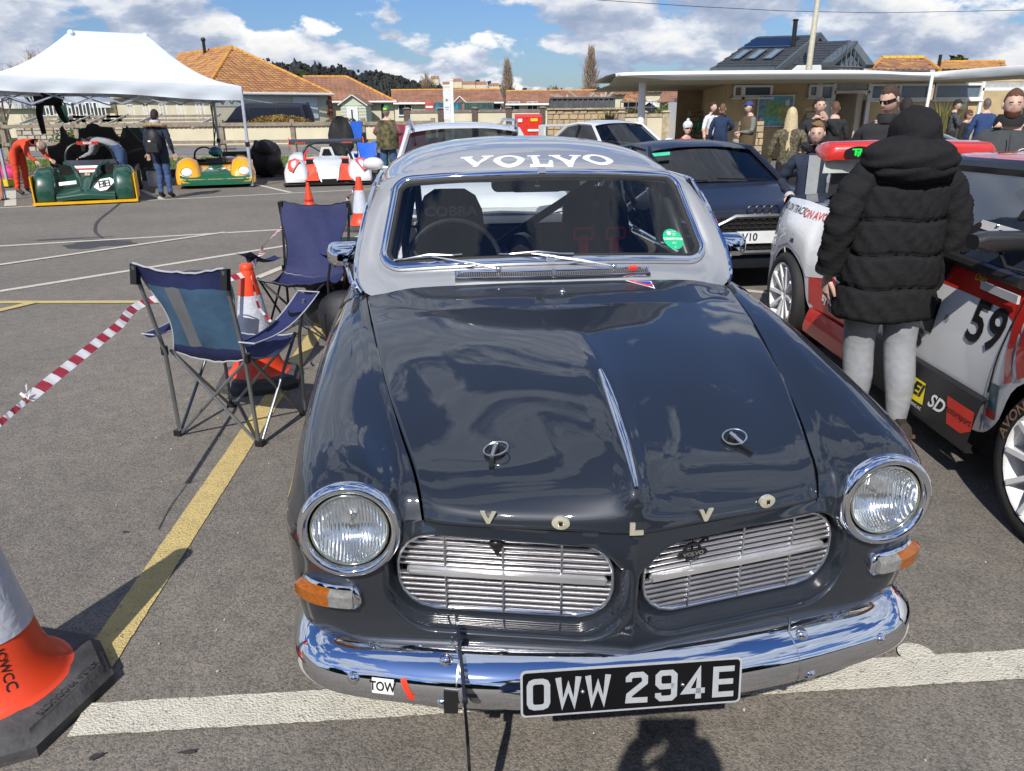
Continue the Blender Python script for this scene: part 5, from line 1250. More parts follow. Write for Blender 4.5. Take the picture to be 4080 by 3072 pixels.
mb = MB(); mb.box((wx(1838), YB - .06, 2.12), (wx(1876) - wx(1800), .12, .09)); mb.build('door_head', FAS, KB, 0)
mb = MB(); mb.box((wx(2171), YB - .06, 2.17), (wx(2225) - wx(2118), .12, .09)); mb.build('door_head', FAS, KB, 0)
mb = MB(); mb.beam((wx(1868), YB + .1, 1.03), (wx(1827), YB - 1.0, 1.03), .05, 2.06); mb.build('open_door', mat('door_putty', (.42, .36, .29), .6), KB, 0)
mb = MB(); pt_ = at(2013, 172, 25.6); pb2 = at(2000, 240, 25.2); mb.tube([(pb2.x - .12, 25, 0), (pt_.x, 25.6, 2.55)], .05, 12); mb.build('slanted_column', FAS, KB)
ib_ = thing('information_board', 'blue and green information map board on the tan wall', 'notice board', (wx(1676), YB - .1, 1.55))
Wb = wx(1716) - wx(1637); mb = MB(); mb.box((0, 0, 0), (Wb, .06, 1.0)); mb.build('board_frame', mat('alu', (.5, .51, .52), .3, .8), ib_, 0)
for x, z, w, h_, c_ in ((0, 0, Wb - .1, .92, (.16, .30, .36)), (.05, .37, Wb * .5, .12, (.10, .36, .50)), (-.1, .05, Wb * .38, .5, (.18, .34, .14)), (.22, -.1, Wb * .3, .55, (.36, .36, .10)), (-.1, -.3, Wb * .5, .22, (.12, .40, .44)), (.37, .2, .14, .3, (.6, .6, .58)), (-.42, -.3, .16, .2, (.5, .5, .45))):
 mb = MB(); mb.box((x, -.035 - abs(w) * .001 - (.003 if w < Wb - .2 else 0), z), (w, .006, h_)); mb.build('map_patch', mat('map_%d' % int(c_[0] * 100 + c_[1] * 10000), c_, .5, var=.35, vscale=9), ib_, 0)
bt = thing('stone_buttress', 'low sloping tan stone wall in front of the information board', 'wall', (0, 0, 0))
x0, x1 = at(1568, 265, 24).x, at(1652, 265, 24).x
mb = MB(); mb.box(((x0 + x1) / 2 + .2, 24.25, .62), (x1 - x0 - .4, .4, 1.24)); mb.build('wall_core', MORT, bt, 0)
stonework(bt, x0, x1, 0, 1.28, 24.04, .19, 5, shape=lambda x, z: x > x0 + z * .35, proud=.06)
b2 = thing('stone_buttress', 'tan stone wing wall in sunlight between the window and the white door', 'wall', (0, 0, 0)); x2, x3 = at(1722, 250, 26).x, at(1768, 250, 26).x
mb = MB(); mb.add([(x2, 26.3, 0), (x3, 26.3, 0), (x3, 26.3, 1.95), (x2, 26.3, .9)], [(0, 1, 2, 3)]); mb.build('wall_core', MORT, b2, 0); stonework(b2, x2, x3, 0, 1.9, 26.28, .2, 6, shape=lambda x, z: z < .9 + (x - x2) / (x3 - x2) * 1.1)
ls = thing('life_ring_sign', 'small cream rounded sign fixed on the tan wall behind the capped man', 'sign', (wx(2080), YB - .07, 1.72)); mb = MB(); mb.prism([(x * .9, y) for x, y in rrect(.34, .34, .08)], .03, Matrix(((1, 0, 0, 0), (0, 0, -1, 0), (0, 1, 0, 0), (0, 0, 0, 1)))); mb.build('sign_plate', mat('cream_sign', (.62, .62, .38), .5), ls, 0)
lp = thing('flag_pole', 'tall pale tapering pole rising behind the canopy and out of frame', 'pole', (at(1747, 150, 38).x, 38, 0))
mb = MB(); mb.tube([(0, 0, 0), (.0, 0, 4), (.12, 0, 9.5)], [.17, .13, .07], 14); mb.build('shaft', mat('pole_cream', (.50, .47, .36), .5), lp)
wr = MB(); wr.tube([at(1290, 0, 60), at(1500, 14, 62), at(1700, 24, 64), at(1900, 28, 66), at(2212, 22, 68), at(2500, 10, 70)], .02, 5); tag(wr.build('overhead_wire', BLK, None), 'thin black overhead wire crossing the sky above the slate roof', 'wire')
# --- slate roofed modern building
SLT_ = mat('slate', (.045, .05, .056), .55, var=.3, vscale=3, bump=.3, bscale=14)
CLAD = mat('zinc_cladding', (.085, .105, .12), .5, var=.15, vscale=3)
MBD = thing('modern_building', 'modern dark slate roofed building with solar panels, skylights and a black flue', 'building', (0, 0, 0))
def slates(parent, A, B, C, D, rows, cols, lim=300):
 A, B, C, D = map(Vector, (A, B, C, D)); mb = MB(); mb.add([A, B, C, D], [(0, 1, 2, 3)]); mb.build('roof_deck', SLT_, parent, 0)
 n_ = (B - A).cross(D - A).normalized(); u = (D - A) / rows; w = (B - A) / cols; ex = w.normalized(); ey = n_.cross(ex)
 k = MB(); s_ = .965; ul = u; k.add([(0, 0, 0)] * 0, []); P_ = [Vector((0, 0, 0)), w * s_, w * s_ + u * 1.05, u * 1.05]
 top_ = [P_[0] + n_ * .05, P_[1] + n_ * .05, P_[2] + n_ * .012, P_[3] + n_ * .012]
 k.add(P_ + top_, [(4, 5, 6, 7), (0, 1, 5, 4), (1, 2, 6, 5), (3, 0, 4, 7)]); me = k.mesh('slate', SLT_, 0); cnt = 0
 for r_ in range(rows):
  for c in range(cols):
   p = A + u * r_ + w * (c + (.5 if r_ % 2 else 0) * (c < cols - 1)); o = addobj('slate', me, parent); o.location = p + n_ * random.uniform(.0, .012); cnt += 1
a, b, c, d = at(1534, 150, 44), at(1673, 149, 42), at(1765, 76, 47), at(1616, 88, 49); b.z = a.z; d.z = c.z; d = a + (c - b)
a.z -= 1.2; b.z -= 1.2; a.x -= .0
slates(MBD, at(1534, 150, 44), at(1673, 149, 42), c, at(1534, 150, 44) + (c - at(1673, 149, 42)), 14, 12)
A0, B0 = at(1534, 150, 44), at(1673, 149, 42); D0 = A0 + (c - B0); nn = (B0 - A0).cross(D0 - A0).normalized()
def onr(u_, v_, h_=.1): return A0 + (B0 - A0) * u_ + (D0 - A0) * v_ + nn * h_
mb = MB(); mb.add([onr(.06, .63), onr(.80, .63), onr(.80, .90), onr(.06, .90)], [(0, 1, 2, 3)]); mb.build('solar_panel', mat('solar', (.006, .008, .015), .12), MBD, 0)
mb = MB(); mb.add([onr(.04, .59, .11), onr(.84, .59, .11), onr(.84, .62, .11), onr(.04, .62, .11)], [(0, 1, 2, 3)]); mb.build('flashing', CHB, MBD, 0)
for u_ in (.15, .40, .66):
 mb = MB(); mb.add([onr(u_, .22, .12), onr(u_ + .13, .22, .12), onr(u_ + .13, .50, .12), onr(u_, .50, .12)], [(0, 1, 2, 3)]); f_ = mb.build('skylight', mat('window_sky', (.2, .26, .32), .05, spec=1), MBD, 0)
 mb = MB(); mb.tube([onr(u_, .22, .14), onr(u_ + .13, .22, .14), onr(u_ + .13, .50, .14), onr(u_, .50, .14)], .04, 4, closed=True); mb.build('skylight_frame', CLAD, f_, 0)
mb = MB(); mb.tube([onr(.86, .62, 0), onr(.86, .62, 0) + Vector((0, 0, 1.35))], .12, 10); mb.ball(onr(.86, .62, 0) + Vector((0, 0, 1.35)), (.17, .17, .06)); mb.build('flue', BLK, MBD)
gv = Vector((2.6, 6.0, 0)) * .6
E0 = at(1790, 150, 49); mb = MB(); mb.add([B0, c, at(1779, 92, 47.5), at(1700, 160, 44)], [(0, 1, 2, 3)]); mb.build('gable_wall', mat('render_pale', (.36, .34, .30), .8), MBD, 0)
mb = MB(); mb.beam(B0 + Vector((.05, -.15, -.12)), c + Vector((.05, -.15, -.05)), .12, .30); mb.build('bargeboard', CLAD, MBD, 0)
mb = MB(); mb.beam(c + Vector((0, -.1, 0)), at(1782, 95, 47.5), .3, .28); mb.build('bargeboard', CLAD, MBD, 0)
mb = MB(); mb.beam(A0 + Vector((0, -.1, 0)), B0 + Vector((0, -.1, 0)), .15, .15); mb.build('gutter', CLAD, MBD, 0)
mb = MB(); mb.add([A0 + Vector((0, .3, 0)), B0 + Vector((0, .3, 0)), Vector((B0.x, B0.y + .3, 0)), Vector((A0.x, A0.y + .3, 0))], [(0, 1, 2, 3)]); mb.build('wall', CLAD, MBD, 0)
e1_, f1_, g1_, h1_ = at(1712, 141, 40), at(1786, 140, 38.5), at(1838, 88, 42), at(1772, 92, 43.5)
slates(MBD, e1_, f1_, g1_, e1_ + (g1_ - f1_), 9, 7)
ga, gb2, gt_ = f1_, at(1878, 144, 40.5), g1_ + Vector((0, -.2, -.15))
mb = MB(); mb.add([ga + Vector((0, .5, 0)), gb2 + Vector((0, .5, 0)), gt_ + Vector((0, .5, 0))], [(0, 1, 2)]); mb.build('gable', CLAD, MBD, 0)
for p, q in ((ga, gt_), (gb2, gt_)): mb = MB(); mb.beam(p, q + (q - p) * .02, .5, .22); mb.build('bargeboard', CLAD, MBD, 0)
for k in range(9):
 u_ = (k + 1) / 10; p = ga.lerp(gb2, u_) + Vector((0, .42, 0)); hz = (1 - abs(u_ - .5) * 2) * (gt_.z - ga.z); mb = MB(); mb.beam(p, p + Vector((0, 0, max(.1, hz))), .05, .05, up=(0, 1, 0)); mb.build('standing_seam', CLAD, MBD, 0)
mb = MB(); mb.add([Vector((ga.x, ga.y + .6, 0)), Vector((gb2.x, gb2.y + .6, 0)), gb2 + Vector((0, .6, 0)), ga + Vector((0, .6, 0))], [(0, 1, 2, 3)]); mb.build('wall', mat('render_pale', (.4, .4, .4)), MBD, 0)
LB = thing('outbuilding', 'small slate roofed white building left of the canopy block', 'building', (0, 0, 0))
a, b, c2_, d = at(1457, 217, 37), at(1545, 216, 37), at(1560, 185, 40), at(1497, 184, 40); b.z = a.z; c2_.z = d.z
slates(LB, a, b, d + (b - a), d, 7, 10); mb = MB(); mb.box(((a.x + b.x) / 2 + .3, 39, a.z / 2), (b.x - a.x - .3, 3.4, a.z - .1)); mb.build('wall', WHT, LB, 0)
mb = MB(); mb.beam(a + Vector((0, -.05, 0)), b + Vector((0, -.05, 0)), .12, .16); mb.build('gutter', CLAD, LB, 0)
t = thing('house', 'brown hipped roof with bright yellow lichen ridge behind the canopy', 'house', (0, 0, 0))
a, b, c_, d = at(1878, 152, 52), at(2030, 152, 52), at(1995, 126, 56), at(1905, 127, 56); b.z = a.z; d.z = c_.z
roof_face(t, a, b, c_, d, w=.4, l=.4, mats_=(TILEB, TILE2), pieces=0); ridge(t, d, c_, mat('lichen_yellow', (.55, .36, .04), .9), .2); ridge(t, a, d); ridge(t, b, c_); wallq(t, a + Vector((.4, .5, 0)), b + Vector((-.4, .5, 0)), 0, a.z, CREAM)
t = thing('house', 'long tan tiled roof at the far right above the canopy', 'house', (0, 0, 0))
a, b, c_, d = at(2018, 150, 60), at(2178, 147, 60), at(2170, 133, 63), at(2026, 136, 63); b.z = a.z; d.z = c_.z
roof_face(t, a, b, c_, d, w=.45, l=.4, mats_=(TILE2,), pieces=0); ridge(t, d, c_); wallq(t, a + Vector((.4, .5, 0)), b + Vector((-.4, .5, 0)), 0, a.z, CREAM)
mb = MB(); q = at(2030, 131, 61); mb.tube([q - Vector((0, 0, 1)), q + Vector((0, 0, .4))], .12); mb.build('vent_pipe', BLK, t)
# --- hill and trees
def hill():
 m = mat('hill_woods', (.020, .026, .022), .95, var=.55, vscale=.02)
 prof = [(300, 150), (480, 140), (560, 137), (600, 136), (660, 141), (720, 149), (760, 155), (810, 158), (860, 170), (900, 180), (960, 187), (1010, 185), (1060, 190), (1100, 194), (1200, 199), (1330, 196), (1500, 198), (1700, 200), (2300, 195)]
 rows = []; rng = np.random.RandomState(3); pts = cr1(np.array(prof, float), 14)
 Y = 900
 front = []; top = []; bk_ = []
 for i, (px, py) in enumerate(pts):
  p = at(px, py, Y); j = rng.normal(0, 2.2)
  top.append((p.x, Y, p.z + j)); front.append((p.x * .66, 560, -2)); bk_.append((p.x * 1.2, 1200, -2))
 rows = [front]
 for k in range(1, 12):
  q = k / 12; rows.append([(f[0] + (t_[0] - f[0]) * q, f[1] + (t_[1] - f[1]) * q, -2 + (t_[2] + 2) * (q ** .8) + rng.normal(0, 2.5)) for f, t_ in zip(front, top)])
 rows += [top, bk_]
 mb = MB(); mb.grid(rows); o = mb.build('hills', m, None, 0); o['kind'] = 'structure'
 mb = MB(); R_ = random.Random(2)
 for k in range(2600):
  q = R_.uniform(.15, 1.0); i = R_.randrange(len(top) - 1); f, t_ = front[i], top[i]
  p = Vector((f[0] + (t_[0] - f[0]) * q + R_.uniform(-8, 8), f[1] + (t_[1] - f[1]) * q, -2 + (t_[2] + 2) * q ** .8)); s = R_.uniform(1.2, 3.6)
  M = Matrix.Translation(p) @ Euler((R_.random(), R_.random(), R_.random() * 6)).to_matrix().to_4x4()
  mb.add([(s, 0, 0), (0, s, 0), (-s, 0, 0), (0, -s, 0), (0, 0, s * .9), (0, 0, -s)], [(0, 1, 4), (1, 2, 4), (2, 3, 4), (3, 0, 4), (1, 0, 5), (2, 1, 5), (3, 2, 5), (0, 3, 5)], R_.choice((0, 0, 1, 2)), M)
 o = mb.build('wooded_hillside', [mat('wood_dark', (.014, .018, .017), .95), mat('wood_brown', (.034, .028, .026), .95), mat('wood_green', (.022, .025, .018), .95)], None, 0); o['kind'] = 'stuff'; tag(o, 'dark wooded hillside far behind the bungalow roofs', 'woods')
 for k, (px, py, w) in enumerate(((985, 184, 9), (1010, 190, 12), (1040, 190, 8), (940, 178, 6), (968, 190, 8), (1068, 193, 8))):
  p = at(px, py, 600 + 10 * k); t = thing('far_house', ['small white house on the far hill above the sign post', 'pale house on the far hill right of the post', 'tiny cream house low on the far hill', 'white cottage by the bare tree on the hill', 'pale far house in front of the hill crest', 'farthest right pale house below the hill'][k], 'house', (p.x, p.y, p.z), group='houses on the far hill')
  mb = MB(); mb.box((0, 0, 0), (w, 6, 4)); mb.build('wall', CREAM, t, 0); mb = MB(); mb.add([(-w / 2, -3, 2), (w / 2, -3, 2), (w / 2, 3, 2), (-w / 2, 3, 2), (-w / 2, 0, 4.5), (w / 2, 0, 4.5)], [(0, 1, 5, 4), (2, 3, 4, 5), (1, 2, 5), (3, 0, 4)]); mb.build('roof', TILEB, t, 0)
hill()
BARK = mat('bark', (.16, .125, .09), .9, var=.3, vscale=3)
TWIG = mat('twigs', (.25, .19, .14), .9, var=.3, vscale=1)
def bare_tree(label, base, h, spread, seed, upright=.5, depth=5, r0=None, group=None, twig=TWIG, lean=0):
 rng = random.Random(seed); t = thing('bare_tree', label, 'tree', base, group=group); tr = MB(); cr_ = MB()
 def branch(p, d, L_, r, k):
  q = p + d * L_ * .5 + Vector((rng.uniform(-1, 1), rng.uniform(-1, 1), 0)) * L_ * .05; e = p + d * L_
  (tr if k < 2 else cr_).tube([p, q, e], [r, r * .85, r * .62], 5 if k < 2 else 3, caps=False)
  if k >= depth: return
  n = rng.choice((3, 4)) if k else 5
  for i in range(n):
   a = rng.uniform(0, 2 * pi); s = spread * rng.uniform(.5, 1.2); v = Vector((cos(a) * s, sin(a) * s, upright + rng.uniform(0, .4))); dn = (d * .9 + v).normalized()
   st = p.lerp(e, rng.uniform(.55, 1)) if i else e
   branch(st, dn, L_ * rng.uniform(.55, .82), r * .58, k + 1)
 branch(Vector((0, 0, 0)), Vector((lean, 0, 1)).normalized(), h * .28, r0 or h * .022, 0)
 tr.build('trunk', BARK, t, 60); o = cr_.build('crown', twig, t, 60)
 return t
def poplar(label, base, h, w, seed):
 rng = random.Random(seed); t = thing('poplar_tree', label, 'tree', base); tr = MB(); tr.tube([(0, 0, 0), (0, 0, h * .6), (0, 0, h)], [h * .02, h * .012, .03], 6); tr.build('trunk', BARK, t); cr_ = MB()
 for k in range(520):
  z = rng.uniform(.12, .94) * h; q = z / h; rad = w * .5 * (sin(min(1, q / .45) * pi / 2) * (1 - max(0, q - .5) / .5 * .85)) * rng.uniform(.4, 1.1); a = rng.uniform(0, 6.3)
  p0 = Vector((cos(a) * rad * .35, sin(a) * rad * .35, z - h * .06)); p1 = Vector((cos(a) * rad, sin(a) * rad, z + h * .06 * rng.uniform(.4, 1.2)))
  cr_.tube([p0, p0.lerp(p1, .5) + Vector((cos(a) * .1, sin(a) * .1, 0)), p1], [.045, .03, .012], 3, caps=False)
  for j in range(2): s = p0.lerp(p1, rng.uniform(.3, .9)); cr_.tube([s, s + Vector((rng.uniform(-.3, .3), rng.uniform(-.3, .3), rng.uniform(.4, .9)))], [.022, .008], 3, caps=False)
 cr_.build('crown', TWIG, t, 60)
def treeat(f, label, px, pyb, pyt, Y, *a, **k):
 b = at(px, pyb, Y); tp = at(px, pyt, Y); return f(label, (b.x, Y, 0), tp.z, *a, **k)
treeat(poplar, 'left smaller bare poplar above the long tiled roof', 1096, 195, 127, 120, 2.4 * 1.1, 1)
treeat(poplar, 'tall bare poplar left of the white canopy tip', 1275, 195, 97, 115, 3.1, 2)
treeat(bare_tree, 'wide bare winter tree on the horizon between hill and poplars', 925, 190, 128, 110, .75, 5, upright=.55)
treeat(bare_tree, 'small round bare tree right of the first poplar', 1158, 195, 174, 125, .8, 7, depth=5, upright=.3)
treeat(bare_tree, 'slim small bare tree beside the round one', 1192, 195, 170, 125, .6, 9, depth=5)
treeat(bare_tree, 'small dark bare tree just above the canopy tip', 1325, 190, 172, 105, .8, 10, depth=5, upright=.3)
treeat(bare_tree, 'large bare tree behind the left end of the marquee roof', 70, 160, 70, 62, .7, 12, depth=5)
treeat(bare_tree, 'bare tree at the left frame edge behind the marquee', -10, 160, 88, 58, .8, 14, depth=5)
treeat(bare_tree, 'second bare tree close to the marquee peak', 112, 160, 92, 66, .7, 15, depth=5)
treeat(bare_tree, 'brownish bare tree above the far right tiled roof', 2150, 135, 112, 75, .9, 17, depth=5, upright=.25)
treeat(bare_tree, 'bare tree leaving the frame at the right above the roofs', 2205, 135, 110, 72, .9, 18, depth=5, upright=.25)
def bush(name, label, cat, c, r, n, leaf, col, seed, up=0.0):
 rng = random.Random(seed); mb = MB()
 for k in range(n):
  a = rng.uniform(0, 6.3); v = rng.uniform(-.2, 1); s = sqrt(max(0, 1 - v * v)); q = rng.uniform(.55, 1.08); p = Vector((c[0] + r[0] * q * cos(a) * s, c[1] + r[1] * q * sin(a) * s, c[2] + r[2] * q * max(0, v)))
  l = leaf * rng.uniform(.6, 1.4); M = Matrix.Translation(p) @ Euler((rng.uniform(0, 6), rng.uniform(0, 6), rng.uniform(0, 6))).to_matrix().to_4x4()
  mb.add([(-l * .5, 0, 0), (0, l, 0), (l * .5, 0, 0), (0, -l, l * .2)], [(0, 1, 2, 3)], rng.choice((0, 0, 1)), M)
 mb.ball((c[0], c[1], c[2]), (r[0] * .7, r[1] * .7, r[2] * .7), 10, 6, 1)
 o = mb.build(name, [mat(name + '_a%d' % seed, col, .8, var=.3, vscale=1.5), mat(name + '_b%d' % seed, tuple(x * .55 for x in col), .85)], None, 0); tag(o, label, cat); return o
def hedgeat(label, px0, px1, pyt, Y, n, col, seed, zb=0):
 a = at(px0, pyt, Y); b = at(px1, pyt, Y); return bush('hedge', label, 'hedge', ((a.x + b.x) / 2, Y, zb), (abs(b.x - a.x) / 2, .5, a.z - zb), n * 2, .07, col, seed)
hedgeat('low golden brown hedge in front of the dark van', 524, 682, 251, 45.1, 3200, (.26, .17, .04), 31, .75)
hedgeat('small green shrub left of the porch beside the bungalow', 690, 790, 256, 45.3, 1200, (.10, .13, .03), 32, .7)
hedgeat('green shrub at the left post of the low fence by the path', 100, 200, 272, 36, 500, (.08, .12, .02), 33)
hedgeat('green hedge between the column and the slate outbuilding', 1405, 1500, 226, 42.5, 2200, (.13, .17, .03), 34, .8)
hedgeat('yellow green shrub above the stone wall right end', 1345, 1400, 232, 43.5, 900, (.17, .16, .03), 35, .8)
treeat(lambda l, b, h, n, c, s: bush('evergreen_tree', l, 'tree', (b[0], b[1], h * .25), (h * .22, h * .22, h * .75), n, .5, c, s), 'dark green conifer tip behind the bungalow ridge', 658, 200, 160, 85, 900, (.05, .07, .02), 36)
treeat(lambda l, b, h, n, c, s: bush('evergreen_tree', l, 'tree', (b[0], b[1], h * .5), (h * .2, h * .2, h * .5), n, .4, c, s), 'rounded green tree above the right hand roofs', 2068, 140, 126, 70, 900, (.08, .09, .02), 37)
def spiky(label, base, h, n, seed, spread=.8):
 rng = random.Random(seed); t = thing('spiky_plant', label, 'plant', base); src = []
 for k in range(n):
  a = rng.uniform(0, 6.3); L_ = h * rng.uniform(.55, 1.05); s = spread * rng.uniform(.15, 1); w = .035; mb = MB(); P_ = []
  for i in range(5): q = i / 4; P_.append(Vector((cos(a) * s * q * q * L_ * .8, sin(a) * s * q * q * L_ * .8, L_ * (q - .25 * s * q * q))))
  side_ = Vector((-sin(a), cos(a), 0)); mb.grid([[p - side_ * w * (1 - q_) for p, q_ in zip(P_, (0, .1, .25, .55, .98))], [p + side_ * w * (1 - q_) for p, q_ in zip(P_, (0, .1, .25, .55, .98))]]); mb.build('leaf', mat('leaf_straw', (.32, .25, .07), .7, var=.4, vscale=2) if rng.random() < .55 else mat('leaf_olive', (.13, .15, .04), .6, var=.3), t, 0)
 return t
spiky('spiky yellow green plant at the end of the tall stone wall', (at(1312, 290, 37).x, 37, .0), 2.0, 110, 1, .7)
spiky('spiky straw coloured plant against the wall behind the hooded coat', (at(2030, 290, 24).x, 24, 0), 2.0, 120, 2, .75)
spiky('spiky plant further right along the tan wall', (at(1978, 290, 25.2).x, 25.2, 0), 1.3, 40, 3, .8)
for k, (x, y, h) in enumerate(((-14, -26, 9), (-7, -30, 11), (2, -32, 8), (9, -27, 12), (17, -24, 9), (24, -30, 12), (-24, -22, 10))):
 bush('evergreen_tree', ['dark pine', 'tall dark pine', 'low pine', 'broad pine', 'pine near the right', 'far right tall pine', 'far left pine'][k] + ' standing behind the photographer across the car park', 'tree', (x, y, h * .3), (h * .42, h * .42, h * .75), 900, .9, (.035, .05, .02), 60 + k)
bush('hedge', 'long unseen dark hedge added behind the photographer for the band reflected in the bumper', 'hedge', (0, -22, 0), (45, 1.6, 3.2), 5000, .55, (.03, .045, .018), 80)  # added out of view to give the bumper reflection a dark band
# --- marquee
MQ = thing('pop_up_marquee', 'white pop up marquee over the green and yellow racing cars', 'marquee', (0, 0, 0))
CLOTH = mat('marquee_cloth', (.64, .70, .76), .75, var=.04, vscale=1.5, bump=.4, bscale=2.5)
c0, c1 = at(-44, 190, 15.9), at(521, 196, 18.4)                     # front corners, top of valance
c0.z = at(0, 161, 16.2).z; c1.z = at(519, 186, 18.4).z; c1.x = at(521, 196, 18.4).x
fx_ = (c1 - c0); bk2 = Vector((-fx_.y, fx_.x, 0)).normalized() * 3.3
c2, c3 = c1 + bk2, c0 + bk2; c2.z = c1.z; c3.z = c0.z
pk0 = at(152, 66, 17.9); pk1 = at(313, 73, 19.1)
def sag(a, b, t, s, up=0.0): p = a.lerp(b, t); p.z -= s * sin(pi * t) - up; return p
mb = MB()
def face(A, B, T1, T0, n=18, m=12, dip=.30):
 rows = []
 for j in range(m + 1):
  v = j / m; a = A.lerp(T0, v); b = B.lerp(T1, v); a.z -= dip * sin(pi * v) * .8; b.z -= dip * sin(pi * v) * .8; row = []
  for i in range(n + 1):
   u = i / n; p = a.lerp(b, u); e = 1 - abs(2 * u - 1)
   p.z += .10 * sin(pi * v) * sin(pi * u) - .03 * (abs(sin(u * 3 * pi)) if v < .35 else 0) * (1 - v / .35 if v < .35 else 0); row.append(p)
  rows.append(row)
 mb.grid(rows)
face(c0, c1, pk1, pk0, 36, 16); face(c1, c2, pk1, pk1); face(c2, c3, pk0, pk1, 36, 16); face(c3, c0, pk0, pk0)
for pk in (pk0, pk1): mb.ball(pk - Vector((0, 0, .05)), (.07, .07, .07))
mb.build('roof_cloth', CLOTH, MQ, 180, merge=1e-3)
def valance(a, b, h0, h1, nm, fold=1):
 rows = [[], [], [], []]; n = 60
 for i in range(n + 1):
  u = i / n; p = a.lerp(b, u); d = (b - a).normalized(); o = Vector((d.y, -d.x, 0)); H = h0 + (h1 - h0) * u
  for k, q in enumerate((0, .33, .66, 1)): rows[k].append(p + o * (.015 + .018 * sin(u * 31 + k * 1.7) * q * fold + (.02 if k == 1 else 0)) - Vector((0, 0, H * q + .02 * sin(pi * u * 3) * q)))
 m = MB(); m.grid(rows); m.build(nm, CLOTH, MQ, 180)
hL = c0.z - at(0, 193, 16.2).z; hR = c1.z - at(521, 217, 18.4).z
valance(c0, c1, hL, hR, 'front_valance'); valance(c1, c2, hR, hR, 'side_valance'); valance(c2, c3, hR, hL, 'rear_valance', .5); valance(c3, c0, hL, hL, 'side_valance')
LEGM = mat('grey_leg', (.42, .46, .55), .4, .3)
for c_, lab in ((c0, 0), (c1, 1), (c2, 2), (c3, 3)):
 b = Vector((c_.x, c_.y, 0)); b.x += (.0 if lab != 0 else .0); mb = MB(); mb.beam(b + Vector((0, 0, 0)), Vector((c_.x, c_.y, c_.z - .05)), .055, .055, up=(0, 1, 0)); l_ = mb.build('leg', LEGM, MQ, 0)
 mb = MB(); mb.box((c_.x, c_.y, .95), (.08, .08, .10)); mb.box((c_.x, c_.y, .02), (.12, .12, .03)); mb.build('leg_lock', BLK, l_, 0)
def truss(a, b, z, n):
 mb = MB()
 for i in range(n):
  p = a.lerp(b, i / n); q = a.lerp(b, (i + 1) / n); p.z = q.z = 0
  mb.beam(p + Vector((0, 0, z)), q + Vector((0, 0, z - .3)), .02, .03); mb.beam(p + Vector((0, 0, z - .3)), q + Vector((0, 0, z)), .02, .03)
 mb.build('truss', LEGM, MQ, 0)
truss(c0 + bk2 * .02, c1 + bk2 * .02, c1.z - .06, 6); truss(c3, c2, c1.z - .06, 6); truss(c1, c2, c1.z - .06, 3)
ST = mat('orange_strap', (.75, .22, .04), .6)
mb = MB(); L0 = Vector((c0.x, c0.y, 0)); mb.tube([L0 + Vector((0, -.04, 1.5)), L0 + Vector((.06, -.04, 1.2)), L0 + Vector((-.02, -.05, .9)), L0 + Vector((.03, -.05, .4)), L0 + Vector((-.03, -.08, .03)), L0 + Vector((-.3, -.1, .02))], .018, 5); mb.build('tie_strap', ST, MQ)
G_ = mat('green_strap', (.05, .16, .02), .6); Lr = Vector((c2.x - .1, c2.y, 0))
mb = MB(); mb.tube([Lr + Vector((0, 0, c1.z - .2)), Lr + Vector((.05, 0, 1.2)), Lr + Vector((-.1, 0, .6))], .016, 5); mb.tube([Lr + Vector((.06, 0, c1.z - .2)), Lr + Vector((-.04, 0, .55)), Lr + Vector((.08, 0, .5))], .016, 5); mb.build('tie_strap', G_, MQ)
tr_ = MB(); p = at(102, 215, 19.3)
tr_.grid([[p + Vector((x * w, .02 * sin(x * 9), z)) for x in np.linspace(-.5, .5, 9)] for z, w in ((.22, .62), (0, .66), (-.14, .70))])
for s in (-1, 1): tr_.tube([p + Vector((s * .2, 0, -.1)), p + Vector((s * .26, 0, -.35)), p + Vector((s * .24 + (.1 if s > 0 else 0), 0, -.52 - (.25 if s < 0 else 0)))], [.14, .12, .09], 8, flat=.4)
tag(tr_.build('hung_overalls', mat('black_cloth', (.012, .009, .010), .95), None, 60), 'black trousers hanging upside down from the marquee edge at the left', 'clothing')
# --- white and red race car, number 59
RC = thing('race_saloon_car', 'white and red race car number 59 with big red rear wing beside the hooded person', 'race car', (2.03, 2.6, 0))
RW = paint('race_white', (.80, .80, .79), rough=.4); RS = paint('race_silver', (.70, .71, .72), metal=.0, rough=.4)
RR = paint('race_red', (.58, .022, .012), rough=.4); RN = paint('race_navy_black', (.012, .014, .022), rough=.4); CF = mat('carbon_black', (.02, .02, .021), .4, coat=.5, bump=.1, bscale=200)
def rc(y, z, x): return (x - 2.03, y - 2.6, z)
ys_ = [6.25, 5.97, 5.86, 5.58, 5.30, 5.19, 4.9, 4.3, 3.7, 3.2, 3.01, 2.90, 2.62, 2.34, 2.23, 2.0, 1.7]
zb = [.30, .34, .55, .665, .55, .34, .24, .24, .24, .24, .34, .55, .665, .55, .34, .30, .30]
zt = [.88, .97, .99, 1.0, .99, .985, .97, .955, .94, .935, .93, .925, .90, .88, .87, .83, .74]
xt = [.16, .10, .09, .09, .10, .11, .12, .13, .13, .12, .11, .10, .09, .09, .10, .13, .20]
xm = [.10, .03, .0, -.02, .0, .02, .045, .05, .05, .045, .02, -.0, -.02, -.0, .02, .06, .14]
net = []
for k, (q, e) in enumerate(((0, 0), (.12, .35), (.45, .92), (.72, 1), (1, .92))):
 net.append([rc(y, t + (b - t) * q, 2.03 + a + (m - a) * e) for y, b, t, a, m in zip(ys_, zb, zt, xt, xm)])
G_ = crs(net, 5, 5); mb = MB(); mb.grid(G_); o1 = mb.build('side_panel', RS, RC, 180)
G2 = G_.copy(); G2[:, :, 0] = 1.72 - G2[:, :, 0]; mb = MB(); mb.grid(G2); mb.build('side_panel', RS, RC, 180)
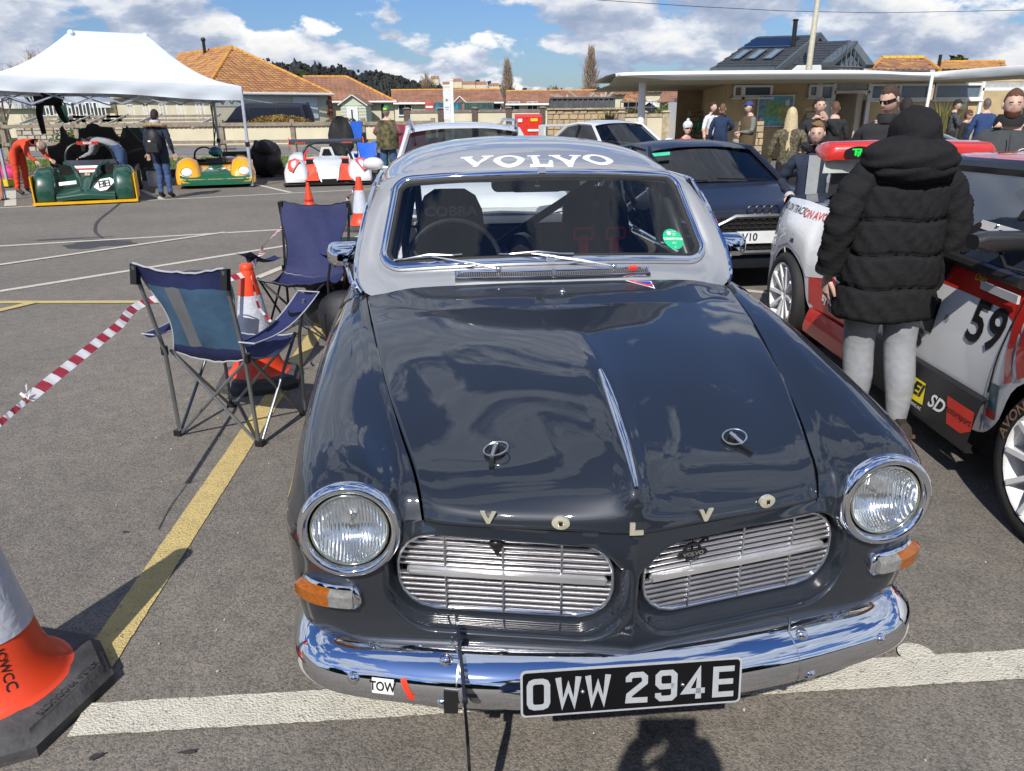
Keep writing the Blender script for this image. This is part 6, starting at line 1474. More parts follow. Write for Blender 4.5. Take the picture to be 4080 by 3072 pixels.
ST_ = bvh([o1])
def sdec(name, poly, m, off=.0012, par=None, ml=.09):
 k = MB(); k.add([(a, b, 0) for a, b in poly], [tuple(range(len(poly)))])
 M = Matrix(((0, 0, -1, -1), (-1, 0, 0, 0), (0, 1, 0, 0), (0, 0, 0, 1)))   # x -> -y (forward reads right), y -> z
 return decal(k, M, ST_, off, maxd=3, maxlen=ml).build(name, m, par or RC, 60)
def YZ(l): return [(-(y - 2.6), z) for y, z in l]
def stext(s, y, z, size, m, bold=.0, rot=0, shear=0, off=.006, sx=1.0, par=None):
 t = text_mb(s, size, bold, shear=shear, sx=sx); k = MB(); c, s_ = cos(rot), sin(rot)
 k.add([(a * c - b * s_ - (y - 2.6), a * s_ + b * c + z, 0) for a, b, _ in t.v], t.f)
 M = Matrix(((0, 0, -1, -1), (-1, 0, 0, 0), (0, 1, 0, 0), (0, 0, 0, 1)))
 return decal(k, M, ST_, off, maxd=3).build('lettering', m, par or RC, 0)
sdec('rear_quarter_panel', YZ([(6.24, .36), (5.98, .36), (5.93, .5), (5.80, .64), (5.58, .70), (5.36, .64), (5.24, .52), (4.98, .56), (4.55, .93), (4.9, .945), (5.5, .975), (6.2, .88)]), RW, .003, ml=.035)
sdec('red_wedge', YZ([(5.22, .63), (5.16, .26), (4.3, .26), (4.2, .42), (4.55, .50), (4.98, .62)]), RR, .002)
sdec('red_door_band', YZ([(4.6, .93), (4.55, .80), (3.9, .81), (3.2, .80), (2.98, .74), (2.90, .90), (3.2, .93), (3.9, .94)]), RR, .002)
sdec('white_front_wing', YZ([(3.06, .90), (3.10, .62), (3.12, .27), (3.02, .27), (2.97, .48), (2.88, .64), (2.62, .74), (2.34, .66), (2.20, .45), (1.8, .45), (1.8, .76), (2.4, .87)]), RW, .0016)
for k in range(7):
 y0 = 3.05 - k * .105; sdec('red_stripe', YZ([(y0 + .06, .84 - .02 * k), (y0 - .0, .86 - .01 * k), (y0 - .12, .56 + .02 * k), (y0 - .06, .53 + .02 * k)]), RR, .0045, ml=.05)
sdec('red_wing_top', YZ([(2.98, .935), (2.94, .885), (1.8, .82), (1.8, .86), (2.6, .91)]), RR, .0045, ml=.05)
SIL = mat('sill_black', (.02, .02, .021), .45)
sill = [[rc(y, z, x) for y in (4.25, 3.9, 3.5, 3.10)] for z, x in ((.42, 2.07), (.41, 2.045), (.33, 2.03), (.20, 2.01), (.165, 2.015), (.16, 2.1))]
mb = MB(); mb.grid(sill); so1 = mb.build('sill_skirt', SIL, RC, 30)
mb = MB(); mb.grid([[rc(y, z, x) for y in (5.14, 4.7, 4.26)] for z, x in ((.33, 2.06), (.28, 2.04), (.20, 2.02), (.165, 2.025), (.16, 2.1))]); mb.build('rear_sill', RR, RC, 30)
ST_side = ST_; ST_ = bvh([so1])
sdec('yellow_sponsor_panel', YZ([(3.74, .34), (3.53, .34), (3.50, .24), (3.76, .23)]), mat('sponsor_yellow', (.75, .60, .02), .4), .002, ml=.5)
stext('DEI', 3.63, .295, .085, BLK, .003, sx=1.5, shear=.2, off=.004); stext('DESIGN ENGINEERING INC', 3.63, .218, .022, WHT, off=.004)
stext('SD', 3.40, .285, .09, WHT, .002, sx=1.2, shear=.3, off=.004)
sdec('red_sponsor_strip', YZ([(3.34, .35), (3.12, .35), (3.10, .27), (3.16, .235), (3.28, .235)]), mat('sponsor_red', (.50, .035, .02), .4), .002, ml=.5); stext('motorsport', 3.22, .30, .045, BLK, off=.004)
stext('o', 3.83, .29, .06, WHT, .001, off=.004)
ST_ = ST_side
stext('59', 3.25, .70, .26, BLK, .005, off=.007, sx=1.05)
stext('AVON', 4.10, .64, .21, BLK, .014, off=.004, sx=1.5); stext('TYRES', 3.92, .51, .115, BLK, .006, off=.004, sx=1.25); stext('®', 3.56, .66, .05, BLK, off=.004)
stext('syvecs', 4.86, .44, .085, WHT, .003, off=.007, sx=1.1); stext('♠', 4.86, .44, .01, BLK)
sdec('sponsor_leaf', YZ([(4.90, .50), (4.86, .58), (4.83, .50), (4.80, .43), (4.86, .36), (4.92, .43)]), BLK, .003)
stext('ON ROAD. ON TRACK.', 5.78, .935, .066, BLK, .0008, rot=-.00, off=.007); stext('ON AVONS.', 5.26, .925, .072, RR, .0015, off=.007)
sdec('tl_badge', YZ([(6.10, .80), (5.90, .81), (5.92, .70), (6.05, .70)]), mat('badge_blue', (.03, .06, .3), .4), .003); sdec('tl_badge_in', YZ([(6.07, .78), (5.93, .79), (5.94, .72), (6.03, .72)]), WHT, .004)
sdec('owr_badge', YZ([(5.80, .80), (5.66, .80), (5.66, .71), (5.80, .71)]), mat('badge_red', (.5, .03, .03), .4), .003); stext('OWR', 5.73, .755, .055, WHT, .001, off=.007)
k = MB();
sdec('aes_ring', [(-(5.50 - 2.6) + .05 * cos(a), .73 + .05 * sin(a)) for a in np.linspace(0, 2 * pi, 21)[:-1]], mat('badge_navy', (.02, .04, .16), .4), .003); sdec('aes_disc', [(-(5.50 - 2.6) + .042 * cos(a), .73 + .042 * sin(a)) for a in np.linspace(0, 2 * pi, 21)[:-1]], RW, .004); stext('AES', 5.50, .73, .04, mat('badge_navy', (.02, .04, .16)), .002, off=.006, shear=.3)
sdec('driver_poster', YZ([(3.10, .50), (3.02, .51), (3.01, .36), (3.09, .35)]), mat('poster_teal', (.03, .10, .12), .3, var=.7, vscale=30), .004); sdec('poster_foot', YZ([(3.10, .385), (3.015, .39), (3.02, .355), (3.09, .35)]), RR, .005)
sdec('tail_lamp', YZ([(6.18, .60), (6.02, .50), (5.98, .36), (6.10, .42)]), mat('lamp_red', (.35, .01, .01), .15, coat=1), .004)
for y in (3.86,): mb = MB(); mb.tube([rc(y, z, 2.045 + (.03 if z > .8 else 0)) for z in (.93, .80, .6, .45)], .003, 4)
sdec('door_gap', YZ([(5.03, .96), (5.02, .96), (4.93, .62), (4.94, .62)]), mat('seam_line', (.6, .6, .5), .5), .005)
sdec('door_gap', YZ([(3.08, .93), (3.07, .93), (3.10, .45), (3.115, .45)]), DRK, .005)
stext('Oaks', 3.42, .885, .045, mat('name_yellow', (.6, .55, .05), .5), off=.007); mb = MB(); mb.beam(rc(3.36, .87, 2.10), rc(3.08, .865, 2.09), .012, .035); mb.build('window_catch', mat('clear_perspex', (.5, .5, .5), .2), RC, 0)
def gx(z): return 2.13 + (z - .94) * .62
def rcz(y, z, dx=0): return rc(y, z, gx(z) + dx)
PC = mat('polycarbonate', (.022, .032, .052), .10, coat=1, spec=.8)
mb = MB(); mb.add([rcz(4.98, .97), rcz(3.10, .955), rcz(3.44, 1.29), rcz(3.60, 1.325), rcz(4.5, 1.31), rcz(4.72, 1.22)], [(0, 1, 2, 3, 4, 5)]); mb.build('side_window', PC, RC, 0)
for pth, r in (([rcz(3.02, .94), rcz(3.40, 1.30), rcz(3.58, 1.345), rcz(4.55, 1.33), rcz(4.85, 1.20), rcz(5.18, .99)], .038), ([rcz(3.10, .93, -.01), rcz(5.1, .96, -.01)], .028), ([rcz(2.90, .93, .02), rcz(3.32, 1.32, .03), rcz(3.50, 1.37, .05)], .04)):
 mb = MB(); mb.tube(pth, r, 8); mb.build('window_frame', CF, RC)
 mb = MB(); mb.tube([(1.72 - a, b, c) for a, b, c in pth], r, 8); mb.build('window_frame', CF, RC)
mb = MB(); mb.add([(1.72 - a, b, c) for a, b, c in (rcz(4.98, .97), rcz(3.10, .955), rcz(3.44, 1.29), rcz(3.60, 1.325), rcz(4.5, 1.31), rcz(4.72, 1.22))], [(0, 1, 2, 3, 4, 5)]); mb.build('side_window', PC, RC, 0)
rf = []
for y, z in ((3.52, 1.345), (3.7, 1.375), (4.1, 1.39), (4.5, 1.38), (4.72, 1.35)):
 rf.append([(.86 + k * (.86 - (gx(1.34) - 2.03)) * 1.01, y - 2.6, z - .035 * abs(k) ** 2.5 - (.02 if abs(k) == 1 else 0)) for k in (-1, -.8, -.4, 0, .4, .8, 1)])
mb = MB(); mb.grid(crs(rf, 6, 5)); ro = mb.build('roof', RN, RC, 180); RTT = bvh([ro])
def rdec(name, pts, m, off): k = MB(); k.add([(a, b, 0) for a, b in pts], [tuple(range(len(pts)))]); decal(k, Matrix.Translation((0, 0, 2)), RTT, off, maxd=3, maxlen=.1).build(name, m, RC, 60)
rdec('roof_red_stripe', [(.42, 1.05), (.75, 1.05), (1.3, 1.6), (1.2, 2.0), (.52, 1.95), (.36, 1.5)], RR, .0015)
rdec('roof_white_stripe', [(.36, .98), (1.4, .98), (1.5, 1.65), (1.32, 1.62), (.80, 1.06), (.40, 1.06)], RW, .002)
mb = MB(); mb.grid([[(.86 + k * .60, 4.74 - 2.6, 1.335 - .02 * k * k) for k in (-1, -.5, 0, .5, 1)], [(.86 + k * .70, 5.45 - 2.6, 1.02) for k in (-1, -.5, 0, .5, 1)]]); mb.build('rear_window', PC, RC, 0)
mb = MB(); mb.grid([[(.86 + k * .60, 3.50 - 2.6 - .1 * (1 - k * k), 1.345) for k in (-1, -.5, 0, .5, 1)], [(.86 + k * .72, 2.90 - 2.6 - .15 * (1 - k * k), .945) for k in (-1, -.5, 0, .5, 1)]]); mb.build('windscreen', PC, RC, 180)
for s in (-1, 1): mb = MB(); mb.grid([[(.86 + s * .72, 5.18 - 2.6, .985), (.86 + s * .68, 4.9 - 2.6, 1.13), (.86 + s * .60, 4.70 - 2.6, 1.335)], [(.86 + s * .68, 5.5 - 2.6, 1.0), (.86 + s * .60, 5.1 - 2.6, 1.17), (.86 + s * .52, 4.78 - 2.6, 1.33)]]); mb.build('rear_pillar', RN, RC, 180)
dk = [[(.86 + k * w, y - 2.6, z - .03 * k * k) for k in (-1, -.6, 0, .6, 1)] for y, z, w in ((5.1, .99, .74), (5.5, 1.02, .77), (5.95, 1.01, .75), (6.15, .99, .72), (6.27, .80, .72), (6.30, .50, .74), (6.24, .30, .72))]
mb = MB(); mb.grid(crs(dk, 5, 4)); mb.build('boot', RN, RC, 180)
bn_ = [[(.86 + k * w, y - 2.6, z - .03 * k * k) for k in (-1, -.6, 0, .6, 1)] for y, z, w in ((3.0, .935, .75), (2.4, .90, .76), (1.9, .84, .74), (1.66, .74, .68), (1.60, .55, .66), (1.60, .25, .66))]
mb = MB(); mb.grid(crs(bn_, 5, 4)); mb.build('bonnet', RR, RC, 180)
mb = MB(); mb.grid(crs([[rc(y, z, x) for y, x in ((5.96, 2.05), (6.12, 2.08), (6.25, 2.18), (6.31, 2.5), (6.32, 2.9))] for z in (.62, .50, .40, .28)], 4, 5)); mb.build('rear_bumper', RS, RC, 180)
wg = thing_w = MB()
sec_ = [(-.16, .02), (-.12, .05), (.02, .06), (.14, .045), (.16, .02), (.10, -.02), (-.08, -.05), (-.14, -.045)]
wg.loft([[(x, 5.86 - 2.6 + a * q, 1.318 + b * q * 1.15 + dz) for a, b in sec_] for x, q, dz in ((.26, .85, -.015), (.30, 1, 0), (.86, 1.02, .012), (1.42, 1, 0), (1.46, .85, -.015))], True, True); wgo = wg.build('rear_wing', RR, RC, 60)
def wtext(s, x, z, size, m, b=0, y=-.172): t = text_mb(s, size, b, sx=1.3); k = MB(); k.add([(a + x, 5.86 - 2.6 + y, c_ + z) for a, c_, _ in t.v], t.f); k.build('wing_lettering', m, wgo, 0)
mb = MB(); mb.add([(.46 + .105 * cos(a), 5.86 - 2.6 - .168, 1.318 + .042 * sin(a)) for a in np.linspace(0, 2 * pi, 25)[:-1]], [tuple(range(24))]); mb.build('wing_oval', BLK, wgo, 0); wtext('TL', .455, 1.318, .062, mat('logo_green', (.02, .75, .08), .4), .003); wtext('TL', .47, 1.305, .05, mat('logo_green', (.02, .75, .08), .4), .002, -.1725)
wtext('T', .66, 1.318, .09, BLK, .003)
mb = MB(); mb.grid([[(.27, 5.80 - 2.6, 1.28), (.86, 5.82 - 2.6, 1.29), (1.45, 5.80 - 2.6, 1.28)], [(.25, 5.78 - 2.6, 1.17), (.86, 5.84 - 2.6, 1.17), (1.47, 5.78 - 2.6, 1.17)]]); mb.build('wing_skirt', mat('milky_plastic', (.42, .46, .42), .25, var=.3), RC, 0)
for x in (.42, 1.3): mb = MB(); mb.beam((x, 5.9 - 2.6, .98), (x, 5.88 - 2.6, 1.29), .02, .12, up=(1, 0, 0)); mb.build('wing_strut', CF, RC, 0)
mb = MB(); mb.loft([[(x, -.6 + 1.21 + a, 1.085 + b) for a, b in rrect(.10, .085 * q, .03, 4)] for x, q in ((-.10, .7), (-.06, 1), (.10, 1.0), (.16, .8))], True, True); mi = mb.build('door_mirror', CF, RC, 60)
mb = MB(); mb.tube([(.02, .61, 1.05), (.03, .56, .99), (.12, .49, .97)], .008, 6); mb.ball((.125, .48, .965), (.03, .03, .02)); mb.build('mirror_arm', BLK, mi)
for y, z, r in ((3.42, 1.17, .030), (3.48, 1.055, .042), (3.66, 1.075, .03), (3.62, .99, .03)):
 mb = MB(); c = Vector(rcz(y, z, -.004)); mb.lathe([(r, 0), (r, .004), (.001, .004)], c, (-1, 0, .6), 20); mb.build('vent_hole', DRK, RC, 0)
mb = MB(); c = [rcz(y, z, -.008) for y, z in ((3.66, 1.115), (3.30, 1.105), (3.31, 1.07), (3.66, 1.08))]; mb.add(c, [(0, 1, 2, 3)]); mb.build('slider_strip', mat('clear_perspex', (.25, .27, .29), .2), RC, 0)
for y, z in ((3.33, 1.085), (3.52, 1.105), (3.38, 1.205)): mb = MB(); mb.ball(rcz(y, z, -.012), .010, 8, 5); mb.build('rivet', CHB, RC)
mb = MB(); mb.box((.86, 1.2, .55), (1.4, 3.2, .5)); mb.build('interior', DRK, RC, 0)
for s, x in ((-1, .085), (1, 1.635)):
 for y in (5.58, 2.60):
  wheel(RC, (x, y - 2.6, .315), .315, .24, TYRE, mat('wheel_white', (.72, .72, .72), .35, coat=.5), s=s, spokes=10, rimr=.74, lw=.022)
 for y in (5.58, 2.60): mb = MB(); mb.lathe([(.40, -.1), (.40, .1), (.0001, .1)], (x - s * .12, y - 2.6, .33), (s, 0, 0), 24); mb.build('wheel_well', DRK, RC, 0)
k = text_mb('AVON', .075, .001);
for ang0, yy in ((R(58), 2.60), (R(-32), 5.58), (R(150), 2.60)):
 t = text_mb('AVON', .06, .001, sx=1.2); k = MB(); vs = []
 for a, b, _ in t.v: th = ang0 - a / .27; rr2 = .262 + b; vs.append((-.038, yy - 2.6 - rr2 * cos(th), .315 + rr2 * sin(th)))
 k.add(vs, t.f); k.build('tyre_lettering', mat('tyre_gold', (.30, .17, .10), .7), RC, 0)
# --- other road cars: one builder, its numbers differ per car
def modern_car(name, label, loc, rz, st, gh, body, wheels, cat='car', glass=None, plate=None, grille=None, lamps=None, roofm=None, wr=.33, spokes=0, mirrors=True, rimm=None, front_plate_txt=None, extra=None):
 """st: stations (y, z centre, z shoulder, half width); gh: (ws base y, z, roof front y, roof z, roof rear y, rear base y, z, belt w, roof w)"""
 T = thing(name, label, cat, loc, rz); glass = glass or GLD
 rows = []
 for y, zc, zs, w in st: rows.append([(0, y, zc), (w * .45, y, zc - .004), (w * .78, y, (zc + zs) / 2 + .012), (w * .93, y, zs - .01), (w * .985, y, zs - .07), (w, y, zs * .62 + .05), (w * .985, y, .36), (w * .93, y, .20)])
 Gd = crs(rows, 5, 4); mb = MB(); mb.grid(Gd); mb.mirror(); bo = mb.build('body', body, T, 180, merge=1e-4)
 w0_ = st[0][3]; mb = MB(); f = st[0]; mb.grid([[(x, f[0] + .12 * (abs(x) / w0_) ** 3 - .03, z) for x in np.linspace(-w0_ * .97, w0_ * .97, 9)] for z in (f[1] - .0, .45, .20)]); mb.build('front_bumper', body, T, 180)
 f = st[-1]; mb = MB(); mb.grid([[(x, f[0], z) for x in (-f[3] * .97, 0, f[3] * .97)] for z in (f[1], .5, .2)]); mb.build('rear_panel', body, T, 0)
 yb, zb_, yr, zr, ye, yt, zt_, bw, rw2 = gh
 q = lambda s, a, b, c: (s * a, b, c)
 W_ = [[(bw * k, yb + .10 * k * k, zb_ - .02 * k * k) for k in np.linspace(-1, 1, 9)], [(rw2 * k, yr + .06 * k * k, zr - .03 * k * k) for k in np.linspace(-1, 1, 9)]]
 mb = MB(); mb.grid(W_); mb.build('windscreen', glass, T, 180)
 mb = MB(); mb.grid([[(rw2 * k, ye - .05 * k * k, zr - .03 - .03 * k * k) for k in np.linspace(-1, 1, 7)], [(bw * .96 * k, yt - .1 * k * k, zt_ - .02 * k * k) for k in np.linspace(-1, 1, 7)]]); mb.build('rear_window', glass, T, 180)
 ym = (yr + ye) / 2
 mb = MB(); mb.grid(crs([[(rw2 * 1.03 * k, y, z - .055 * abs(k) ** 3) for k in (-1, -.8, -.4, 0, .4, .8, 1)] for y, z in ((yr - .02, zr + .005), (yr + .25, zr + .045), (ym, zr + .06), (ye - .2, zr + .02), (ye + .02, zr - .03))], 4, 4)); mb.build('roof', roofm or body, T, 180)
 for s in (-1, 1):
  a, b, c, d = q(s, bw, yb + .16, zb_ - .02), q(s, rw2 * 1.01, yr + .10, zr - .035), q(s, rw2 * 1.01, ye - .08, zr - .07), q(s, bw * .96, yt - .16, zt_ - .02)
  mb = MB(); mb.add([a, b, c, d], [(0, 1, 2, 3)]); mb.build('side_window', glass, T, 0)
  m2 = q(s, (bw + rw2) / 2, 0, 0)
  mb = MB(); mb.tube([q(s, bw, yb + .06, zb_ - .03), q(s, rw2 * 1.01, yr + .04, zr - .02), q(s, rw2 * 1.02, ym, zr + .0), q(s, rw2 * 1.01, ye - .02, zr - .05), q(s, bw * .96, yt - .05, zt_ - .03)], .032, 6); mb.build('pillar_frame', body, T)
  mb = MB(); mb.beam(q(s, bw, ym + .02, zb_ - .03), q(s, rw2 * 1.01, ym + .06, zr), .07, .03, up=(s, 0, 0)); mb.build('centre_pillar', BLK, T)
  if mirrors:
   mb = MB(); mb.ball((s * (bw + .22), yb + .30, zb_ + .06), (.11, .07, .065), 12, 8); mb.tube([(s * bw, yb + .28, zb_), (s * (bw + .16), yb + .3, zb_ + .03)], .02, 6); mb.build('door_mirror', body, T)
  for y in wheels:
   w = np.interp(y, [p[0] for p in st], [p[3] for p in st])
   mb = MB(); mb.lathe([(wr + .055, 0), (wr + .055, .006), (.001, .006)], (s * (w - .012), y, wr + .02), (s, 0, 0), 24); mb.build('dark_arch_disc', DRK, T, 0)  # arch is not cut; shade of the opening put into a dark disc
   wheel(T, (s * (w - .085), y, wr), wr, .2, TYRE, rimm or CHB, s=s, spokes=spokes, rimr=.68, lw=.02)
 mb = MB(); mb.box((0, (st[0][0] + st[-1][0]) / 2, .24), (st[0][3] * 1.7, st[-1][0] - st[0][0] - .3, .14)); mb.build('underbody', DRK, T, 0)
 mb = MB(); mb.beam((-.15, yb - .03, zb_ + .01), (-.7, yb + .06, zb_ + .03), .02, .015); mb.build('wiper_blade', BLK, T); mb = MB(); mb.beam((.5, yb - .01, zb_ + .01), (-.05, yb - .03, zb_ + .03), .02, .015); mb.build('wiper_blade', BLK, T)
 f = st[0]; fy_ = f[0] - .045
 if grille:
  gw, z0, z1, nr, gm = grille; mb = MB(); mb.box((0, fy_ + .01, (z0 + z1) / 2), (gw, .04, z1 - z0)); gg = mb.build('grille', DRK, T, 0); mb = MB()
  for r_ in range(nr):
   for c in range(int(gw / .07)): mb.box((-gw / 2 + .04 + c * .07 + (.035 if r_ % 2 else 0), fy_ - .016, z0 + (r_ + .5) * (z1 - z0) / nr), (.045, .012, (z1 - z0) / nr * .3))
  o = mb.build('grille_mesh', gm, gg, 0); o['kind'] = 'stuff'
 if plate:
  z, c_, txt = plate; mb = MB(); mb.box((0, fy_ - .03, z), (.52, .012, .111)); p_ = mb.build('number_plate', mat('plate_' + txt, c_, .35), T, 0)
  if txt == 'V10': t = text_mb(txt, .098, .002, sx=.95); k = MB(); k.add([(a - .135, fy_ - .0375, b + z) for a, b, _ in t.v], t.f); k.build('plate_lettering', BLK, p_, 0)
 if lamps:
  x, z, w, h_ = lamps
  for s in (-1, 1): mb = MB(); mb.loft([[(s * (x + a), fy_ + .02 + d + .14 * (max(0, a) / w), z + b + a * .10) for a, b in rrect(w, h_ * k, h_ * .3 * k)] for d, k in ((.06, 1.05), (-.005, 1), (-.02, .8))], True, True); l = mb.build('headlamp', mat('lamp_glass_dark', (.12, .13, .15), .05, coat=1), T, 60); mb = MB(); mb.beam((s * (x - w * .4), fy_ - .002, z), (s * (x + w * .3), fy_ + .05, z + .03), .02, .02); mb.build('daytime_strip', mat('lamp_clear', (.75, .78, .8), .1), l, 0)
 if extra: extra(T, fy_)
 return T
def audi_extra(T, fy):
 FR = mat('grille_frame_grey', (.20, .20, .21), .35, .6)
 mb = MB(); mb.tube([(-.44, fy, .61), (-.28, fy - .02, .69), (.28, fy - .02, .69), (.44, fy, .61), (.36, fy - .02, .36), (-.36, fy - .02, .36)], .022, 6, closed=True); mb.build('grille_frame', FR, T)
 for k in range(4): mb = MB(); mb.tube([(-.108 + k * .072 + .046 * cos(a), fy - .005 + .04, .735 + .042 * sin(a)) for a in np.linspace(0, 2 * pi, 17)[:-1]], .007, 6, closed=True); mb.build('ring_emblem', BLK, T)
 for s in (-1, 1): mb = MB(); mb.box((s * .66, fy + .05, .42), (.34, .05, .14)); mb.build('side_intake', DRK, T, 0); mb = MB(); mb.tube([(s * .45, fy + .0, .34), (s * .60, fy + .02, .50), (s * .84, fy + .12, .52)], .018, 6); mb.build('bumper_trim', FR, T)
 mb = MB(); mb.box((0, fy - .02, .24), (1.7, .10, .03)); mb.build('front_lip', BLK, T, 0)
 mb = MB(); mb.add([(-.60, 1.60, 1.170), (-.40, 1.58, 1.185), (-.42, 1.52, 1.155), (-.59, 1.54, 1.14)], [(0, 1, 2, 3)]); mb.build('screen_sticker', mat('sticker_green2', (.05, .5, .3), .4), T, 0)
NV = mat('midnight_blue', (.020, .023, .036), .36, metal=.35, coat=.25)
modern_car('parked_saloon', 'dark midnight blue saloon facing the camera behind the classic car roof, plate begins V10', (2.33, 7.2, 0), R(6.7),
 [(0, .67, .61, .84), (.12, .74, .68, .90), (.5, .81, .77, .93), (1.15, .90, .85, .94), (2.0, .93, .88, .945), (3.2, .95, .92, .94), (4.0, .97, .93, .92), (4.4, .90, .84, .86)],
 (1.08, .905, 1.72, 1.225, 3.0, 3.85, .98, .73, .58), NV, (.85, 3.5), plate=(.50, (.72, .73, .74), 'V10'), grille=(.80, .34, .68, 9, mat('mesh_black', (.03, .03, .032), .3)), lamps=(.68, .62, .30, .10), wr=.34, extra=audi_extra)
WP = paint('plain_white', (.68, .69, .70), rough=.4)
def suv_extra(T, fy):
 for s in (-1, 1): mb = MB(); mb.tube([(s * .56, 1.75, 1.44), (s * .58, 1.9, 1.52), (s * .58, 3.1, 1.52), (s * .55, 3.3, 1.45)], .018, 6); mb.build('roof_rail', CHB, T)
 for s in (-1, 1): mb = MB(); mb.ball((s * .3, 2.35, 1.12), (.16, .08, .22)); mb.build('headrest', CLO, T)
 mb = MB(); mb.add([(-.25, 2.9, 1.0), (.05, 2.9, 1.0), (.05, 2.9, 1.3), (-.3, 2.9, 1.2)], [(0, 1, 2, 3)]); mb.build('pink_cover', mat('pink_cloth', (.45, .05, .09), .8), T, 0)
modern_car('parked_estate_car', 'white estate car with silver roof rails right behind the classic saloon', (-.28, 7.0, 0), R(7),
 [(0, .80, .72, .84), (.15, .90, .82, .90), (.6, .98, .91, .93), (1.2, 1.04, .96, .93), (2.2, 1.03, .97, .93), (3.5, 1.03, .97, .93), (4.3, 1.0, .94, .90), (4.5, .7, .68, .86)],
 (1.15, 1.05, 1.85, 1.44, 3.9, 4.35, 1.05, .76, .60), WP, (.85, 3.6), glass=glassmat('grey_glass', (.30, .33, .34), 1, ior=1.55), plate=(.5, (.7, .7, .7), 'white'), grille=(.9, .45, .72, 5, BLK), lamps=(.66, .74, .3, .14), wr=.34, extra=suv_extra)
def evo_extra(T, fy):
 mb = MB(); mb.loft([[(x, 3.9 + a, 1.30 + b) for a, b in ((-.12, 0), (0, .03), (.12, .02), (.1, -.01), (-.1, -.02))] for x in (-.72, -.2, .2, .72)], True, True); mb.build('boot_spoiler', WP, T, 30)
 for s in (-1, 1): mb = MB(); mb.box((s * .70, 3.92, 1.14), (.05, .26, .34)); mb.build('spoiler_post', WP, T, 0)
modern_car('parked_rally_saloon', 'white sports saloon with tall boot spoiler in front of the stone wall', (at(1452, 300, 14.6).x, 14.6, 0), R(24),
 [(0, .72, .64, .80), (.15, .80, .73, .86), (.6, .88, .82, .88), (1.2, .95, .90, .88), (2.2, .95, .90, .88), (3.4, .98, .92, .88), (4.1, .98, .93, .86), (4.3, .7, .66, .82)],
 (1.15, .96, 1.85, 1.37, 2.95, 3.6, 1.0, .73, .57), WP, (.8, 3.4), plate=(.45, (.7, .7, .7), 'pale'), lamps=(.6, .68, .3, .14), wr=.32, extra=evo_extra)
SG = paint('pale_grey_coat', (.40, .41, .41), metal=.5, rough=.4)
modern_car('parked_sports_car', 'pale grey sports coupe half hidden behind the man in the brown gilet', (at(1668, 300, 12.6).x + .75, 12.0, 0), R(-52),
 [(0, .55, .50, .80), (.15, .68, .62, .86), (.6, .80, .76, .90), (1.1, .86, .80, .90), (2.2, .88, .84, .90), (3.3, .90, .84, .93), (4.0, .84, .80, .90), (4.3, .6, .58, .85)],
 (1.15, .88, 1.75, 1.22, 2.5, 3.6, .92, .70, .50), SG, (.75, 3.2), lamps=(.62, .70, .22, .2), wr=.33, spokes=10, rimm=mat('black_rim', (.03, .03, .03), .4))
vn = thing('parked_van', 'dark navy van parked side on between the hedge and the large bungalow', 'van', (at(662, 250, 46).x, 46, 0))
VB = mat('van_navy', (.007, .009, .022), .55, spec=.15)
L_ = at(662, 250, 46).x - at(462, 250, 46).x
pf = [(0, .35), (0, 1.5), (-.18, 2.05), (-.5, 2.15), (-L_ * .66, 2.15), (-L_ * .76, 1.9), (-L_ * .87, 1.25), (-L_ * .99, 1.02), (-L_, .8), (-L_, .35)]
mb = MB(); mb.loft([[(x * 1.0, y, z if z < 1.3 else z - dz) for x, z in pf] for y, dz in ((-.02, .10), (.05, 0), (1.7, 0), (1.8, .1))], True, True); mb.build('body', VB, vn, 40)
VG = mat('van_glass', (.012, .016, .028), .25, spec=.4)
for poly in ([(-L_ * .70, 1.90), (-L_ * .73, 1.82), (-L_ * .84, 1.30), (-L_ * .63, 1.30), (-L_ * .63, 1.90)], [(-L_ * .61, 1.90), (-L_ * .61, 1.32), (-L_ * .33, 1.32), (-L_ * .33, 1.90)], [(-L_ * .31, 1.90), (-L_ * .31, 1.32), (-.25, 1.32), (-.35, 1.90)]):
 mb = MB(); mb.add([(x, -.035, z) for x, z in poly], [tuple(range(len(poly)))]); mb.build('side_window', VG, vn, 0)
mb = MB(); mb.box((-L_ * .96, -.04, .92), (.35, .06, .2)); mb.build('headlamp', mat('lamp_clear', (.75, .78, .8), .1), vn, 0)
mb = MB(); mb.add([(-L_ * .765, .05, 1.86), (-L_ * .765, 1.7, 1.86), (-L_ * .872, 1.7, 1.27), (-L_ * .872, .05, 1.27)], [(0, 1, 2, 3)]); mb.build('windscreen', mat('window_sky', (.2, .26, .32), .05, spec=1), vn, 0)
for x in (-.9, -L_ * .82): wheel(vn, (x, .1, .33), .33, .2, TYRE, CHB, s=-1) if 0 else None
for x in (-.9, -L_ * .82): mb = MB(); mb.lathe([(.001, .1), (.2, .1), (.33, .06), (.34, -.1)], (x, .05, .34), (0, -1, 0), 20); mb.build('wheel', TYRE, vn)
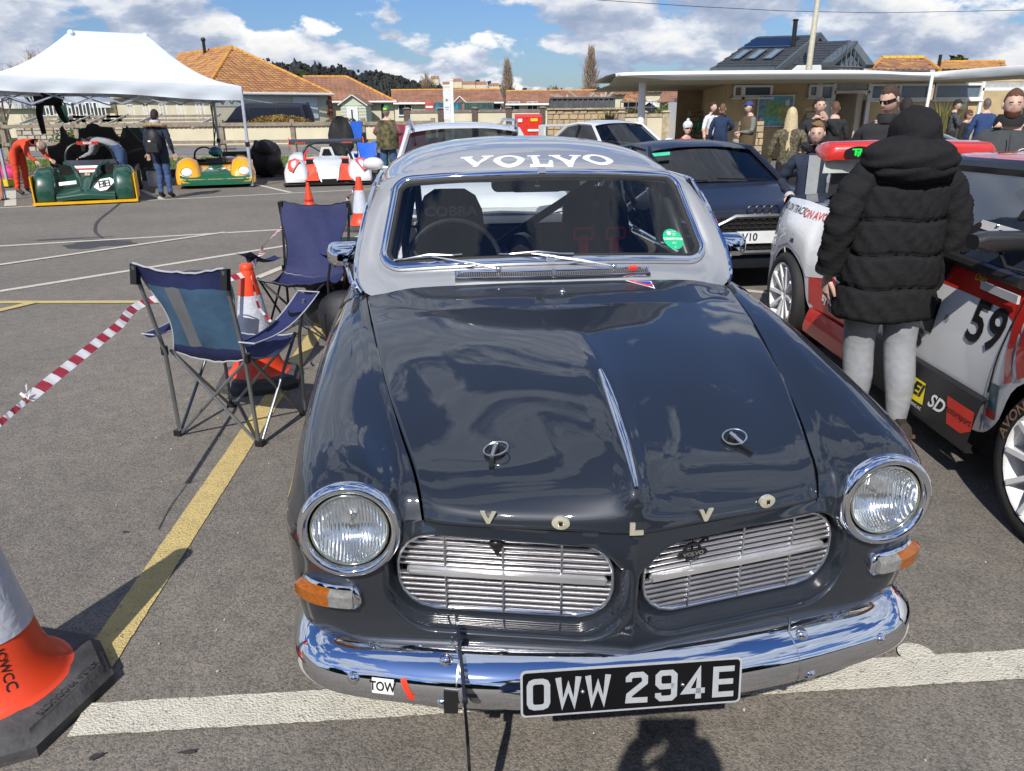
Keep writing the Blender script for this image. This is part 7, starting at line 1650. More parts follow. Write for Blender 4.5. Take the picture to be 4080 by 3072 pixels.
# --- open sports racing cars in the paddock
BRG = paint('racing_green', (.006, .055, .030), rough=.35); YEL = paint('racing_yellow', (.80, .38, .01), rough=.4); ORG = paint('dayglo_orange', (.80, .075, .02), rough=.5)
BLKR = mat('matt_black', (.014, .013, .014), .7)
def hoop(T, pts, r, m=BLK, name='roll_hoop'): mb = MB(); P_ = cr1(np.array(pts, float), 5); mb.tube([tuple(p) for p in P_], r, 8); return mb.build(name, m, T)
def wing_pod(T, s, x0, x1, y0, y1, zf, zp, m, name='front_wing'):
 """tall fender: local sections along y, flat sided, rounded nose"""
 rings = []
 for q, h, ins in ((0, .30, .05), (.04, .55, .02), (.15, .82, 0), (.40, 1, 0), (.72, .97, 0), (1, .62, .01)):
  y = y0 + (y1 - y0) * q; z = zf + (zp - zf) * h; a, b = x0 + ins, x1 - ins
  rings.append([(s * u, y, w) for u, w in ((a, .08), (b, .08), (b, z - .10), (b - .03, z - .04), (b - .09, z), (a + .08, z), (a + .02, z - .04), (a, z - .10))])
 rings = [[tuple(p) for p in r] for r in cr1(np.array(rings), 4)]
 mb = MB(); mb.loft(rings, True, True); return mb.build(name, m, T, 50)
def slot(T, name, P_, m, par=None): mb = MB(); mb.add(P_, [tuple(range(len(P_)))]); return mb.build(name, m, par or T, 0)
def rwheel(T, s, x, y, r=.27, w=.22, rim=CHB): return wheel(T, (s * x, y, r), r, w, TYRE, rim, s=s, rimr=.6, spokes=6, lw=.02)
# --- green car, number 88, rear body raised
GC = thing('green_sports_racer', 'dark green open sports racing car number 88 with yellow splitter and raised rear body', 'race car', (-8.09, 14.97, 0), R(21.7))
for s in (-1, 1): wing_pod(GC, s, .50, .86, .05, 1.15, .10, .67, BRG)
nose = [[(k * .50, y, z - .03 * abs(k) ** 2 + .10 * (1 - min(1, abs(k) * 1.6)) * c) for k in (-1, -.7, -.35, 0, .35, .7, 1)] for y, z, c in ((.02, .10, 0), (.05, .20, .2), (.35, .30, .7), (.75, .44, 1), (1.15, .56, 1), (1.45, .60, .6))]
mb = MB(); mb.grid(crs(nose, 5, 4)); mb.build('nose', BRG, GC, 180)
for s in (-1, 1): slot(GC, 'air_duct', [(s * .22, .98, .66), (s * .49, .96, .70), (s * .49, .94, .50), (s * .26, .94, .48)], DRK); mb = MB(); mb.tube([(s * .05, .1, .24), (s * .12, .5, .46), (s * .24, .9, .66), (s * .40, 1.1, .72)], .03, 6); mb.build('duct_lip', BRG, GC)
YS = mat('splitter_yellow', (.80, .42, .01), .4)
mb = MB(); mb.box((0, .10, .045), (1.78, .34, .04)); mb.build('front_splitter', YS, GC, 0)
for s in (-1, 1): mb = MB(); mb.box((s * .875, .48, .30), (.02, .9, .48)); mb.build('end_plate', YS, GC, 0)
mb = MB(); mb.loft([[(x * w, y, z) for x, z in ((-1, .1), (1, .1), (1, h), (.8, h + .05), (-.8, h + .05), (-1, h))] for y, w, h in ((1.15, .80, .50), (1.5, .78, .56), (2.2, .80, .50), (3.2, .84, .42))], True, True); mb.build('tub', BRG, GC, 40)
mb = MB(); mb.grid(crs([[(k * .52, 1.42 + .18 * k * k, .60), (k * .46, 1.52 + .18 * k * k, .74)] for k in (-1, -.6, -.2, .2, .6, 1)], 3, 2)); mb.build('wind_deflector', mat('smoked_perspex', (.05, .05, .06), .1), GC, 180)
mb = MB(); mb.box((0, 2.0, .60), (.95, .8, .12)); mb.build('cockpit', DRK, GC, 0)
hoop(GC, [(-.46, 1.75, .52), (-.43, 1.80, .86), (-.28, 1.84, 1.03), (0, 1.86, 1.07), (.28, 1.84, 1.03), (.43, 1.80, .86), (.46, 1.75, .52)], .026)
mb = MB(); mb.box((0, 1.83, 1.065), (.40, .07, .06)); bd_ = mb.build('hoop_badge', RR, GC, 0); t = text_mb('RAW', .07, .002); k = MB(); k.add([(a, 1.79, b + 1.065) for a, b, _ in t.v], t.f); k.build('badge_lettering', WHT, bd_, 0)
for s in (-1, 1): mb = MB(); mb.tube([(s * .38, 1.82, 1.0), (s * .10, 2.5, .45)], .02, 6); mb.build('brace_tube', BLK, GC)
for s in (-1, 1): rwheel(GC, s, .70, .62, .25, .2); rwheel(GC, s, .72, 2.9, .29, .26)
prof = [(-.98, 0), (-.96, .52), (-.80, .55), (-.68, .62), (-.62, .92), (-.58, .96), (-.50, .72), (-.32, .66), (-.27, .88), (-.14, .90), (-.10, .96), (0, 1.0), (.10, .97), (.16, .92), (.40, .90), (.46, .72), (.62, .66), (.68, .95), (.80, .78), (.92, .60), (1.04, .55), (1.08, .42), (1.10, 0)]
mb = MB(); mb.prism([(x, z) for x, z in prof], .12, Matrix(((1, 0, 0, .02), (0, -.25, 1, 3.25), (0, 1, .25, .42), (0, 0, 0, 1)))); mb.build('raised_engine_cover', BLKR, GC, 0)
slot(GC, 'cover_slot', [(-.28, 3.0, 1.05), (-.16, 3.0, 1.05), (-.20, 3.0, .86), (-.26, 3.0, .86)], mat('slot_light', (.25, .22, .19), .9)); slot(GC, 'cover_slot', [(.42, 3.0, 1.05), (.52, 3.0, 1.05), (.50, 3.0, .88), (.44, 3.0, .88)], mat('slot_light', (.25, .22, .19)))
slot(GC, 'white_sticker', [(-.45, .30, .405), (-.15, .30, .43), (-.15, .26, .37), (-.45, .26, .345)], WHT); slot(GC, 'white_sticker', [(-.22, .92, .665), (.22, .92, .665), (.22, .90, .615), (-.22, .90, .615)], WHT); slot(GC, 'red_sticker', [(-.20, .87, .62), (.22, .87, .62), (.20, .83, .57), (-.18, .83, .57)], mat('dull_red', (.35, .04, .02), .5)); slot(GC, 'white_sticker', [(-.12, .75, .59), (.18, .75, .59), (.18, .72, .55), (-.12, .72, .55)], WHT)
slot(GC, 'small_badge', [(-.02, .62, .55), (.07, .62, .55), (.07, .57, .50), (-.02, .57, .50)], mat('badge_multi', (.4, .3, .2), .5, var=.9, vscale=40))
M8 = frameM((.335, .19, .36), (1, -.04, .16), (0, .55, .62)); k = MB(); k.add([M8 @ Vector(p) for p in ((-.20, -.03, 0), (-.06, .12, 0), (.12, .12, 0), (.20, .02, 0), (.02, -.15, 0), (-.10, -.15, 0))], [(0, 1, 2, 3, 4, 5)]); nb_ = k.build('number_roundel', WHT, GC, 0)
t = stroke_mb([[(-.095, -.07), (-.015, -.07), (-.015, .07), (-.095, .07), (-.095, -.07)], [(-.095, 0), (-.015, 0)], [(.015, -.07), (.095, -.07), (.095, .07), (.015, .07), (.015, -.07)], [(.015, 0), (.095, 0)]], .026); k = MB(); k.add([M8 @ Vector((a * .95, b * .95, .004)) for a, b, _ in t.v], t.f); k.build('number_88', BLK, nb_, 0)
# --- yellow car, number 95
YC = thing('yellow_sports_racer', 'yellow and green open sports racer number 95 with round headlamps beside the woman', 'race car', (-6.72, 18.1, 0), R(19)); YC.scale = (1.03, 1, .86)
def hump(s, xc, w, pts, m, name):
 rings = []
 for y, z, ww in pts: rings.append([(s * xc + s * a * ww * w, y, .12 + (z - .12) * b) for a, b in ((-1, 0), (-1, .55), (-.72, .88), (-.25, 1), (.3, .98), (.75, .84), (1, .5), (1, 0))])
 rings = [[tuple(p) for p in r] for r in cr1(np.array(rings), 4)]; mb = MB(); mb.loft(rings, True, True); return mb.build(name, m, T_, 60)
T_ = YC
body = [[(k * w, y, z + h * (abs(k) ** 3) * .3) for k in (-1, -.75, -.4, 0, .4, .75, 1)] for y, z, w, h in ((0, .16, .72, 0), (.04, .26, .76, .1), (.3, .36, .80, .5), (.7, .46, .82, .5), (1.1, .54, .82, .4))]
mb = MB(); mb.grid(crs(body, 5, 4)); mb.grid([[(k * .72, -.0 + .02, z) for k in (-1, 0, 1)] for z in (.09, .16)]); yn_ = mb.build('nose', YEL, YC, 180); k = MB(); k.add([(a, b, 0) for a, b in ((-.13, 1.08), (.13, 1.08), (.17, .75), (.28, .42), (.48, .22), (.78, .12), (.80, -.03), (-.80, -.03), (-.78, .12), (-.48, .22), (-.28, .42), (-.17, .75))], [tuple(range(12))]); decal(k, Matrix.Translation((0, 0, 2)), bvh([yn_]), .012, maxd=3, maxlen=.05).build('green_band', mat('lotus_green', (.008, .12, .06), .3, coat=1), YC, 180); k = MB(); k.grid([[(q * .74, -.012 + .02 * q * q, z) for q in (-1, -.5, 0, .5, 1)] for z in (.09, .16, .235)]); k.build('green_valance', mat('lotus_green', (.008, .12, .06)), YC, 180)
for s in (-1, 1): hump(s, .58, .27, ((.06, .30, .8), (.16, .52, .95), (.42, .72, 1), (.75, .76, 1), (1.15, .60, .95)), YEL, 'front_wing')
for s in (-1, 1):
 c = (s * .60, .14, .42); mb = MB(); mb.lathe([(.135, -.06), (.13, .02), (.115, .035), (.112, -.02)], c, (0, -1, .45), 28); lr = mb.build('headlamp_rim', CHB, YC, 60)
 mb = MB(); mb.lathe([(.11, .03), (.08, .05), (.04, .06), (.001, .062)], c, (0, -1, .45), 28); mb.build('headlamp_lens', mat('lamp_clear', (.75, .78, .8), .1), lr, 60); rwheel(YC, s, .66, .62, .28, .16)
 rwheel(YC, s, .66, 2.9, .28, .18); hump(s, .58, .25, ((2.3, .45, .8), (2.6, .66, 1), (3.0, .70, 1), (3.4, .5, .9)), YEL, 'rear_wing')
mb = MB(); mb.loft([[(x * .62, y, z) for x, z in ((-1, .12), (1, .12), (1, h), (.9, h + .04), (-.9, h + .04), (-1, h))] for y, h in ((1.05, .48), (1.6, .50), (2.4, .52), (3.3, .44))], True, True); mb.build('tub', YEL, YC, 40)
mb = MB(); mb.box((0, 1.25, .56), (1.15, .35, .06)); mb.build('scuttle', BLKR, YC, 0); mb = MB(); mb.grid(crs([[(.05 + k * .3, 1.25 + .1 * k * k, .56), (.05 + k * .26, 1.36 + .12 * k * k, .70)] for k in (-1, -.5, 0, .5, 1)], 3, 2)); mb.build('aero_screen', mat('smoked_perspex', (.05, .05, .06), .1), YC, 180)
mb = MB(); mb.box((-.2, 1.75, .60), (.7, .5, .10)); mb.build('cockpit', DRK, YC, 0)
hoop(YC, [(-.48, 1.9, .5), (-.44, 1.9, .86), (-.22, 1.9, .98), (0, 1.75, .84), (.2, 1.45, .60)], .022); mb = MB(); mb.tube([(.22, 1.2, .56), (.22, 1.22, .95), (-.02, 1.3, .95)], .014, 5); mb.tube([(.22, 1.22, .94), (.5, 1.25, .94)], .014); mb.build('mirror_frame', BLK, YC)
hl_ = MB(); hl_.ball((.02, 1.75, .86), (.16, .18, .15), 16, 10); he = hl_.build('helmet', mat('helmet_blue', (.02, .08, .22), .2, coat=1), None, 180); he.matrix_world = YC.matrix_basis; tag(he, 'blue crash helmet with green visor resting in the yellow car cockpit', 'helmet')
mb = MB(); mb.loft([[(.02 + .168 * cos(a) * q, 1.75 - .188 * abs(sin(a)) * q, z) for a in np.linspace(pi, 2 * pi, 13)] for z, q in ((.78, .93), (.85, 1.0))], False, False); mb.build('visor', mat('visor_green', (.02, .45, .30), .1, .5), he, 180)
mb = MB(); mb.ball((.30, 1.6, .60), (.26, .34, .13), 16, 10); mb.build('passenger_fairing', mat('fairing_tan', (.45, .22, .12), .2, coat=1), YC)
mb = MB(); mb.box((.45, 2.9, .62), (.62, .05, .34)); mb.build('rear_panel', mat('dark_green_panel', (.005, .03, .015), .5), YC, 0)
t = text_mb('95', .15, .006, sx=1.4); M9 = frameM((.02, .62, .462), (1, 0, 0), (0, .9, .28));
for x in (-.09, .11): k = MB(); k.add([M9 @ Vector((x + .09 * cos(a), .06 * sin(a), .004)) for a in np.linspace(0, 2 * pi, 21)[:-1]], [tuple(range(20))]); k.build('roundel', WHT, YC, 0)
k = MB(); k.add([M9 @ Vector((a * 1.1 + .01, b, .008)) for a, b, _ in t.v], t.f); k.build('number_95', BLK, YC, 0)
# --- white and orange car
WC = thing('white_sports_racer', 'white and orange open sports racer with black rear wing beside the traffic cone', 'race car', (-4.22, 18.42, 0), R(13)); WC.scale = (1.12, 1.05, .80)
T_ = WC
for s in (-1, 1):
 hump(s, .66, .25, ((.10, .25, .75), (.18, .45, .9), (.45, .66, 1), (.85, .72, 1), (1.35, .52, .9)), WP, 'front_wing')
 hump(s, .68, .25, ((2.2, .45, .8), (2.5, .72, 1), (3.0, .80, 1), (3.5, .72, 1)), WP, 'rear_wing_pod')
 slot(WC, 'orange_flash', [(s * .56, .40, .70), (s * .66, .72, .76), (s * .80, .55, .70), (s * .82, .16, .50), (s * .72, .08, .42)], ORG)
 slot(WC, 'orange_duct_floor', [(s * .20, .05, .16), (s * .50, .05, .16), (s * .46, .75, .56), (s * .28, .72, .58), (s * .25, .4, .42)], ORG)
 slot(WC, 'air_duct', [(s * .30, .80, .70), (s * .45, .80, .70), (s * .45, .79, .53), (s * .30, .79, .53)], DRK); slot(WC, 'duct_top', [(s * .28, .78, .74), (s * .46, .78, .74), (s * .46, .79, .70), (s * .28, .79, .70)], ORG)
 rwheel(WC, s, .74, .70, .27, .2, WHT); rwheel(WC, s, .76, 2.95, .29, .24, CHB)
 mb = MB(); mb.box((s * .88, 1.85, .28), (.03, 1.3, .40)); mb.build('side_pod', WP, WC, 0); mb = MB(); mb.box((s * .90, 1.85, .25), (.02, 1.25, .16)); mb.build('side_stripe', ORG, WC, 0)
nose = [[(k * w, y, z - .05 * abs(k) ** 2) for k in (-1, -.6, 0, .6, 1)] for y, z, w in ((.08, .16, .16), (.15, .26, .20), (.5, .50, .24), (.9, .66, .30), (1.3, .74, .42), (1.5, .76, .5))]
mb = MB(); mb.grid(crs(nose, 5, 4)); mb.build('nose', WP, WC, 180)
mb = MB(); mb.loft([[(x * w, y, z) for x, z in ((-1, .08), (1, .08), (1, h), (.85, h + .05), (-.85, h + .05), (-1, h))] for y, w, h in ((.9, .5, .40), (1.4, .62, .60), (2.2, .72, .56), (3.4, .8, .5))], True, True); mb.build('tub', WP, WC, 40)
mb = MB(); mb.prism([(-.92, -.04), (.92, -.04), (.94, .35), (-.94, .35)], .035, Matrix.Translation((0, 0, .05))); mb.build('front_splitter', BLK, WC, 0); mb = MB(); mb.box((0, .08, .13), (.3, .1, .14)); mb.build('nose_tip', BLK, WC, 0)
hoop(WC, [(-.50, 1.75, .5), (-.48, 1.8, .92), (-.30, 1.85, 1.10), (.02, 1.86, 1.13), (.32, 1.85, 1.08), (.48, 1.8, .88), (.55, 1.45, .62)], .032)
for s in (-1, 1): mb = MB(); mb.tube([(s * .36, 1.84, 1.05), (s * -.02 + .1, 2.4, .6)], .022, 6); mb.build('brace_tube', BLK, WC)
mb = MB(); mb.loft([[(x * w, y, z0 + z) for x, z in ((-1, 0), (1, 0), (.55, h), (-.55, h))] for y, w, h, z0 in ((1.9, .20, .38, .62), (2.3, .22, .36, .6), (3.0, .18, .1, .6))], True, True); sc_ = mb.build('intake_scoop', WP, WC, 40); slot(WC, 'intake_mouth', [(-.13, 1.885, .70), (.13, 1.885, .70), (.06, 1.885, .94), (-.06, 1.885, .94)], DRK, sc_)
mb = MB(); mb.box((0, 1.55, .66), (.8, .5, .08)); mb.build('cockpit', DRK, WC, 0)
mb = MB(); mb.tube([(-.50, 1.30, .55), (-.48, 1.5, .78), (-.42, 1.75, .92)], .03, 6); mb.build('red_harness', RR, WC)
mb = MB(); mb.loft([[(x, 3.4 + a, 1.02 + b) for a, b in ((-.18, .0), (-.16, .10), (.16, .16), (.18, .12))] for x in (-.86, .86)], True, True); rwg = mb.build('rear_wing', BLK, WC, 0)
for s in (-1, 1): mb = MB(); mb.prism([(.24 * cos(a), .22 * sin(a)) for a in np.linspace(0, 2 * pi, 13)[:-1]], .02, Matrix(((0, 0, 1, s * .88), (1, 0, 0, 3.4), (0, 1, 0, 1.03), (0, 0, 0, 1)))); mb.build('wing_end_plate', ORG, rwg, 0)
for x in (-.6, -.02, .5):
 for j in range(5): k = MB(); k.box((x + (j - 2) * .05, 3.4 - .186, 1.07), (.034, .004, .035)); k.build('wing_print', ORG, rwg, 0)
def prop(name, label, cat, mb, m, smooth=40): return tag(mb.build(name, m, None, smooth), label, cat)
p = g2(318, 402); mb = MB(); mb.lathe([(.001, 0), (.15, 0), (.15, .01), (.165, .34), (.158, .34), (.145, .02)], (p[0] + .2, p[1], 0), n=20); prop('bucket', 'pale blue white plastic tub on the ground behind the woman', 'bucket', mb, mat('tub_white', (.55, .60, .68), .5))
p = g2(297, 409); mb = MB(); mb.lathe([(.001, 0), (.10, 0), (.115, .03), (.115, .33), (.09, .42), (.03, .46), (.03, .52), (.001, .52)], (p[0], p[1] - .1, 0), n=16); prop('plastic_bottle', 'translucent cream plastic jerry bottle beside the green racing car', 'bottle', mb, mat('bottle_cream', (.55, .56, .42), .4))
p = g2(18, 398); mb = MB(); mb.ball((p[0], p[1], .22), (.32, .22, .24), 14, 8); mb.tube([(p[0] - .2, p[1], .4), (p[0], p[1], .62), (p[0] + .2, p[1], .38)], .02); prop('holdall', 'bright pink holdall on the ground at the left marquee leg', 'bag', mb, mat('pink_bag', (.60, .04, .18), .7, var=.4, bump=.5, bscale=8))
p = g2(5, 405); mb = MB(); mb.box((p[0], p[1], .1), (.5, .3, .18)); mb.box((p[0], p[1], .2), (.2, .12, .04)); prop('tool_case', 'small yellow tool case at the left frame edge', 'case', mb, mat('case_yellow', (.65, .50, .02), .5))
p = at(575, 372, 21.3); mb = MB(); mb.ball((p.x, 21.3, .46), (.46, .34, .48), 26, 18); mb.v = [(x + .04 * sin(z * 14 + y * 9), y + .04 * sin(x * 17), z * (1 + .05 * sin(x * 13 + y * 11)) + .03 * sin(x * 23)) for x, y, z in mb.v]; mb.ball((p.x + .15, 21.0, .78), (.28, .25, .2)); prop('kit_bag', 'large round black kit bag standing between the yellow and white racers', 'bag', mb, mat('bag_black', (.012, .012, .015), .6, var=.5, bump=.8, bscale=9))
mb = MB(); q = at(300, 345, 20.6); mb.loft([[(q.x + x * w, 20.6 + d, z) for x, d in ((-1, -.15), (1, -.15), (1, .15), (-1, .15))] for z, w in ((0, .22), (.15, .32), (.95, .36), (1.1, .30), (1.3, .2))], True, True); prop('folded_tarpaulin', 'tall dark green cover leaning behind the bending mechanic in grey', 'cover', mb, mat('dark_green_panel', (.005, .03, .015)))
mb = MB(); a_ = at(738, 300, 31.15); mb.loft([[(a_.x + x * w, 31.05 - d, z) for x, d in ((-1, 0), (-.5, .14), (0, .06), (.5, .16), (1, 0), (0, -.05))] for z, w in ((.12, .3), (.35, .48), (.8, .5), (1.1, .42), (1.42, .26), (1.50, .1))], True, True); prop('hung_jacket', 'black jacket hung over the fence rail above the white racer', 'jacket', mb, mat('bag_black', (.012, .012, .015)), 60)
mb = MB(); a_ = at(770, 280, 31.1); mb.loft([[(a_.x + x * w, 31.1 - d, z) for x, d in ((-1, 0), (-.4, .05), (.3, .02), (1, .06), (1, -.04), (-1, -.04))] for z, w in ((.62, .16), (.9, .22), (1.3, .22))], True, True); prop('hung_cloth', 'bright blue cloth hanging on the fence rail next to the black jacket', 'cloth', mb, mat('cloth_blue', (.01, .10, .55), .7))
mb = MB(); a_ = at(886, 285, 23); mb.tube([(a_.x - .05, 23, 0), (a_.x - .12, 22.95, .62)], .022, 6); mb.ball((a_.x - .125, 22.93, .72), (.09, .03, .08)); prop('spade', 'small blue toy spade with a yellow handle by the capped man', 'spade', mb, mat('spade_mix', (.05, .09, .30), .5))
mb = MB(); a_ = at(862, 290, 24.5); mb.loft([[(a_.x + .8 * k, 24.4 + .2 * k, z) for k in (0, .5, 1)] + [(a_.x + .4, 25.2, z)] for z, q_ in ((0, 1), (1.25, 1))], True, True); prop('windbreak', 'dark pink windbreak behind the white estate car', 'windbreak', mb, mat('windbreak_pink', (.30, .03, .07), .8), 0)
# --- folding chairs, cones, tape
NAVY = mat('chair_navy', (.013, .019, .085), .75, var=.16, vscale=6, bump=.5, bscale=14)
TEAL = mat('chair_teal', (.035, .085, .15), .8, var=.3, vscale=5, bump=.3, bscale=20)
GREYC = mat('chair_grey', (.12, .13, .14), .8, var=.1)
PIPE = mat('piping_grey', (.38, .40, .45), .8)
TUBE = mat('painted_steel_grey', (.22, .23, .24), .35, .7)
TUBEB = mat('tube_black', (.015, .016, .02), .4)
def chair(name, label, loc, rz, back_m, front, tube, w=.50, d=.44, seat_z=.44, top_z=.90, piped=True, group=None):
 """front=+1: the open side faces local -y. Crossed legs all round, sling seat and back, arms"""
 T = thing(name, label, 'folding chair', loc, rz, group)
 fx = w / 2; bl, br, fl, fr = (-fx, d / 2, 0), (fx, d / 2, 0), (-fx * .96, -d / 2, 0), (fx * .96, -d / 2, 0)
 tops = {'bl': (-fx * .93, d / 2 - .02, seat_z), 'br': (fx * .93, d / 2 - .02, seat_z), 'fl': (-fx * 1.0, -d / 2 + .02, seat_z + .02), 'fr': (fx * 1.0, -d / 2 + .02, seat_z + .02)}
 def leg(a, b, r=.0085): mb = MB(); mb.tube([a, b], r, 8); return mb.build('leg', tube, T)
 for a, b in ((bl, tops['br']), (br, tops['bl']), (fl, tops['fr']), (fr, tops['fl']), (bl, tops['fl']), (fl, tops['bl']), (br, tops['fr']), (fr, tops['br'])): leg(a, b)
 for a in (bl, br, fl, fr):
  mb = MB(); mb.box((a[0], a[1], .016), (.042, .034, .032)); mb.build('foot', BLK, T, 0)
 for s in (-1, 1):
  mb = MB(); mb.tube([(s * fx * .97, d / 2 + .0, .02), (s * fx * .95, d / 2 + .015, seat_z), (s * fx * 1.02, d / 2 + .11, top_z)], .0105, 8); mb.build('back_post', tube, T)
  mb = MB(); mb.box((s * fx * 1.02, d / 2 + .105, top_z - .04), (.036, .03, .10), (.18, 0, 0)); mb.build('post_pocket', BLK, T, 0)
  mb = MB(); mb.tube([(s * fx * .98, -d / 2, .02), (s * fx * 1.02, -d / 2 - .01, seat_z), (s * (fx + .05), -d / 2 - .02, seat_z + .20)], .0095, 8); mb.build('arm_post', tube, T)
  mb = MB(); mb.tube([(s * fx * .98, d / 2 + .01, seat_z - .015), (s * fx * .98, d / 2 + .01, seat_z + .03)], .018, 8); mb.build('joint', BLK, T)
  A_ = []
  for i in range(9):
   q = i / 8; y = d / 2 + .05 - q * (d + .13); z = seat_z + .10 + .13 * q - .05 * sin(pi * q); wd = .045 + .020 * q
   A_.append([(s * (fx + .035 + a * wd) + s * .012 * q, y, z - .018 * (1 - a * a) + .0) for a in (-1, -.5, 0, .5, 1)])
  mb = MB(); mb.grid(A_); arm = mb.build('arm_rest', NAVY, T, 180)
  if piped: mb = MB(); mb.tube([r_[0] for r_ in A_] + [r_[-1] for r_ in reversed(A_)], .004, 5, closed=True); mb.build('piping', PIPE, arm)
  mb = MB(); c = A_[6][2]; mb.lathe([(.038, .002), (.040, .006), (.036, -.02), (.001, -.05)], (c[0], c[1], c[2] + .006), n=18); mb.build('cup_ring', BLK, arm)
 def sling(q):   # q 0 front edge .. 1 top
  if q < .42:
   t = q / .42; y = -d / 2 + .0 + t * (d - .03); z = seat_z + .015 - .055 * sin(pi * t) - .02 * t; ww = fx * (1.0 - .10 * t)
  else:
   t = (q - .42) / .58; y = d / 2 - .03 + .14 * t - .03 * sin(pi * t); z = seat_z - .005 + (top_z - seat_z + .02) * t; ww = fx * (.90 - .16 * sin(pi * min(1, t * 1.35)) * (1 - t * .3) + .12 * t)
  return y, z, ww
 rows = []; N = 30
 for i in range(N + 1):
  q = i / N; y, z, ww = sling(q); rows.append([])
  for a in np.linspace(-1, 1, 17):
   sg_ = .035 * (1 - a * a) if q < .42 else 0
   wr_ = .004 * sin(a * 9 + q * 14) * (1 - a * a) + .003 * sin(a * 21 - q * 5)
   zz = z - sg_ - (.035 * (1 - a * a) if q > .97 else .02 * (1 - a * a) * max(0, (q - .8) / .2))
   rows[-1].append((a * ww, y + (.05 * (1 - a * a) * sin(pi * min(1, (q - .42) / .58)) if q > .42 else 0) + wr_, zz + wr_))
 mb = MB(); mb.grid(rows); fi = 0
 for i in range(N):
  for j in range(16):
   q = (i + .5) / N; a = (j + .5) / 8 - 1; m_ = 0
   if back_m == 'teal' and .46 < q < .86: m_ = 2 if .12 < a < .52 else 1
   mb.m[fi] = m_; fi += 1
 sl_ = mb.build('sling', [NAVY, TEAL, GREYC], T, 180)
 m_ = PIPE if piped else TUBEB
 for j in (0, -1): mb = MB(); mb.tube([r_[j] for r_ in rows], .0045, 5); mb.build('edge_piping', m_, sl_)
 for r_ in (rows[0], rows[-1], rows[12]): mb = MB(); mb.tube(r_, .0045, 5); mb.build('edge_piping', m_, sl_)
 return T
chair('folding_chair', 'navy and teal folding chair seen from behind, nearest the grey car headlamp', (-1.475, 3.90, 0), R(163), 'teal', 1, TUBE, w=.50, d=.44, seat_z=.47, top_z=.93)
chair('folding_chair', 'plain navy folding chair facing the camera between two traffic cones', (-1.56, 5.72, 0), R(-8), 'navy', 1, TUBEB, w=.54, d=.46, seat_z=.46, top_z=.96, piped=False)
BCM = mat('chair_blue', (.01, .11, .60), .7, var=.15, bump=.4)
def chair_far():
 o = chair('folding_chair', 'bright blue folding chair beside the white and orange racer', (at(797, 370, 20.3).x, 20.3, 0), R(12), 'navy', 1, TUBEB, piped=False)
 for c in kids(o):
  if c.name.startswith(('sling', 'arm_rest')):
   c.data.materials[0] = BCM
chair_far()
CO = mat('cone_orange', (.72, .055, .012), .45, var=.10, vscale=5, coat=.2); CBK = mat('cone_base_rubber', (.055, .053, .055), .75, var=.5, vscale=9, bump=.6, bscale=30)
def reflective():
 m = mat('cone_sleeve', (.55, .58, .66), .35, .15, var=.08, vscale=20); t = m.node_tree; b = t.nodes['Principled BSDF']
 co = t.nodes.new('ShaderNodeTexCoord'); v = t.nodes.new('ShaderNodeTexVoronoi'); v.inputs['Scale'].default_value = 26; v.feature = 'DISTANCE_TO_EDGE'
 t.links.new(co.outputs['Object'], v.inputs['Vector']); bp = t.nodes.new('ShaderNodeBump'); bp.inputs['Strength'].default_value = .35; bp.inputs['Distance'].default_value = .01
 t.links.new(v.outputs[0], bp.inputs['Height']); t.links.new(bp.outputs[0], b.inputs['Normal']); return m
SLV = reflective()
def cone(label, loc, rz, h=.76, group='traffic cones holding the tape', base=.27, sleeve=True):
 T = thing('traffic_cone', label, 'traffic cone', loc, rz, group); k = h / .76
 oc = [(base * .98 * x, base * .98 * y) for x, y in ((-.42, -1), (.42, -1), (1, -.55), (1, .55), (.42, 1), (-.42, 1), (-1, .55), (-1, -.55))]
 mb = MB(); mb.loft([[(x * q, y * q, z) for x, y in oc] for q, z in ((1, 0), (1.0, .035), (.97, .042), (.93, .055), (.90, .075), (.86, .08), (.6, .088), (.58, .088))], True, True); mb.build('cone_base', CBK, T, 40)
 R0, R1 = .185 * k, .034 * k; z0 = .085
 def rad(z): return R1 + (R0 * .80 - R1) * (1 - (z - z0) / (h - z0)) + .038 * k * max(0, 1 - (z - z0) / .10) ** 2
 zs = [z0, z0 + .004, z0 + .012, z0 + .03, z0 + .06, z0 + .10, z0 + .14, .29 * k]
 mb = MB(); mb.lathe([(rad(z0) + .006, z0)] + [(rad(z), z) for z in zs[1:]] + [(rad(z), z) for z in np.linspace(.3 * k, h * .985, 8)] + [(R1 * .9, h), (.001, h)], n=40); bd = mb.build('cone_body', CO, T, 60)
 mb = MB(); mb.lathe([(R1 + .002, h - .05 * k), (R1 + .006, h - .045 * k), (R1 + .006, h - .005), (R1 * .8, h + .004), (.001, h + .004)], n=24); mb.build('cone_tip', CO, T, 60)
 if sleeve: mb = MB(); mb.lathe([(rad(z) + .003, z) for z in np.linspace(.255 * k, .575 * k, 8)], n=40); mb.build('reflective_sleeve', SLV, T, 60)
 return T, rad
cl, rad_ = cone('large orange and white traffic cone cut by the left frame edge, marked in black pen', (-1.495, 1.80, 0), R(-14), .78)
def cone_text(s, z0, th0, size):
 t = text_mb(s, size, .0004); k = MB(); vs = []
 for a, b, _ in t.v: z = z0 - a; th = th0 + b / rad_(z0); vs.append(((rad_(z) + .0025) * cos(th), (rad_(z) + .0025) * sin(th), z))
 k.add(vs, t.f); k.build('pen_lettering', BLK, cl, 0)
cone_text('IOWCC', .19, R(-27), .034)
t = text_mb('MELBA PRODUCTS', .026, .0005); k = MB(); k.add([(.225 + b, .02 - a, .0825 + (.0) ) for a, b, _ in t.v], t.f); k.build('moulded_lettering', mat('rubber_letter', (.03, .03, .03), .8), cl, 0)
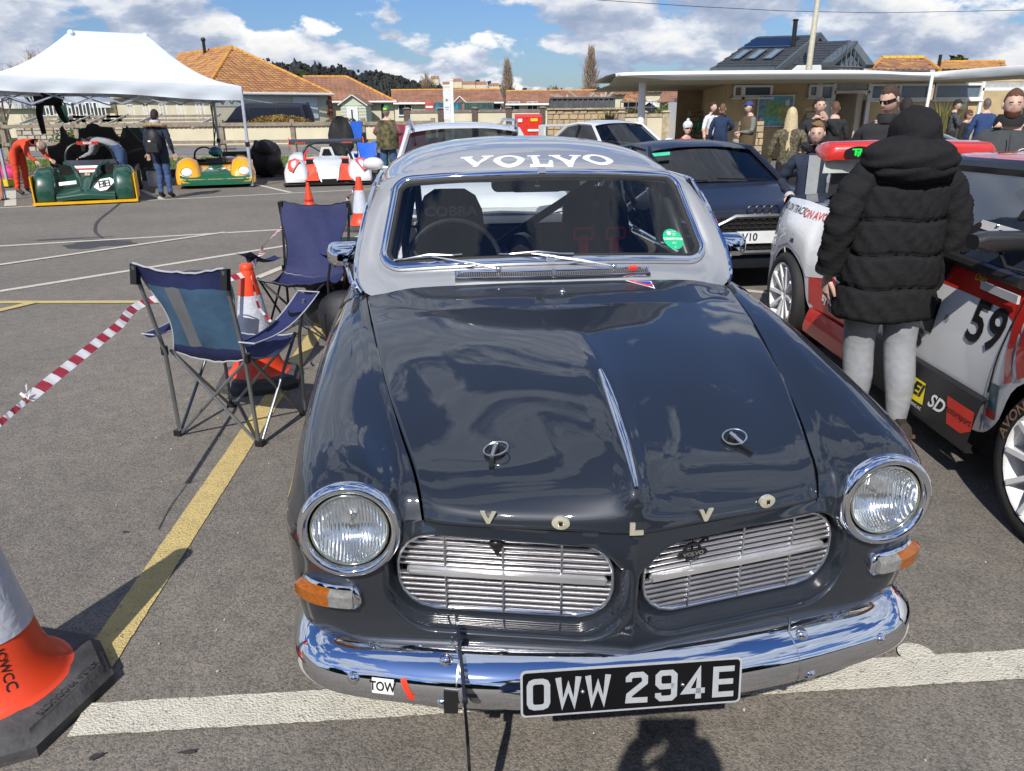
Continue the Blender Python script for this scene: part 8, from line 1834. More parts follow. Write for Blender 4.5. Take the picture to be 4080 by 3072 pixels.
cm, _ = cone('middle traffic cone between the two folding chairs', (-1.60, 4.60, 0), R(10), .76, base=.25)
c3_, _ = cone('far traffic cone left of the classic car windscreen', (-2.17, 11.3, 0), R(8), .75, base=.26)
c4_, _ = cone('small distant traffic cone top wrapped in tape above the navy chair', (at(655, 440, 13).x, 13.4, 0), 0, .5, base=.2, sleeve=False)
TW = mat('tape_white', (.78, .76, .76), .4); TR = mat('tape_red', (.38, .025, .04), .4)
def tape(label, pts, w, seg, twist0=0, twist=0, n=12, sagz=0):
 P_ = cr1(np.array([tuple(p) for p in pts], float), n); T = thing('barrier_tape', label, 'tape', tuple(P_[0]), 0, 'barrier tape runs'); o0 = Vector(P_[0]); acc = 0; cur = MB(); idx = 0; rows = []; L_ = 0
 prev = None
 for i, p in enumerate(P_):
  p = Vector(p); d = Vector(P_[min(i + 1, len(P_) - 1)] - P_[max(i - 1, 0)]).normalized(); u = Vector((0, 0, 1)); u = (u - d * u.dot(d)).normalized(); s = d.cross(u)
  a = twist0 + twist * i / (len(P_) - 1); wv = (u * cos(a) + s * sin(a)) * w / 2
  rows.append((p - o0 - wv, p - o0 + s * .004 * sin(i * 1.3), p - o0 + wv))
 mbs = [MB(), MB()]; dist = 0
 for i in range(len(rows) - 1):
  c = int(dist / seg) % 2; mbs[c].grid([rows[i], rows[i + 1]]); dist += (rows[i + 1][1] - rows[i][1]).length
 for c, nm, m_ in ((0, 'white_band', TW), (1, 'red_band', TR)):
  if mbs[c].v: o_ = mbs[c].build(nm, m_, T, 60); o_['kind'] = 'stuff'
 return T
pA = at(-60, 965, 2.1); pB = at(60, 862, 2.5); pC = at(322, 650, 3.80)
tape('near red and white tape rising from the left edge to the navy teal chair', [at(-70, 978, 2.1), at(-5, 918, 2.3), pB], .020, .045, -.9, .3, 24)
tape('wide flat red and white tape from the knot to the chair back', [pB, pB.lerp(pC, .33), pB.lerp(pC, .66), pC, Vector((-1.60, 4.60, .70))], .040, .075, -1.0, .25, 30)
mb = MB()
for a in (0, 1, 2, 3, 4):
 v = Vector((cos(a * 1.3) * .03, .01 * a - .02, sin(a * 1.3 + .6) * .035 + .02)); mb.grid([[pB + Vector((0, 0, -.006)), pB + v * .6 + Vector((0, 0, -.004)), pB + v], [pB + Vector((0, 0, .006)), pB + v * .6 + Vector((.006, 0, .008)), pB + v + Vector((.008, 0, .008))]])
kn = mb.build('tape_knot', TW, None, 60); tag(kn, 'white frayed knot tying two lengths of barrier tape together', 'tape knot')
tape('tape from the middle cone climbing behind the navy chair', [Vector((-1.60, 4.60, .72)), at(548, 572, 5.3), at(566, 548, 6.2), at(580, 520, 8), at(652, 452, 12.5)], .05, .09, .3, 9, 40)
tape('thin drooping tape between the small cone and the far cone', [at(662, 448, 13.4), at(700, 458, 13.2), at(735, 444, 12.6), at(760, 415, 12), Vector((-2.17, 11.3, .74))], .05, .07, .3, 20, 40)
tape('loose tape end wound round the middle cone', [Vector((-1.56, 4.55, .70)), Vector((-1.52, 4.50, .52)), Vector((-1.46, 4.49, .42)), Vector((-1.54, 4.46, .33)), Vector((-1.60, 4.455, .28))], .02, .05, .2, 5, 14)
def soft(name, label, cat, c, r, m, seed=0, sub=1.0):
 rng = np.random.RandomState(seed); mb = MB(); mb.ball(c, r, 20, 14); V = []
 for p in mb.v: q = Vector(p) - Vector(c); n_ = sin(q.x * 17 + seed) * .5 + sin(q.y * 23 + q.z * 13) * .5; V.append(tuple(Vector(c) + q * (1 + .07 * n_)));
 mb.v = V; return tag(mb.build(name, m, None, 60), label, cat)
soft('black_bag', 'black soft bag on the tarmac under the plain navy chair', 'bag', (-1.42, 5.95, .19), (.25, .2, .19), mat('bag_black', (.012, .012, .015)), 2)
soft('black_bag', 'black rucksack leaning close to the classic car wing', 'bag', (-1.22, 5.45, .20), (.19, .16, .21), mat('bag_black', (.012, .012, .015)), 5)
mb = MB(); mb.box((-1.16, 6.15, .44), (.34, .3, .22)); mb.box((-1.16, 6.15, .56), (.38, .34, .03)); tag(mb.build('red_crate', mat('crate_red', (.55, .03, .02), .5), None, 0), 'red plastic crate seen between the chair arm and the wing mirror', 'crate')
soft('fleece', 'grey and brown fleece heaped on the crate beside the car', 'clothing', (-1.12, 5.80, .52), (.17, .15, .12), mat('fleece', (.10, .06, .05), .95, var=.8, vscale=6), 7)
mb = MB(); mb.box((-1.33, 6.25, .60), (.26, .2, .10)); tag(mb.build('green_box', mat('box_green', (.03, .12, .06), .6), None, 0), 'small dark green box lying next to the red crate', 'box')
# --- people
SKIN = mat('skin', (.58, .37, .29), .55, var=.08, vscale=12)
def cl(name, c, **k): return mat('cloth_' + name, c, .85, var=k.get('v', .15), vscale=k.get('s', 5), bump=k.get('b', .8), bscale=k.get('bs', 9))
TPL = {'pel': (0, 0, .95), 'sp': (0, .0, 1.12), 'ch': (0, .01, 1.30), 'nb': (0, .02, 1.46), 'nk': (0, .005, 1.54),
 'shL': (-.17, .02, 1.42), 'elL': (-.25, .04, 1.14), 'wrL': (-.27, -.03, .90), 'shR': (.17, .02, 1.42), 'elR': (.25, .04, 1.14), 'wrR': (.27, -.03, .90),
 'hiL': (-.095, 0, .90), 'knL': (-.11, -.02, .50), 'anL': (-.12, .03, .10), 'toL': (-.14, -.13, .045), 'hiR': (.095, 0, .90), 'knR': (.11, -.02, .50), 'anR': (.12, .03, .10), 'toR': (.14, -.13, .045)}
RAD = {'pel': (.155, .115), 'sp': (.150, .115), 'ch': (.165, .125), 'nb': (.10, .085), 'nk': (.052, .055), 'sh': (.075, .07), 'el': (.052, .05), 'wr': (.034, .03), 'hi': (.10, .10), 'kn': (.068, .068), 'an': (.048, .05), 'to': (.042, .036)}
ED = [('pel', 'sp'), ('sp', 'ch'), ('ch', 'nb'), ('nb', 'nk'), ('ch', 'shL'), ('shL', 'elL'), ('elL', 'wrL'), ('ch', 'shR'), ('shR', 'elR'), ('elR', 'wrR'), ('pel', 'hiL'), ('hiL', 'knL'), ('knL', 'anL'), ('anL', 'toL'), ('pel', 'hiR'), ('hiR', 'knR'), ('knR', 'anR'), ('anR', 'toR')]
def head_geo(mb, M, s=1.0, female=False):
 """skull with brow, nose, cheeks, jaw, ears; face looks along local -y"""
 n, m_ = 28, 22; vs = []
 for i in range(m_ + 1):
  ph = pi * i / m_; z = -cos(ph)
  for k in range(n):
   a = 2 * pi * k / n; x = sin(ph) * cos(a); y = sin(ph) * sin(a)
   X, Y, Z = x * .070, y * .090, z * .114
   f = max(0, -y)                                   # towards the face
   if z < 0: X *= 1 - .32 * z * z * (1 - .3 * f); Y = Y * (1 - .12 * z * z) if y > 0 else Y * (1 + .04 * abs(z))
   if y > 0 and z < -.3: Y *= .72
   Y -= f ** 8 * .024 * math.exp(-((z + .16) / .22) ** 2) * math.exp(-(x / .16) ** 2)     # nose
   Y -= f ** 3 * .005 * math.exp(-((z - .16) / .07) ** 2)                                   # brow
   Y += f ** 4 * .007 * math.exp(-((z - .03) / .07) ** 2) * math.exp(-((abs(x) - .38) / .16) ** 2)  # eye sockets
   Y -= f ** 6 * .006 * math.exp(-((z + .50) / .07) ** 2) * math.exp(-(x / .30) ** 2)     # lips
   Y -= f ** 5 * .006 * math.exp(-((z + .80) / .12) ** 2) * math.exp(-(x / .3) ** 2)      # chin
   vs.append((X * s, Y * s, Z * s))
 fs = [(i * n + k, i * n + (k + 1) % n, (i + 1) * n + (k + 1) % n, (i + 1) * n + k) for i in range(m_) for k in range(n)]
 mb.add(vs, fs, 0, M)
 for sd in (-1, 1): mb.ball((0, 0, 0), (.010 * s, .020 * s, .031 * s), 10, 6, 0, M @ Matrix.Translation((sd * .072 * s, .008 * s, -.002)) @ Matrix.Rotation(sd * .35, 4, 'Z'))
def hand_geo(mb, wr, d, up, s=1.0, curl=.5, side=1, mi=0):
 """palm, four unequal bent fingers and a thumb from the side of the palm"""
 d = Vector(d).normalized(); up = Vector(up); up = (up - d * up.dot(d)).normalized(); x = d.cross(up) * side; wr = Vector(wr)
 mb.tube([wr - d * .02 * s, wr + d * .03 * s, wr + d * .085 * s], [.026 * s, .040 * s, .036 * s], 10, mi=mi, flat=.45, up=tuple(up))
 for k, (o, L_) in enumerate(((-.030, .068), (-.010, .078), (.010, .074), (.029, .060))):
  b = wr + d * .078 * s + x * o * s; p = [b]; dd = d.copy();
  for j, q in enumerate((.45, .32, .23)):
   dd = (dd * cos(curl * .8) - up * sin(curl * .8)).normalized() if j else (dd * cos(curl * .5) - up * sin(curl * .5)).normalized(); p.append(p[-1] + dd * L_ * q * s)
  mb.tube(p, [.0095 * s, .009 * s, .008 * s, .006 * s], 7, mi=mi)
 b = wr + d * .025 * s - x * .034 * s; mb.tube([b, b + (d * .6 - x * .8).normalized() * .035 * s - up * .006, b + (d * .9 - x * .5).normalized() * .068 * s - up * .02 * s], [.013 * s, .011 * s, .007 * s], 7, mi=mi)
def person(label, loc, rz, H, top, legs, shoe=None, pose=None, hair=(.05, .03, .02), style='short', face=(0, 0), girth=1.0, group=None, sleeve_skin=False, cap=None, shades=False, beard=None, hem=None, neckm=None, hands=(.5, .5), skin=None, far=False):
 T = thing('person', label, 'person', loc, rz, group); k = H / 1.78; J = {a: Vector(b) for a, b in TPL.items()}
 for a, b in (pose or {}).items(): J[a] = Vector(b)
 names = list(J); me = bpy.data.meshes.new('body'); me.from_pydata([J[a] * k for a in names], [(names.index(a), names.index(b)) for a, b in ED], [])
 o = bpy.data.objects.new('tmp', me); COL.objects.link(o); md = o.modifiers.new('s', 'SKIN'); md.use_smooth_shade = True; md.branch_smoothing = .6
 sv = me.skin_vertices[0].data
 for i, a in enumerate(names):
  r = RAD[a if a in RAD else a[:2]]; g_ = girth if a in ('pel', 'sp', 'ch', 'nb') else 1 + (girth - 1) * .55; sv[i].radius = (r[0] * k * g_, r[1] * k * g_)
  if a == 'wrL' or a == 'wrR': sv[i].radius = (r[0] * k, r[1] * k)
 sv[names.index('pel')].use_root = True; sb = o.modifiers.new('u', 'SUBSURF'); sb.levels = sb.render_levels = 2
 bpy.context.view_layer.update(); me2 = bpy.data.meshes.new_from_object(o.evaluated_get(bpy.context.evaluated_depsgraph_get())); bpy.data.objects.remove(o)
 mb = MB(); segs = [(J[a] * k, J[b] * k, a, b) for a, b in ED]
 V = [v.co.copy() for v in me2.vertices]
 def seg(p):
  best = (9, None)
  for A, B, a, b in segs:
   d = B - A; t = max(0, min(1, (p - A).dot(d) / max(d.length_squared, 1e-9))); q = (p - A - d * t).length
   if q < best[0]: best = (q, (a, b, t))
  return best[1]
 fm = []
 for f in me2.polygons:
  c = f.center; a, b, t = seg(c)
  if b.startswith('to') or (b.startswith('an') and t > .93): m = 3
  elif b[:2] in ('kn', 'an') or (b[:2] == 'hi'): m = 2 if not (hem and c.z > hem * k and b[:2] != 'an') else 1
  elif b == 'nk': m = 0 if t > .35 or not neckm else 1
  elif sleeve_skin and b[:2] == 'wr': m = 0
  elif b == 'sp' and t < .25 and not hem: m = 2 if c.z < (J['pel'].z + .03) * k else 1
  else: m = 1
  fm.append(m)
 rng = random.Random(sum(map(ord, label)))
 ph = rng.uniform(0, 6)
 me2.calc_loop_triangles() if 0 else None
 for i, v in enumerate(me2.vertices):
  p = v.co / k; w = .006 * sin(p.z * 38 + p.x * 17 + ph) * sin(p.x * 21 - p.y * 26 + p.z * 11) + .004 * sin(p.z * 70 + p.y * 30 + ph)
  V[i] = v.co + v.normal * w * k
 mb.add(V, [tuple(p.vertices) for p in me2.polygons]); mb.m = fm
 bpy.data.meshes.remove(me2); bpy.data.meshes.remove(me)
 nk = J['nk'] * k; dh = (J['nk'] - J['nb']).normalized()
 HM = Matrix.Translation(nk + dh * .075 * k * 1.35 + Vector((0, -.012 * k, 0))) @ Matrix.Rotation(face[0], 4, 'Z') @ Matrix.Rotation(face[1], 4, 'X') @ (Matrix.Rotation(atan2(-dh.y, dh.z) if abs(dh.y) > .3 else 0, 4, 'X')) @ (Matrix.Rotation(atan2(dh.x, dh.z) if abs(dh.x) > .3 else 0, 4, 'Y'))
 head_geo(mb, HM, k * .97)
 for s, w, e, c in ((-1, 'wrL', 'elL', hands[0]), (1, 'wrR', 'elR', hands[1])):
  if c is not None: dd = (J[w] - J[e]); hand_geo(mb, J[w] * k, dd, Vector((0, -.2, .1)) if abs(dd.normalized().z) > .6 else Vector((0, 0, 1)), k * .95, c, s)
 mb.build('body', [skin or SKIN, top, legs, shoe or mat('shoe_dark', (.02, .018, .016), .6)], T, 60)
 hk = k * .97; hm = mat('hair_%d_%d' % (int(hair[0] * 1000), int(hair[1] * 1000)), hair, .6, var=.22, vscale=60, bump=1, bscale=140)
 def hshell(zmin, back, name='hair', mm=None, gro=1.09, front=.60, long=0):
  b = MB(); rows = []; n = 28
  for i in range(15):
   t = i / 14; row = []
   for j in range(n + 1):
    a = 2 * pi * j / n; fr = max(0, -sin(a)); side_ = abs(cos(a)) ** 2; zlow = (zmin + (.02 - zmin) * side_ if sin(a) > 0 else .02 + (front + .04 * sin(a * 9) - .02) * min(1, fr * 1.9) ** .7); ph_ = acosz = math.acos(max(-1, min(1, zlow))) ; th = ph_ * t
    x, y, z = sin(th) * cos(a), sin(th) * sin(a), cos(th); g = gro + .018 * sin(a * 13 + i * 1.7) + .018 * sin(a * 23 - i * 2.9) + .03 * (1 - t) - .05 * t ** 6
    row.append(HM @ Vector((x * .072 * g * hk, y * .092 * g * hk * (1.03 if y > 0 else 1.0), z * .116 * g * hk)))
   rows.append(row)
  b.grid(rows); b.build(name, mm or hm, T, 180)
 if style == 'short': hshell(-.35, 0)
 elif style == 'boy': hshell(-.25, 0, gro=1.10, front=.62); b = MB(); b.ball((0, 0, 0), (.048 * hk, .036 * hk, .017 * hk), 14, 8, M=HM @ Matrix.Translation((-.012, -.052 * hk, .095 * hk)) @ Matrix.Rotation(.3, 4, 'Y')); b.build('fringe', hm, T, 180)
 elif style == 'long':
  hshell(-.6, 0, gro=1.12); b = MB(); rows = []
  for i in range(14):
   t = i / 13; row = []
   for j in range(13): a = pi * (j / 12) * 1.15 - .23; wv = .012 * sin(j * 2.1 + i * .9) * t; row.append(HM @ Vector(((.082 + .045 * t * (1 - t) * 2 + wv + .006 * sin(j * 5.1)) * cos(a) * hk, (.10 + .03 * t + wv + .008 * sin(j * 4.3)) * sin(a) * hk + .01, (.03 - t * (.50 + .04 * sin(j * 3))) * hk)))
   rows.append(row)
  b.grid(rows); b.build('long_hair', hm, T, 180)
 elif style == 'bob': hshell(-.92, 0, gro=1.15, front=.35)
 if beard: b = MB(); bm_ = mat('beard', beard, .8, var=.4, vscale=80); b.loft([[HM @ Vector((.062 * cos(a) * q * hk, (-.070 * abs(sin(a)) * q - .026) * hk, z * hk)) for a in np.linspace(pi, 2 * pi, 13)] for z, q in ((-.050, 1.02), (-.085, .93), (-.112, .70), (-.120, .4))], False, False); b.build('beard', bm_, T, 180)
 dk = mat('eye_dark', (.03, .02, .015), .25); wt_ = mat('eye_white', (.6, .56, .52), .3)
 if not far:
  if shades: b = MB(); b.loft([[HM @ Vector((.070 * cos(a) * hk, (-.090 * abs(sin(a)) - .008) * hk, z * hk)) for a in np.linspace(pi * .98, 2.02 * pi, 15)] for z in (-.008, .022)], False, False); b.build('sunglasses', mat('shades_black', (.01, .01, .012), .08, coat=1), T, 180); b = MB(); [b.beam(HM @ Vector((s * .077 * hk, -.03 * hk, .012 * hk)), HM @ Vector((s * .080 * hk, .02 * hk, .010 * hk)), .004, .012) for s in (-1, 1)]; b.build('sunglass_arms', CHB, T, 0)
  else:
   for s in (-1, 1):
    b = MB(); b.ball(HM @ Vector((s * .028 * hk, -.0755 * hk, .004 * hk)), (.011 * hk, .008 * hk, .0055 * hk), 10, 6); b.build('eye', wt_, T, 180); b = MB(); b.ball(HM @ Vector((s * .028 * hk, -.081 * hk, .004 * hk)), (.0048 * hk, .004 * hk, .005 * hk), 8, 5); b.build('iris', dk, T, 180)
    b = MB(); b.beam(HM @ Vector((s * .013 * hk, -.089 * hk, .021 * hk)), HM @ Vector((s * .041 * hk, -.078 * hk, .022 * hk)), .008, .007); b.build('eyebrow', hm, T, 0)
  b = MB(); b.ball((0, 0, 0), (.021 * hk, .006 * hk, .0055 * hk), 12, 6, M=HM @ Matrix.Translation((0, -.0915 * hk, -.055 * hk))); b.build('mouth', mat('lips', (.33, .11, .09), .5), T, 180)
 if cap:
  b = MB(); rows = []
  for i in range(8):
   th = pi / 2 * .93 * i / 7; rows.append([HM @ Vector((.083 * hk * sin(th) * cos(a), .102 * hk * sin(th) * sin(a), (.035 + .098 * cos(th)) * hk)) for a in np.linspace(0, 2 * pi, 21)])
  b.grid(rows); b.grid([[HM @ Vector((.075 * hk * cos(a) * q, (-.075 - .10 * (q - .0) * max(0, -sin(a))) * hk if q > .5 else -.075 * hk, (.045 - .018 * (1 - abs(cos(a)))) * hk)) for a in np.linspace(pi, 2 * pi, 11)] for q in (.3, .95)]); b.build('cap', cap, T, 180)
 return T, HM, J, k
BKC = cl('black', (.016, .016, .018)); NVC = cl('navy', (.014, .022, .045)); JEAN = cl('jeans', (.045, .085, .19), b=.5); GRC = cl('charcoal', (.045, .052, .055)); SHW = mat('shoe_dark', (.02, .018, .016), .6)
def W(px, py, Y): v = at(px, py, Y); return (v.x, Y, 0), v.z
l_, h_ = W(1768, 262, 6.95)
T, HM, J, k = person('boy in an open navy jacket and grey top gesturing behind the white race car', l_, R(-18), h_ + .02, NVC, BKC, pose={'elL': (-.29, .06, 1.17), 'wrL': (-.20, -.20, 1.04), 'elR': (.27, .05, 1.15)}, hair=(.23, .12, .05), style='boy', face=(R(-8), R(6)), girth=1.12, hands=(.25, .5), hem=.80)
mb = MB(); mb.grid([[(x * k, (-.155 - .02 * z) * k, z * k) for x in (-.055, -.02, .02, .055)] for z in (.9, 1.1, 1.3, 1.44)]); mb.build('grey_top', cl('greytop', (.30, .32, .33)), T, 180)
for s in (-1, 1): mb = MB(); mb.tube([(s * .045 * k, -.06 * k, 1.50 * k), (s * .10 * k, .0, 1.52 * k), (s * .05 * k, .08 * k, 1.53 * k)], [.03, .038, .03], 8); mb.build('collar', BKC, T)
mb = MB(); mb.lathe([(.040, -.02), (.044, .0), (.044, .02), (.040, .03)], tuple(J['wrL'] * k), tuple(J['wrL'] - J['elL']), 12); mb.build('cuff', cl('cuff', (.45, .45, .45)), T)
l_, h_ = W(1928, 176, 6.9); T, HM, J, k = person('tall man in black fleece and wraparound sunglasses looking down behind the hooded coat', l_, R(-30), h_, BKC, BKC, hair=(.06, .033, .022), face=(R(-28), R(18)), shades=True, girth=1.2, hem=.82)
mb = MB(); mb.lathe([(.085, -.05), (.085, .0), (.07, .02)], tuple(J['nk'] * k - Vector((0, 0, .03))), n=20); mb.build('collar', BKC, T, 60)
l_, h_ = W(1962, 208, 9.5); person('dark haired person mostly hidden between tall man and hooded coat', l_, R(170), h_, BKC, BKC, hair=(.02, .012, .012), style='bob', far=True)
l_, h_ = W(2196, 186, 6.45); T, HM, J, k = person('heavy bearded man in dark grey fleece with round white emblem at the right edge', l_, R(-22), h_, GRC, BKC, hair=(.13, .06, .03), face=(R(-2), 0), girth=1.42, beard=(.09, .035, .018), hem=.85)
mb = MB(); c = Vector((.10 * k, -.21 * k, 1.27 * k)); mb.tube([c + Vector((.045 * cos(a), -.012 * cos(a), .045 * sin(a))) for a in np.linspace(0, 2 * pi, 21)[:-1]], .004, 6, closed=True); em = mb.build('chest_emblem', WHT, T)
mb = MB(); mb.ball(c + Vector((0, -.004, .008)), (.016, .004, .022)); mb.box(c + Vector((.0, -.006, -.022)), (.05, .003, .008)); mb.build('emblem_figure', WHT, em, 0)
mb = MB(); mb.tube([(0, -.20 * k, 1.1 * k), (0, -.20 * k, 1.25 * k), (0, -.16 * k, 1.44 * k)], .004, 5); mb.build('zip', BLK, T); mb = MB(); mb.lathe([(.10, -.03), (.105, .02), (.085, .06)], tuple(J['nk'] * k - Vector((0, 0, .03))), n=20); mb.build('collar', BKC, T, 60)
l_, h_ = W(1562, 222, 20); person('man in long navy puffer coat turned away from the man in the white shirt', l_, R(150), h_, cl('puffnavy', (.012, .028, .075), b=1.2), JEAN, pose={'elL': (-.28, -.05, 1.2), 'wrL': (-.12, -.16, 1.12)}, hair=(.16, .08, .05), girth=1.35, hem=.70, far=True)
l_, h_ = W(1540, 219, 20.6); person('man in a white T shirt holding his face beside the navy puffer coat', l_, R(40), h_, mat('tee_white', (.66, .67, .72), .8), BKC, pose={'elR': (.30, -.10, 1.30), 'wrR': (.14, -.16, 1.52)}, hair=(.03, .02, .015), sleeve_skin=True, far=True)
l_, h_ = W(1622, 217, 17.8); T, HM, J, k = person('man in a brown gilet and blue cap standing with arms folded in profile', l_, R(-80), h_, cl('greysleeve', (.16, .165, .15)), JEAN, pose={'elL': (-.26, -.04, 1.14), 'wrL': (-.02, -.2, 1.10), 'elR': (.26, -.04, 1.14), 'wrR': (.02, -.2, 1.13)}, hair=(.05, .03, .02), cap=cl('capblue', (.02, .05, .20)), far=True)
mb = MB(); mb.loft([[(.20 * q * k * cos(a), .155 * q * k * sin(a), z * k) for a in np.linspace(0, 2 * pi, 25)[:-1]] for z, q in ((.84, 1.05), (.95, 1.08), (1.15, 1.08), (1.35, 1.08), (1.46, .75))], True, False); mb.build('gilet', cl('gilet', (.10, .07, .035), b=1.2), T, 60)
l_, h_ = W(1713, 229, 11); person('woman with very long blond hair seen from behind in a camouflage top', l_, R(160), h_, mat('cloth_camo_gold', (.10, .085, .05), .8, var=.9, vscale=40), BKC, hair=(.62, .50, .30), style='long', far=True)
l_, h_ = W(1774, 207, 12); person('young dark haired man in black holding a hand up to his mouth', l_, R(-8), h_, BKC, BKC, pose={'elR': (.27, -.10, 1.22), 'wrR': (.07, -.20, 1.46)}, hair=(.035, .022, .018), girth=1.05)
l_, h_ = W(1808, 217, 15); person('man in black standing just left of the open doorway', l_, R(165), h_, BKC, BKC, hair=(.14, .07, .04), far=True)
l_, h_ = W(2068, 213, 20); person('man in black cap and mottled grey jacket walking right by the spiky plant', l_, R(70), h_, mat('cloth_mottle', (.05, .052, .058), .8, var=.8, vscale=14), BKC, cap=cl('capblack', (.015, .015, .015)), hair=(.03, .02, .02), pose={'elR': (.22, -.10, 1.18), 'wrR': (.12, -.2, 1.1), 'elL': (-.22, -.10, 1.18), 'wrL': (-.12, -.2, 1.1)}, far=True)
l_, h_ = W(2093, 236, 18); person('brown haired woman in sunglasses and black jumper beside the blue jacket', l_, R(45), h_, BKC, BKC, hair=(.11, .04, .025), style='bob', shades=True)
l_, h_ = W(2136, 210, 17); person('grey haired man in a bright navy jacket seen from behind at the right door', l_, R(165), h_, cl('brightnavy', (.02, .05, .15)), JEAN, hair=(.13, .11, .10), girth=1.25, far=True)
l_, h_ = W(1484, 282, 15.5); T, HM, J, k = person('seated person in white woolly hat, sunglasses and red coat by the stone pier', (l_[0], l_[1], -.33), R(10), 1.74, cl('redcoat', (.45, .04, .02)), BKC, pose={'knL': (-.13, -.40, .88), 'anL': (-.14, -.42, .5), 'toL': (-.14, -.55, .47), 'knR': (.13, -.40, .88), 'anR': (.14, -.42, .5), 'toR': (.14, -.55, .47), 'wrL': (-.10, -.25, 1.1), 'wrR': (.1, -.25, 1.1)}, shades=True, hair=(.1, .06, .04))
mb = MB(); mb.ball((0, 0, 0), (.09, .108, .09), 16, 10, M=HM @ Matrix.Translation((0, .005, .06))); mb.ball((0, 0, 0), (.03, .03, .03), 10, 6, M=HM @ Matrix.Translation((0, 0, .16))); mb.build('woolly_hat', cl('hatwhite', (.6, .6, .62)), T, 60)
mb = MB(); mb.box((l_[0], l_[1] + .05, .26), (.5, .45, .52)); mb.box((l_[0], l_[1] + .26, .6), (.5, .05, .3)); tag(mb.build('low_seat', WOODD, None, 0), 'small dark seat carrying the person in the white hat', 'seat')
RS_ = cl('racesuit', (.62, .06, .02), b=1.0); l_ = (gr(52, 410).x, 17.3, 0)
T, HM, J, k = person('mechanic in red and cream race suit bending over the green car cockpit', (-10.5, 17.0, 0), R(75), 1.76, RS_, RS_, pose={'sp': (0, -.12, 1.06), 'ch': (0, -.36, 1.12), 'nb': (0, -.52, 1.10), 'nk': (0, -.60, 1.07), 'shL': (-.17, -.46, 1.08), 'elL': (-.22, -.52, .86), 'wrL': (-.18, -.68, .72), 'shR': (.17, -.46, 1.10), 'elR': (.22, -.52, .86), 'wrR': (.16, -.72, .74), 'pel': (0, .02, .97)}, hair=(.25, .2, .17), far=True, girth=1.1)
mb = MB(); mb.grid([[(x * k, y * k, z * k) for x in (.105, .125)] for y, z in ((.13, .98), (.14, .70), (.05, .45))]); mb.build('cream_panel', cl('creampanel', (.55, .47, .38)), T, 60)
mb = MB(); mb.tube([(.0, -.06 * k, 1.0 * k), (.0, -.10 * k, 1.02 * k)], [.165 * k, .165 * k], 18, flat=.85); mb.build('waist_band', cl('greyband', (.10, .10, .10)), T, 60)
T, HM, J, k = person('mechanic in grey sweatshirt and jeans leaning in from the right of the green car', (-8.55, 17.6, 0), R(-78), 1.76, cl('greysweat', (.26, .26, .28)), JEAN, pose={'sp': (0, -.14, 1.04), 'ch': (0, -.40, 1.10), 'nb': (0, -.56, 1.12), 'nk': (0, -.64, 1.10), 'shL': (-.17, -.50, 1.08), 'elL': (-.22, -.60, .84), 'wrL': (-.16, -.82, .78), 'shR': (.17, -.50, 1.08), 'elR': (.22, -.56, .84), 'wrR': (.16, -.78, .76), 'pel': (0, .03, .96)}, hair=(.04, .03, .03), far=True, girth=1.2)
l_, h_ = W(337, 232, 15.9)
T, HM, J, k = person('woman in dark parka with fur trimmed hood and black backpack seen from behind', (-6.98, 15.95, 0), R(178), h_ - .02, NVC, cl('jeans', (.045, .085, .19)), hair=(.018, .009, .009), style='bob', girth=1.12, hem=.72, far=True, pose={'anL': (-.10, .03, .1), 'knL': (-.08, -.02, .5), 'anR': (.10, .03, .1), 'knR': (.08, -.02, .5), 'toL': (-.11, -.13, .045), 'toR': (.11, -.13, .045)})
mb = MB(); P_ = [Vector((.20 * k * cos(a), (.03 + .12 * sin(a)) * k, (1.44 + .03 * sin(a)) * k)) for a in np.linspace(0, 2 * pi, 29)[:-1]]; mb.tube(P_, [.042 + .008 * sin(i * 2.3) for i in range(28)], 8, closed=True); mb.build('fur_trim', mat('fur_tan', (.30, .20, .12), .95, var=.6, vscale=40, bump=1.2, bscale=60), T, 180)
mb = MB(); mb.lathe([(.09, -.02), (.10, .02), (.085, .06)], (0, .02, 1.50 * k), n=18); mb.build('scarf', cl('scarf', (.5, .5, .52)), T, 60)
mb = MB(); mb.ball((0, .20 * k, 1.15 * k), (.15, .11, .24), 18, 12); mb.box((0, .29 * k, 1.04 * k), (.22, .06, .18)); mb.build('backpack', mat('bag_black', (.012, .012, .015)), T, 50)
mb = MB(); mb.box((.03, .315 * k, 1.16 * k), (.05, .01, .03)); mb.build('reflective_tab', WHT, T, 0)
l_, h_ = W(833, 227, 17.6)
T, HM, J, k = person('man in camouflage gilet, checked shirt and green cap with a yellow patch', l_, R(172), h_, mat('shirt_check', (.25, .08, .10), .8, var=.8, vscale=30), JEAN, cap=cl('capgreen', (.01, .22, .07)), hair=(.2, .17, .15), girth=1.3, far=True, pose={'elL': (-.30, -.03, 1.18), 'wrL': (-.18, -.2, 1.2), 'elR': (.30, -.03, 1.18), 'wrR': (.18, -.2, 1.2)})
mb = MB(); mb.loft([[(.235 * q * k * cos(a), .19 * q * k * sin(a), z * k) for a in np.linspace(0, 2 * pi, 25)[:-1]] for z, q in ((.86, 1.0), (.95, 1.05), (1.15, 1.06), (1.36, 1.02), (1.47, .70))], True, False); mb.build('gilet', mat('camo_olive', (.085, .075, .035), .9, var=.95, vscale=12, bump=.8), T, 60)
mb = MB(); mb.ball((0, 0, 0), (.045, .01, .02), 10, 6, M=HM @ Matrix.Translation((0, .10, .055))); mb.build('cap_patch', mat('patch_yellow', (.75, .55, .03), .7), T)
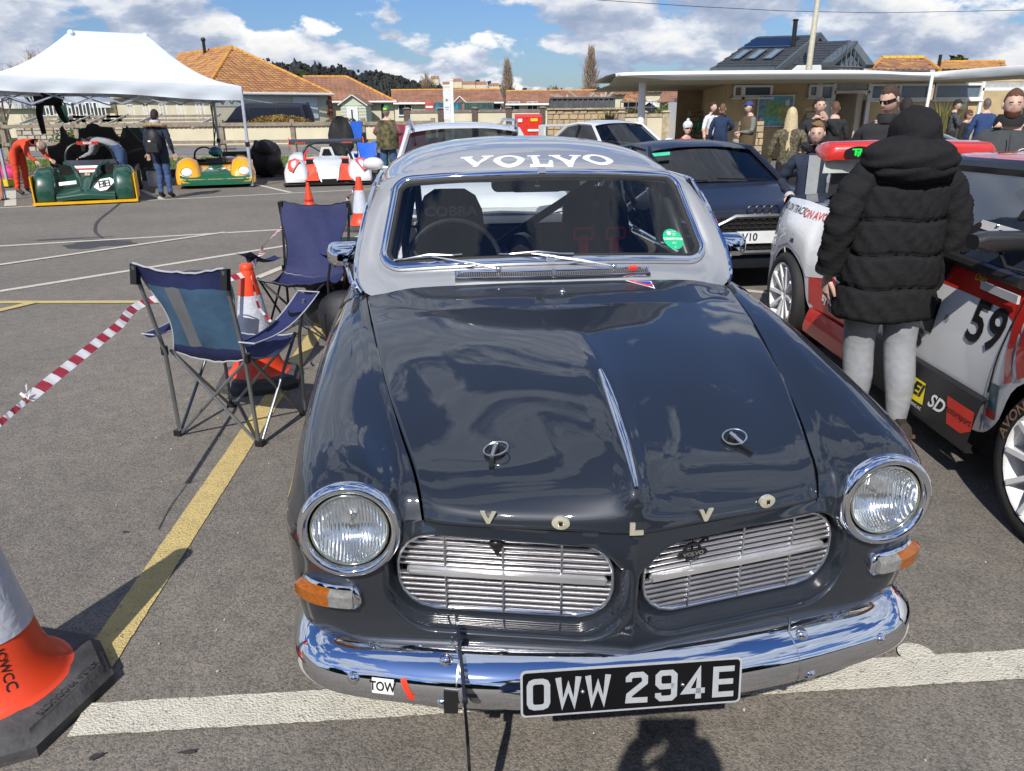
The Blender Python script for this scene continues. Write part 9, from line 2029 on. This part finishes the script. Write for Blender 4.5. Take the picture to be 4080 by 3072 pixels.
# --- hooded person in the quilted coat, seen from behind
CY = 3.72; cxp = at(1925, 550, CY).x
CT_ = thing('person', 'hooded person in black quilted coat and grey joggers walking away between the two cars', 'person', (cxp, CY, 0), R(184))
COAT = mat('coat_black', (.017, .0165, .018), .9, var=.14, vscale=30, bump=.7, bscale=22, spec=.15)
def Z(py): return at(1925, py, CY - .12).z
seam = [Z(v) for v in (697, 624, 552, 477, 402, 360)]
def wid(z): return float(np.interp(z, [seam[0], seam[1], seam[3], seam[4], seam[4] + .12], [.235, .228, .215, .205, .175]))
def crinkle(a, z): return .0045 * sin(a * 13 + z * 60) + .004 * sin(a * 29 - z * 40) + .003 * sin(a * 47 + z * 90)
rings = []; zz = []
for i in range(len(seam) - 1):
 for q in np.linspace(0, 1, 12, endpoint=False): zz.append((seam[i] + (seam[i + 1] - seam[i]) * q, q))
zz.append((seam[-1], 0))
for z, q in zz:
 puff = .014 * (sin(pi * q) ** .35 if q > 0 else -.75); w = wid(z); rings.append([((w + puff) * cos(a) + crinkle(a, z) * (1 - .5 * abs(2 * q - 1)) + .003 * sin(a * 61 + i_), (w * .68 + puff + crinkle(a + 1, z)) * sin(a) + .010 * sin(3 * a), z + .006 * sin(a * 4 + z * 9)) for i_, a in enumerate(np.linspace(0, 2 * pi, 73)[:-1])])
rings = [[(x * .93, y * .93, z + .012) for x, y, z in rings[0]]] + rings + [[(x * .62, y * .62, seam[-1] + .05) for x, y, z in rings[-1]]]
mb = MB(); mb.loft(rings, True, False); mb.build('coat', COAT, CT_, 180)
def sleeve(s, pts, r):
 P_ = cr1(np.array(pts, float), 22); R_ = []; N = len(P_)
 for i in range(N): q = i / (N - 1); rr3 = r[0] + (r[1] - r[0]) * q; R_.append(rr3 * (1 + .10 * (abs(sin(q * pi * 5.0)) ** .35) - .06) + .002 * sin(i * 2.7))
 mb = MB(); mb.tube([tuple(p) for p in P_], R_, 26); V = []
 for v in mb.v: V.append((v[0] + .004 * sin(v[2] * 70 + v[1] * 30), v[1] + .004 * sin(v[2] * 55 + v[0] * 60), v[2]))
 mb.v = V; return mb.build('sleeve', COAT, CT_, 180)
shz = Z(395); Zw = Z(655); Zw2 = Z(622)
sleeve(-1, [(-.15, .0, shz + .03), (-.235, .01, shz - .06), (-.285, .02, (shz + Zw) / 2 + .05), (-.285, -.03, Zw + .05)], (.088, .068))
sleeve(1, [(.15, 0, shz + .03), (.235, .01, shz - .06), (.275, .01, (shz + Zw2) / 2 + .05), (.27, -.06, Zw2 + .05)], (.088, .066))
def squash(c, r, n, m_, seamx=0, name='hood', d=0.0):
 mb = MB(); V = []; mb.ball((0, 0, 0), (1, 1, 1), n, m_)
 for x, y, z in mb.v:
  pf_ = 1 + .035 * abs(sin(x * 3.2 + d)) ** .5 + .03 * sin(z * 8 + x * 5) * (1 - z * z) + .015 * sin(x * 17 + z * 13 + y * 7); V.append((c[0] + r[0] * x * pf_, c[1] + r[1] * y * pf_, c[2] + r[2] * z * (1 + .02 * sin(x * 9))))
 mb.v = V; return mb.build(name, COAT, CT_, 180)
HZ = Z(228); squash((-.02, .0, HZ - .135), (.108, .130, .136), 40, 28);
hz2 = Z(352); squash((.015, .045, hz2 + .015), (.215, .165, .105), 48, 30, name='hood_roll', d=.6)
squash((.01, .10, hz2 - .03), (.185, .10, .075), 40, 20, name='hood_roll', d=1.2)
JOG = cl('jogger_grey', (.25, .26, .28), b=.6, bs=18, v=.08, s=30)
def leg_(s, hip, kn, an, far_):
 pts = [hip, (hip[0] * .6 + kn[0] * .4, hip[1] * .6 + kn[1] * .4, hip[2] * .6 + kn[2] * .4), kn, (kn[0] * .5 + an[0] * .5, kn[1] * .5 + an[1] * .5 + .015, kn[2] * .5 + an[2] * .5), an]
 P_ = cr1(np.array(pts, float), 20); N = len(P_); R_ = []
 for i in range(N): q = i / (N - 1); R_.append(float(np.interp(q, [0, .3, .5, .72, .93, 1], [.105, .092, .075, .072, .054, .044])))
 mb = MB(); mb.tube([tuple(p) for p in P_], R_, 24); V = []
 for j, v in enumerate(mb.v):
  a = 2 * pi * (j % 24) / 24; z = v[2]; w_ = (.005 * sin(z * 58 + 2.2 * sin(a + s) + s) + .004 * sin(z * 97 + 3 * cos(a * 2))) * min(1, max(.25, (.62 - z) * 4)) + .004 * sin(a * 3 + z * 9)
  V.append((v[0] + w_ * cos(a), v[1] + w_ * sin(a), z))
 mb.v = V; return mb
b1 = leg_(-1, (-.085, 0, .92), (-.10, .03, .50), (-.095, .12, .12), 0); b2_ = leg_(1, (.085, 0, .92), (.075, -.04, .50), (.06, -.02, .10), 0)
mb = MB(); mb.add(b1.v, b1.f); mb.add(b2_.v, b2_.f); mb.ball((0, 0, .93), (.19, .13, .14), 24, 14); bb = len(mb.f)
head_geo(mb, Matrix.Translation((-.02, -.02, HZ - .15)) @ Matrix.Rotation(R(0), 4, 'Z'), .95); mb.tube([(0, 0, shz - .05), (-.015, 0, HZ - .2)], [.07, .055], 12)
nb2 = len(mb.f); mb.m = [0] * bb + [1] * (nb2 - bb); hand_geo(mb, (-.285, -.035, Zw + .03), (.02, -.25, -1), (-1, 0, 0), 1.0, .7, -1, 1); hand_geo(mb, (.27, -.065, Zw2 + .03), (-.05, -.25, -1), (1, 0, 0), 1.0, .6, 1, 1)
mb.tube([(0, 0, .9), (0, 0, 1.3)], [.09, .09], 16, mi=0)
mb.build('body', [JOG, SKIN], CT_, 60)
for x, y, z, t in ((.06, -.04, .05, 0), (-.095, .13, .07, .5)):
 mb = MB(); M = Matrix.Translation((x, y, z)) @ Matrix.Rotation(t, 4, 'X'); mb.loft([[(a * w, yy, zz2) for a, zz2 in ((-1, -.05), (1, -.05), (1, h1), (.5, h2), (-.5, h2), (-1, h1))] for yy, w, h1, h2 in ((.09, .03, -.0, .02), (.05, .042, .02, .06), (-.03, .045, .01, .05), (-.12, .045, -.01, .01), (-.18, .030, -.03, -.02))], True, True, 0, M); sh_ = mb.build('shoe', mat('shoe_black_brown', (.03, .022, .018), .5), CT_, 40)
 mb = MB(); mb.box((0, -.045, -.047), (.094, .26, .02)); k2 = MB(); k2.add(mb.v, mb.f, 0, M); k2.build('sole', mat('sole_brown', (.08, .035, .025), .7), sh_, 0)
# --- the person taking the photograph
PH, HM, J, k = person('photographer in dark jacket holding a phone up with both hands, casting the near shadow', (-.02, -.30, 0), R(180), 1.86, GRC, JEAN, hair=(.06, .04, .03), girth=1.15, hem=.82,
 pose={'elL': (-.22, -.10, 1.25), 'wrL': (-.115, -.20, 1.50), 'elR': (.22, -.10, 1.27), 'wrR': (.105, -.20, 1.50)}, hands=(.9, .9))
mb = MB(); mb.box((-.012, -.030, 1.668), (.165, .009, .080)); ph_ = mb.build('phone', BLK, None, 0); tag(ph_, 'black phone held sideways in the photographer\'s hands', 'phone')
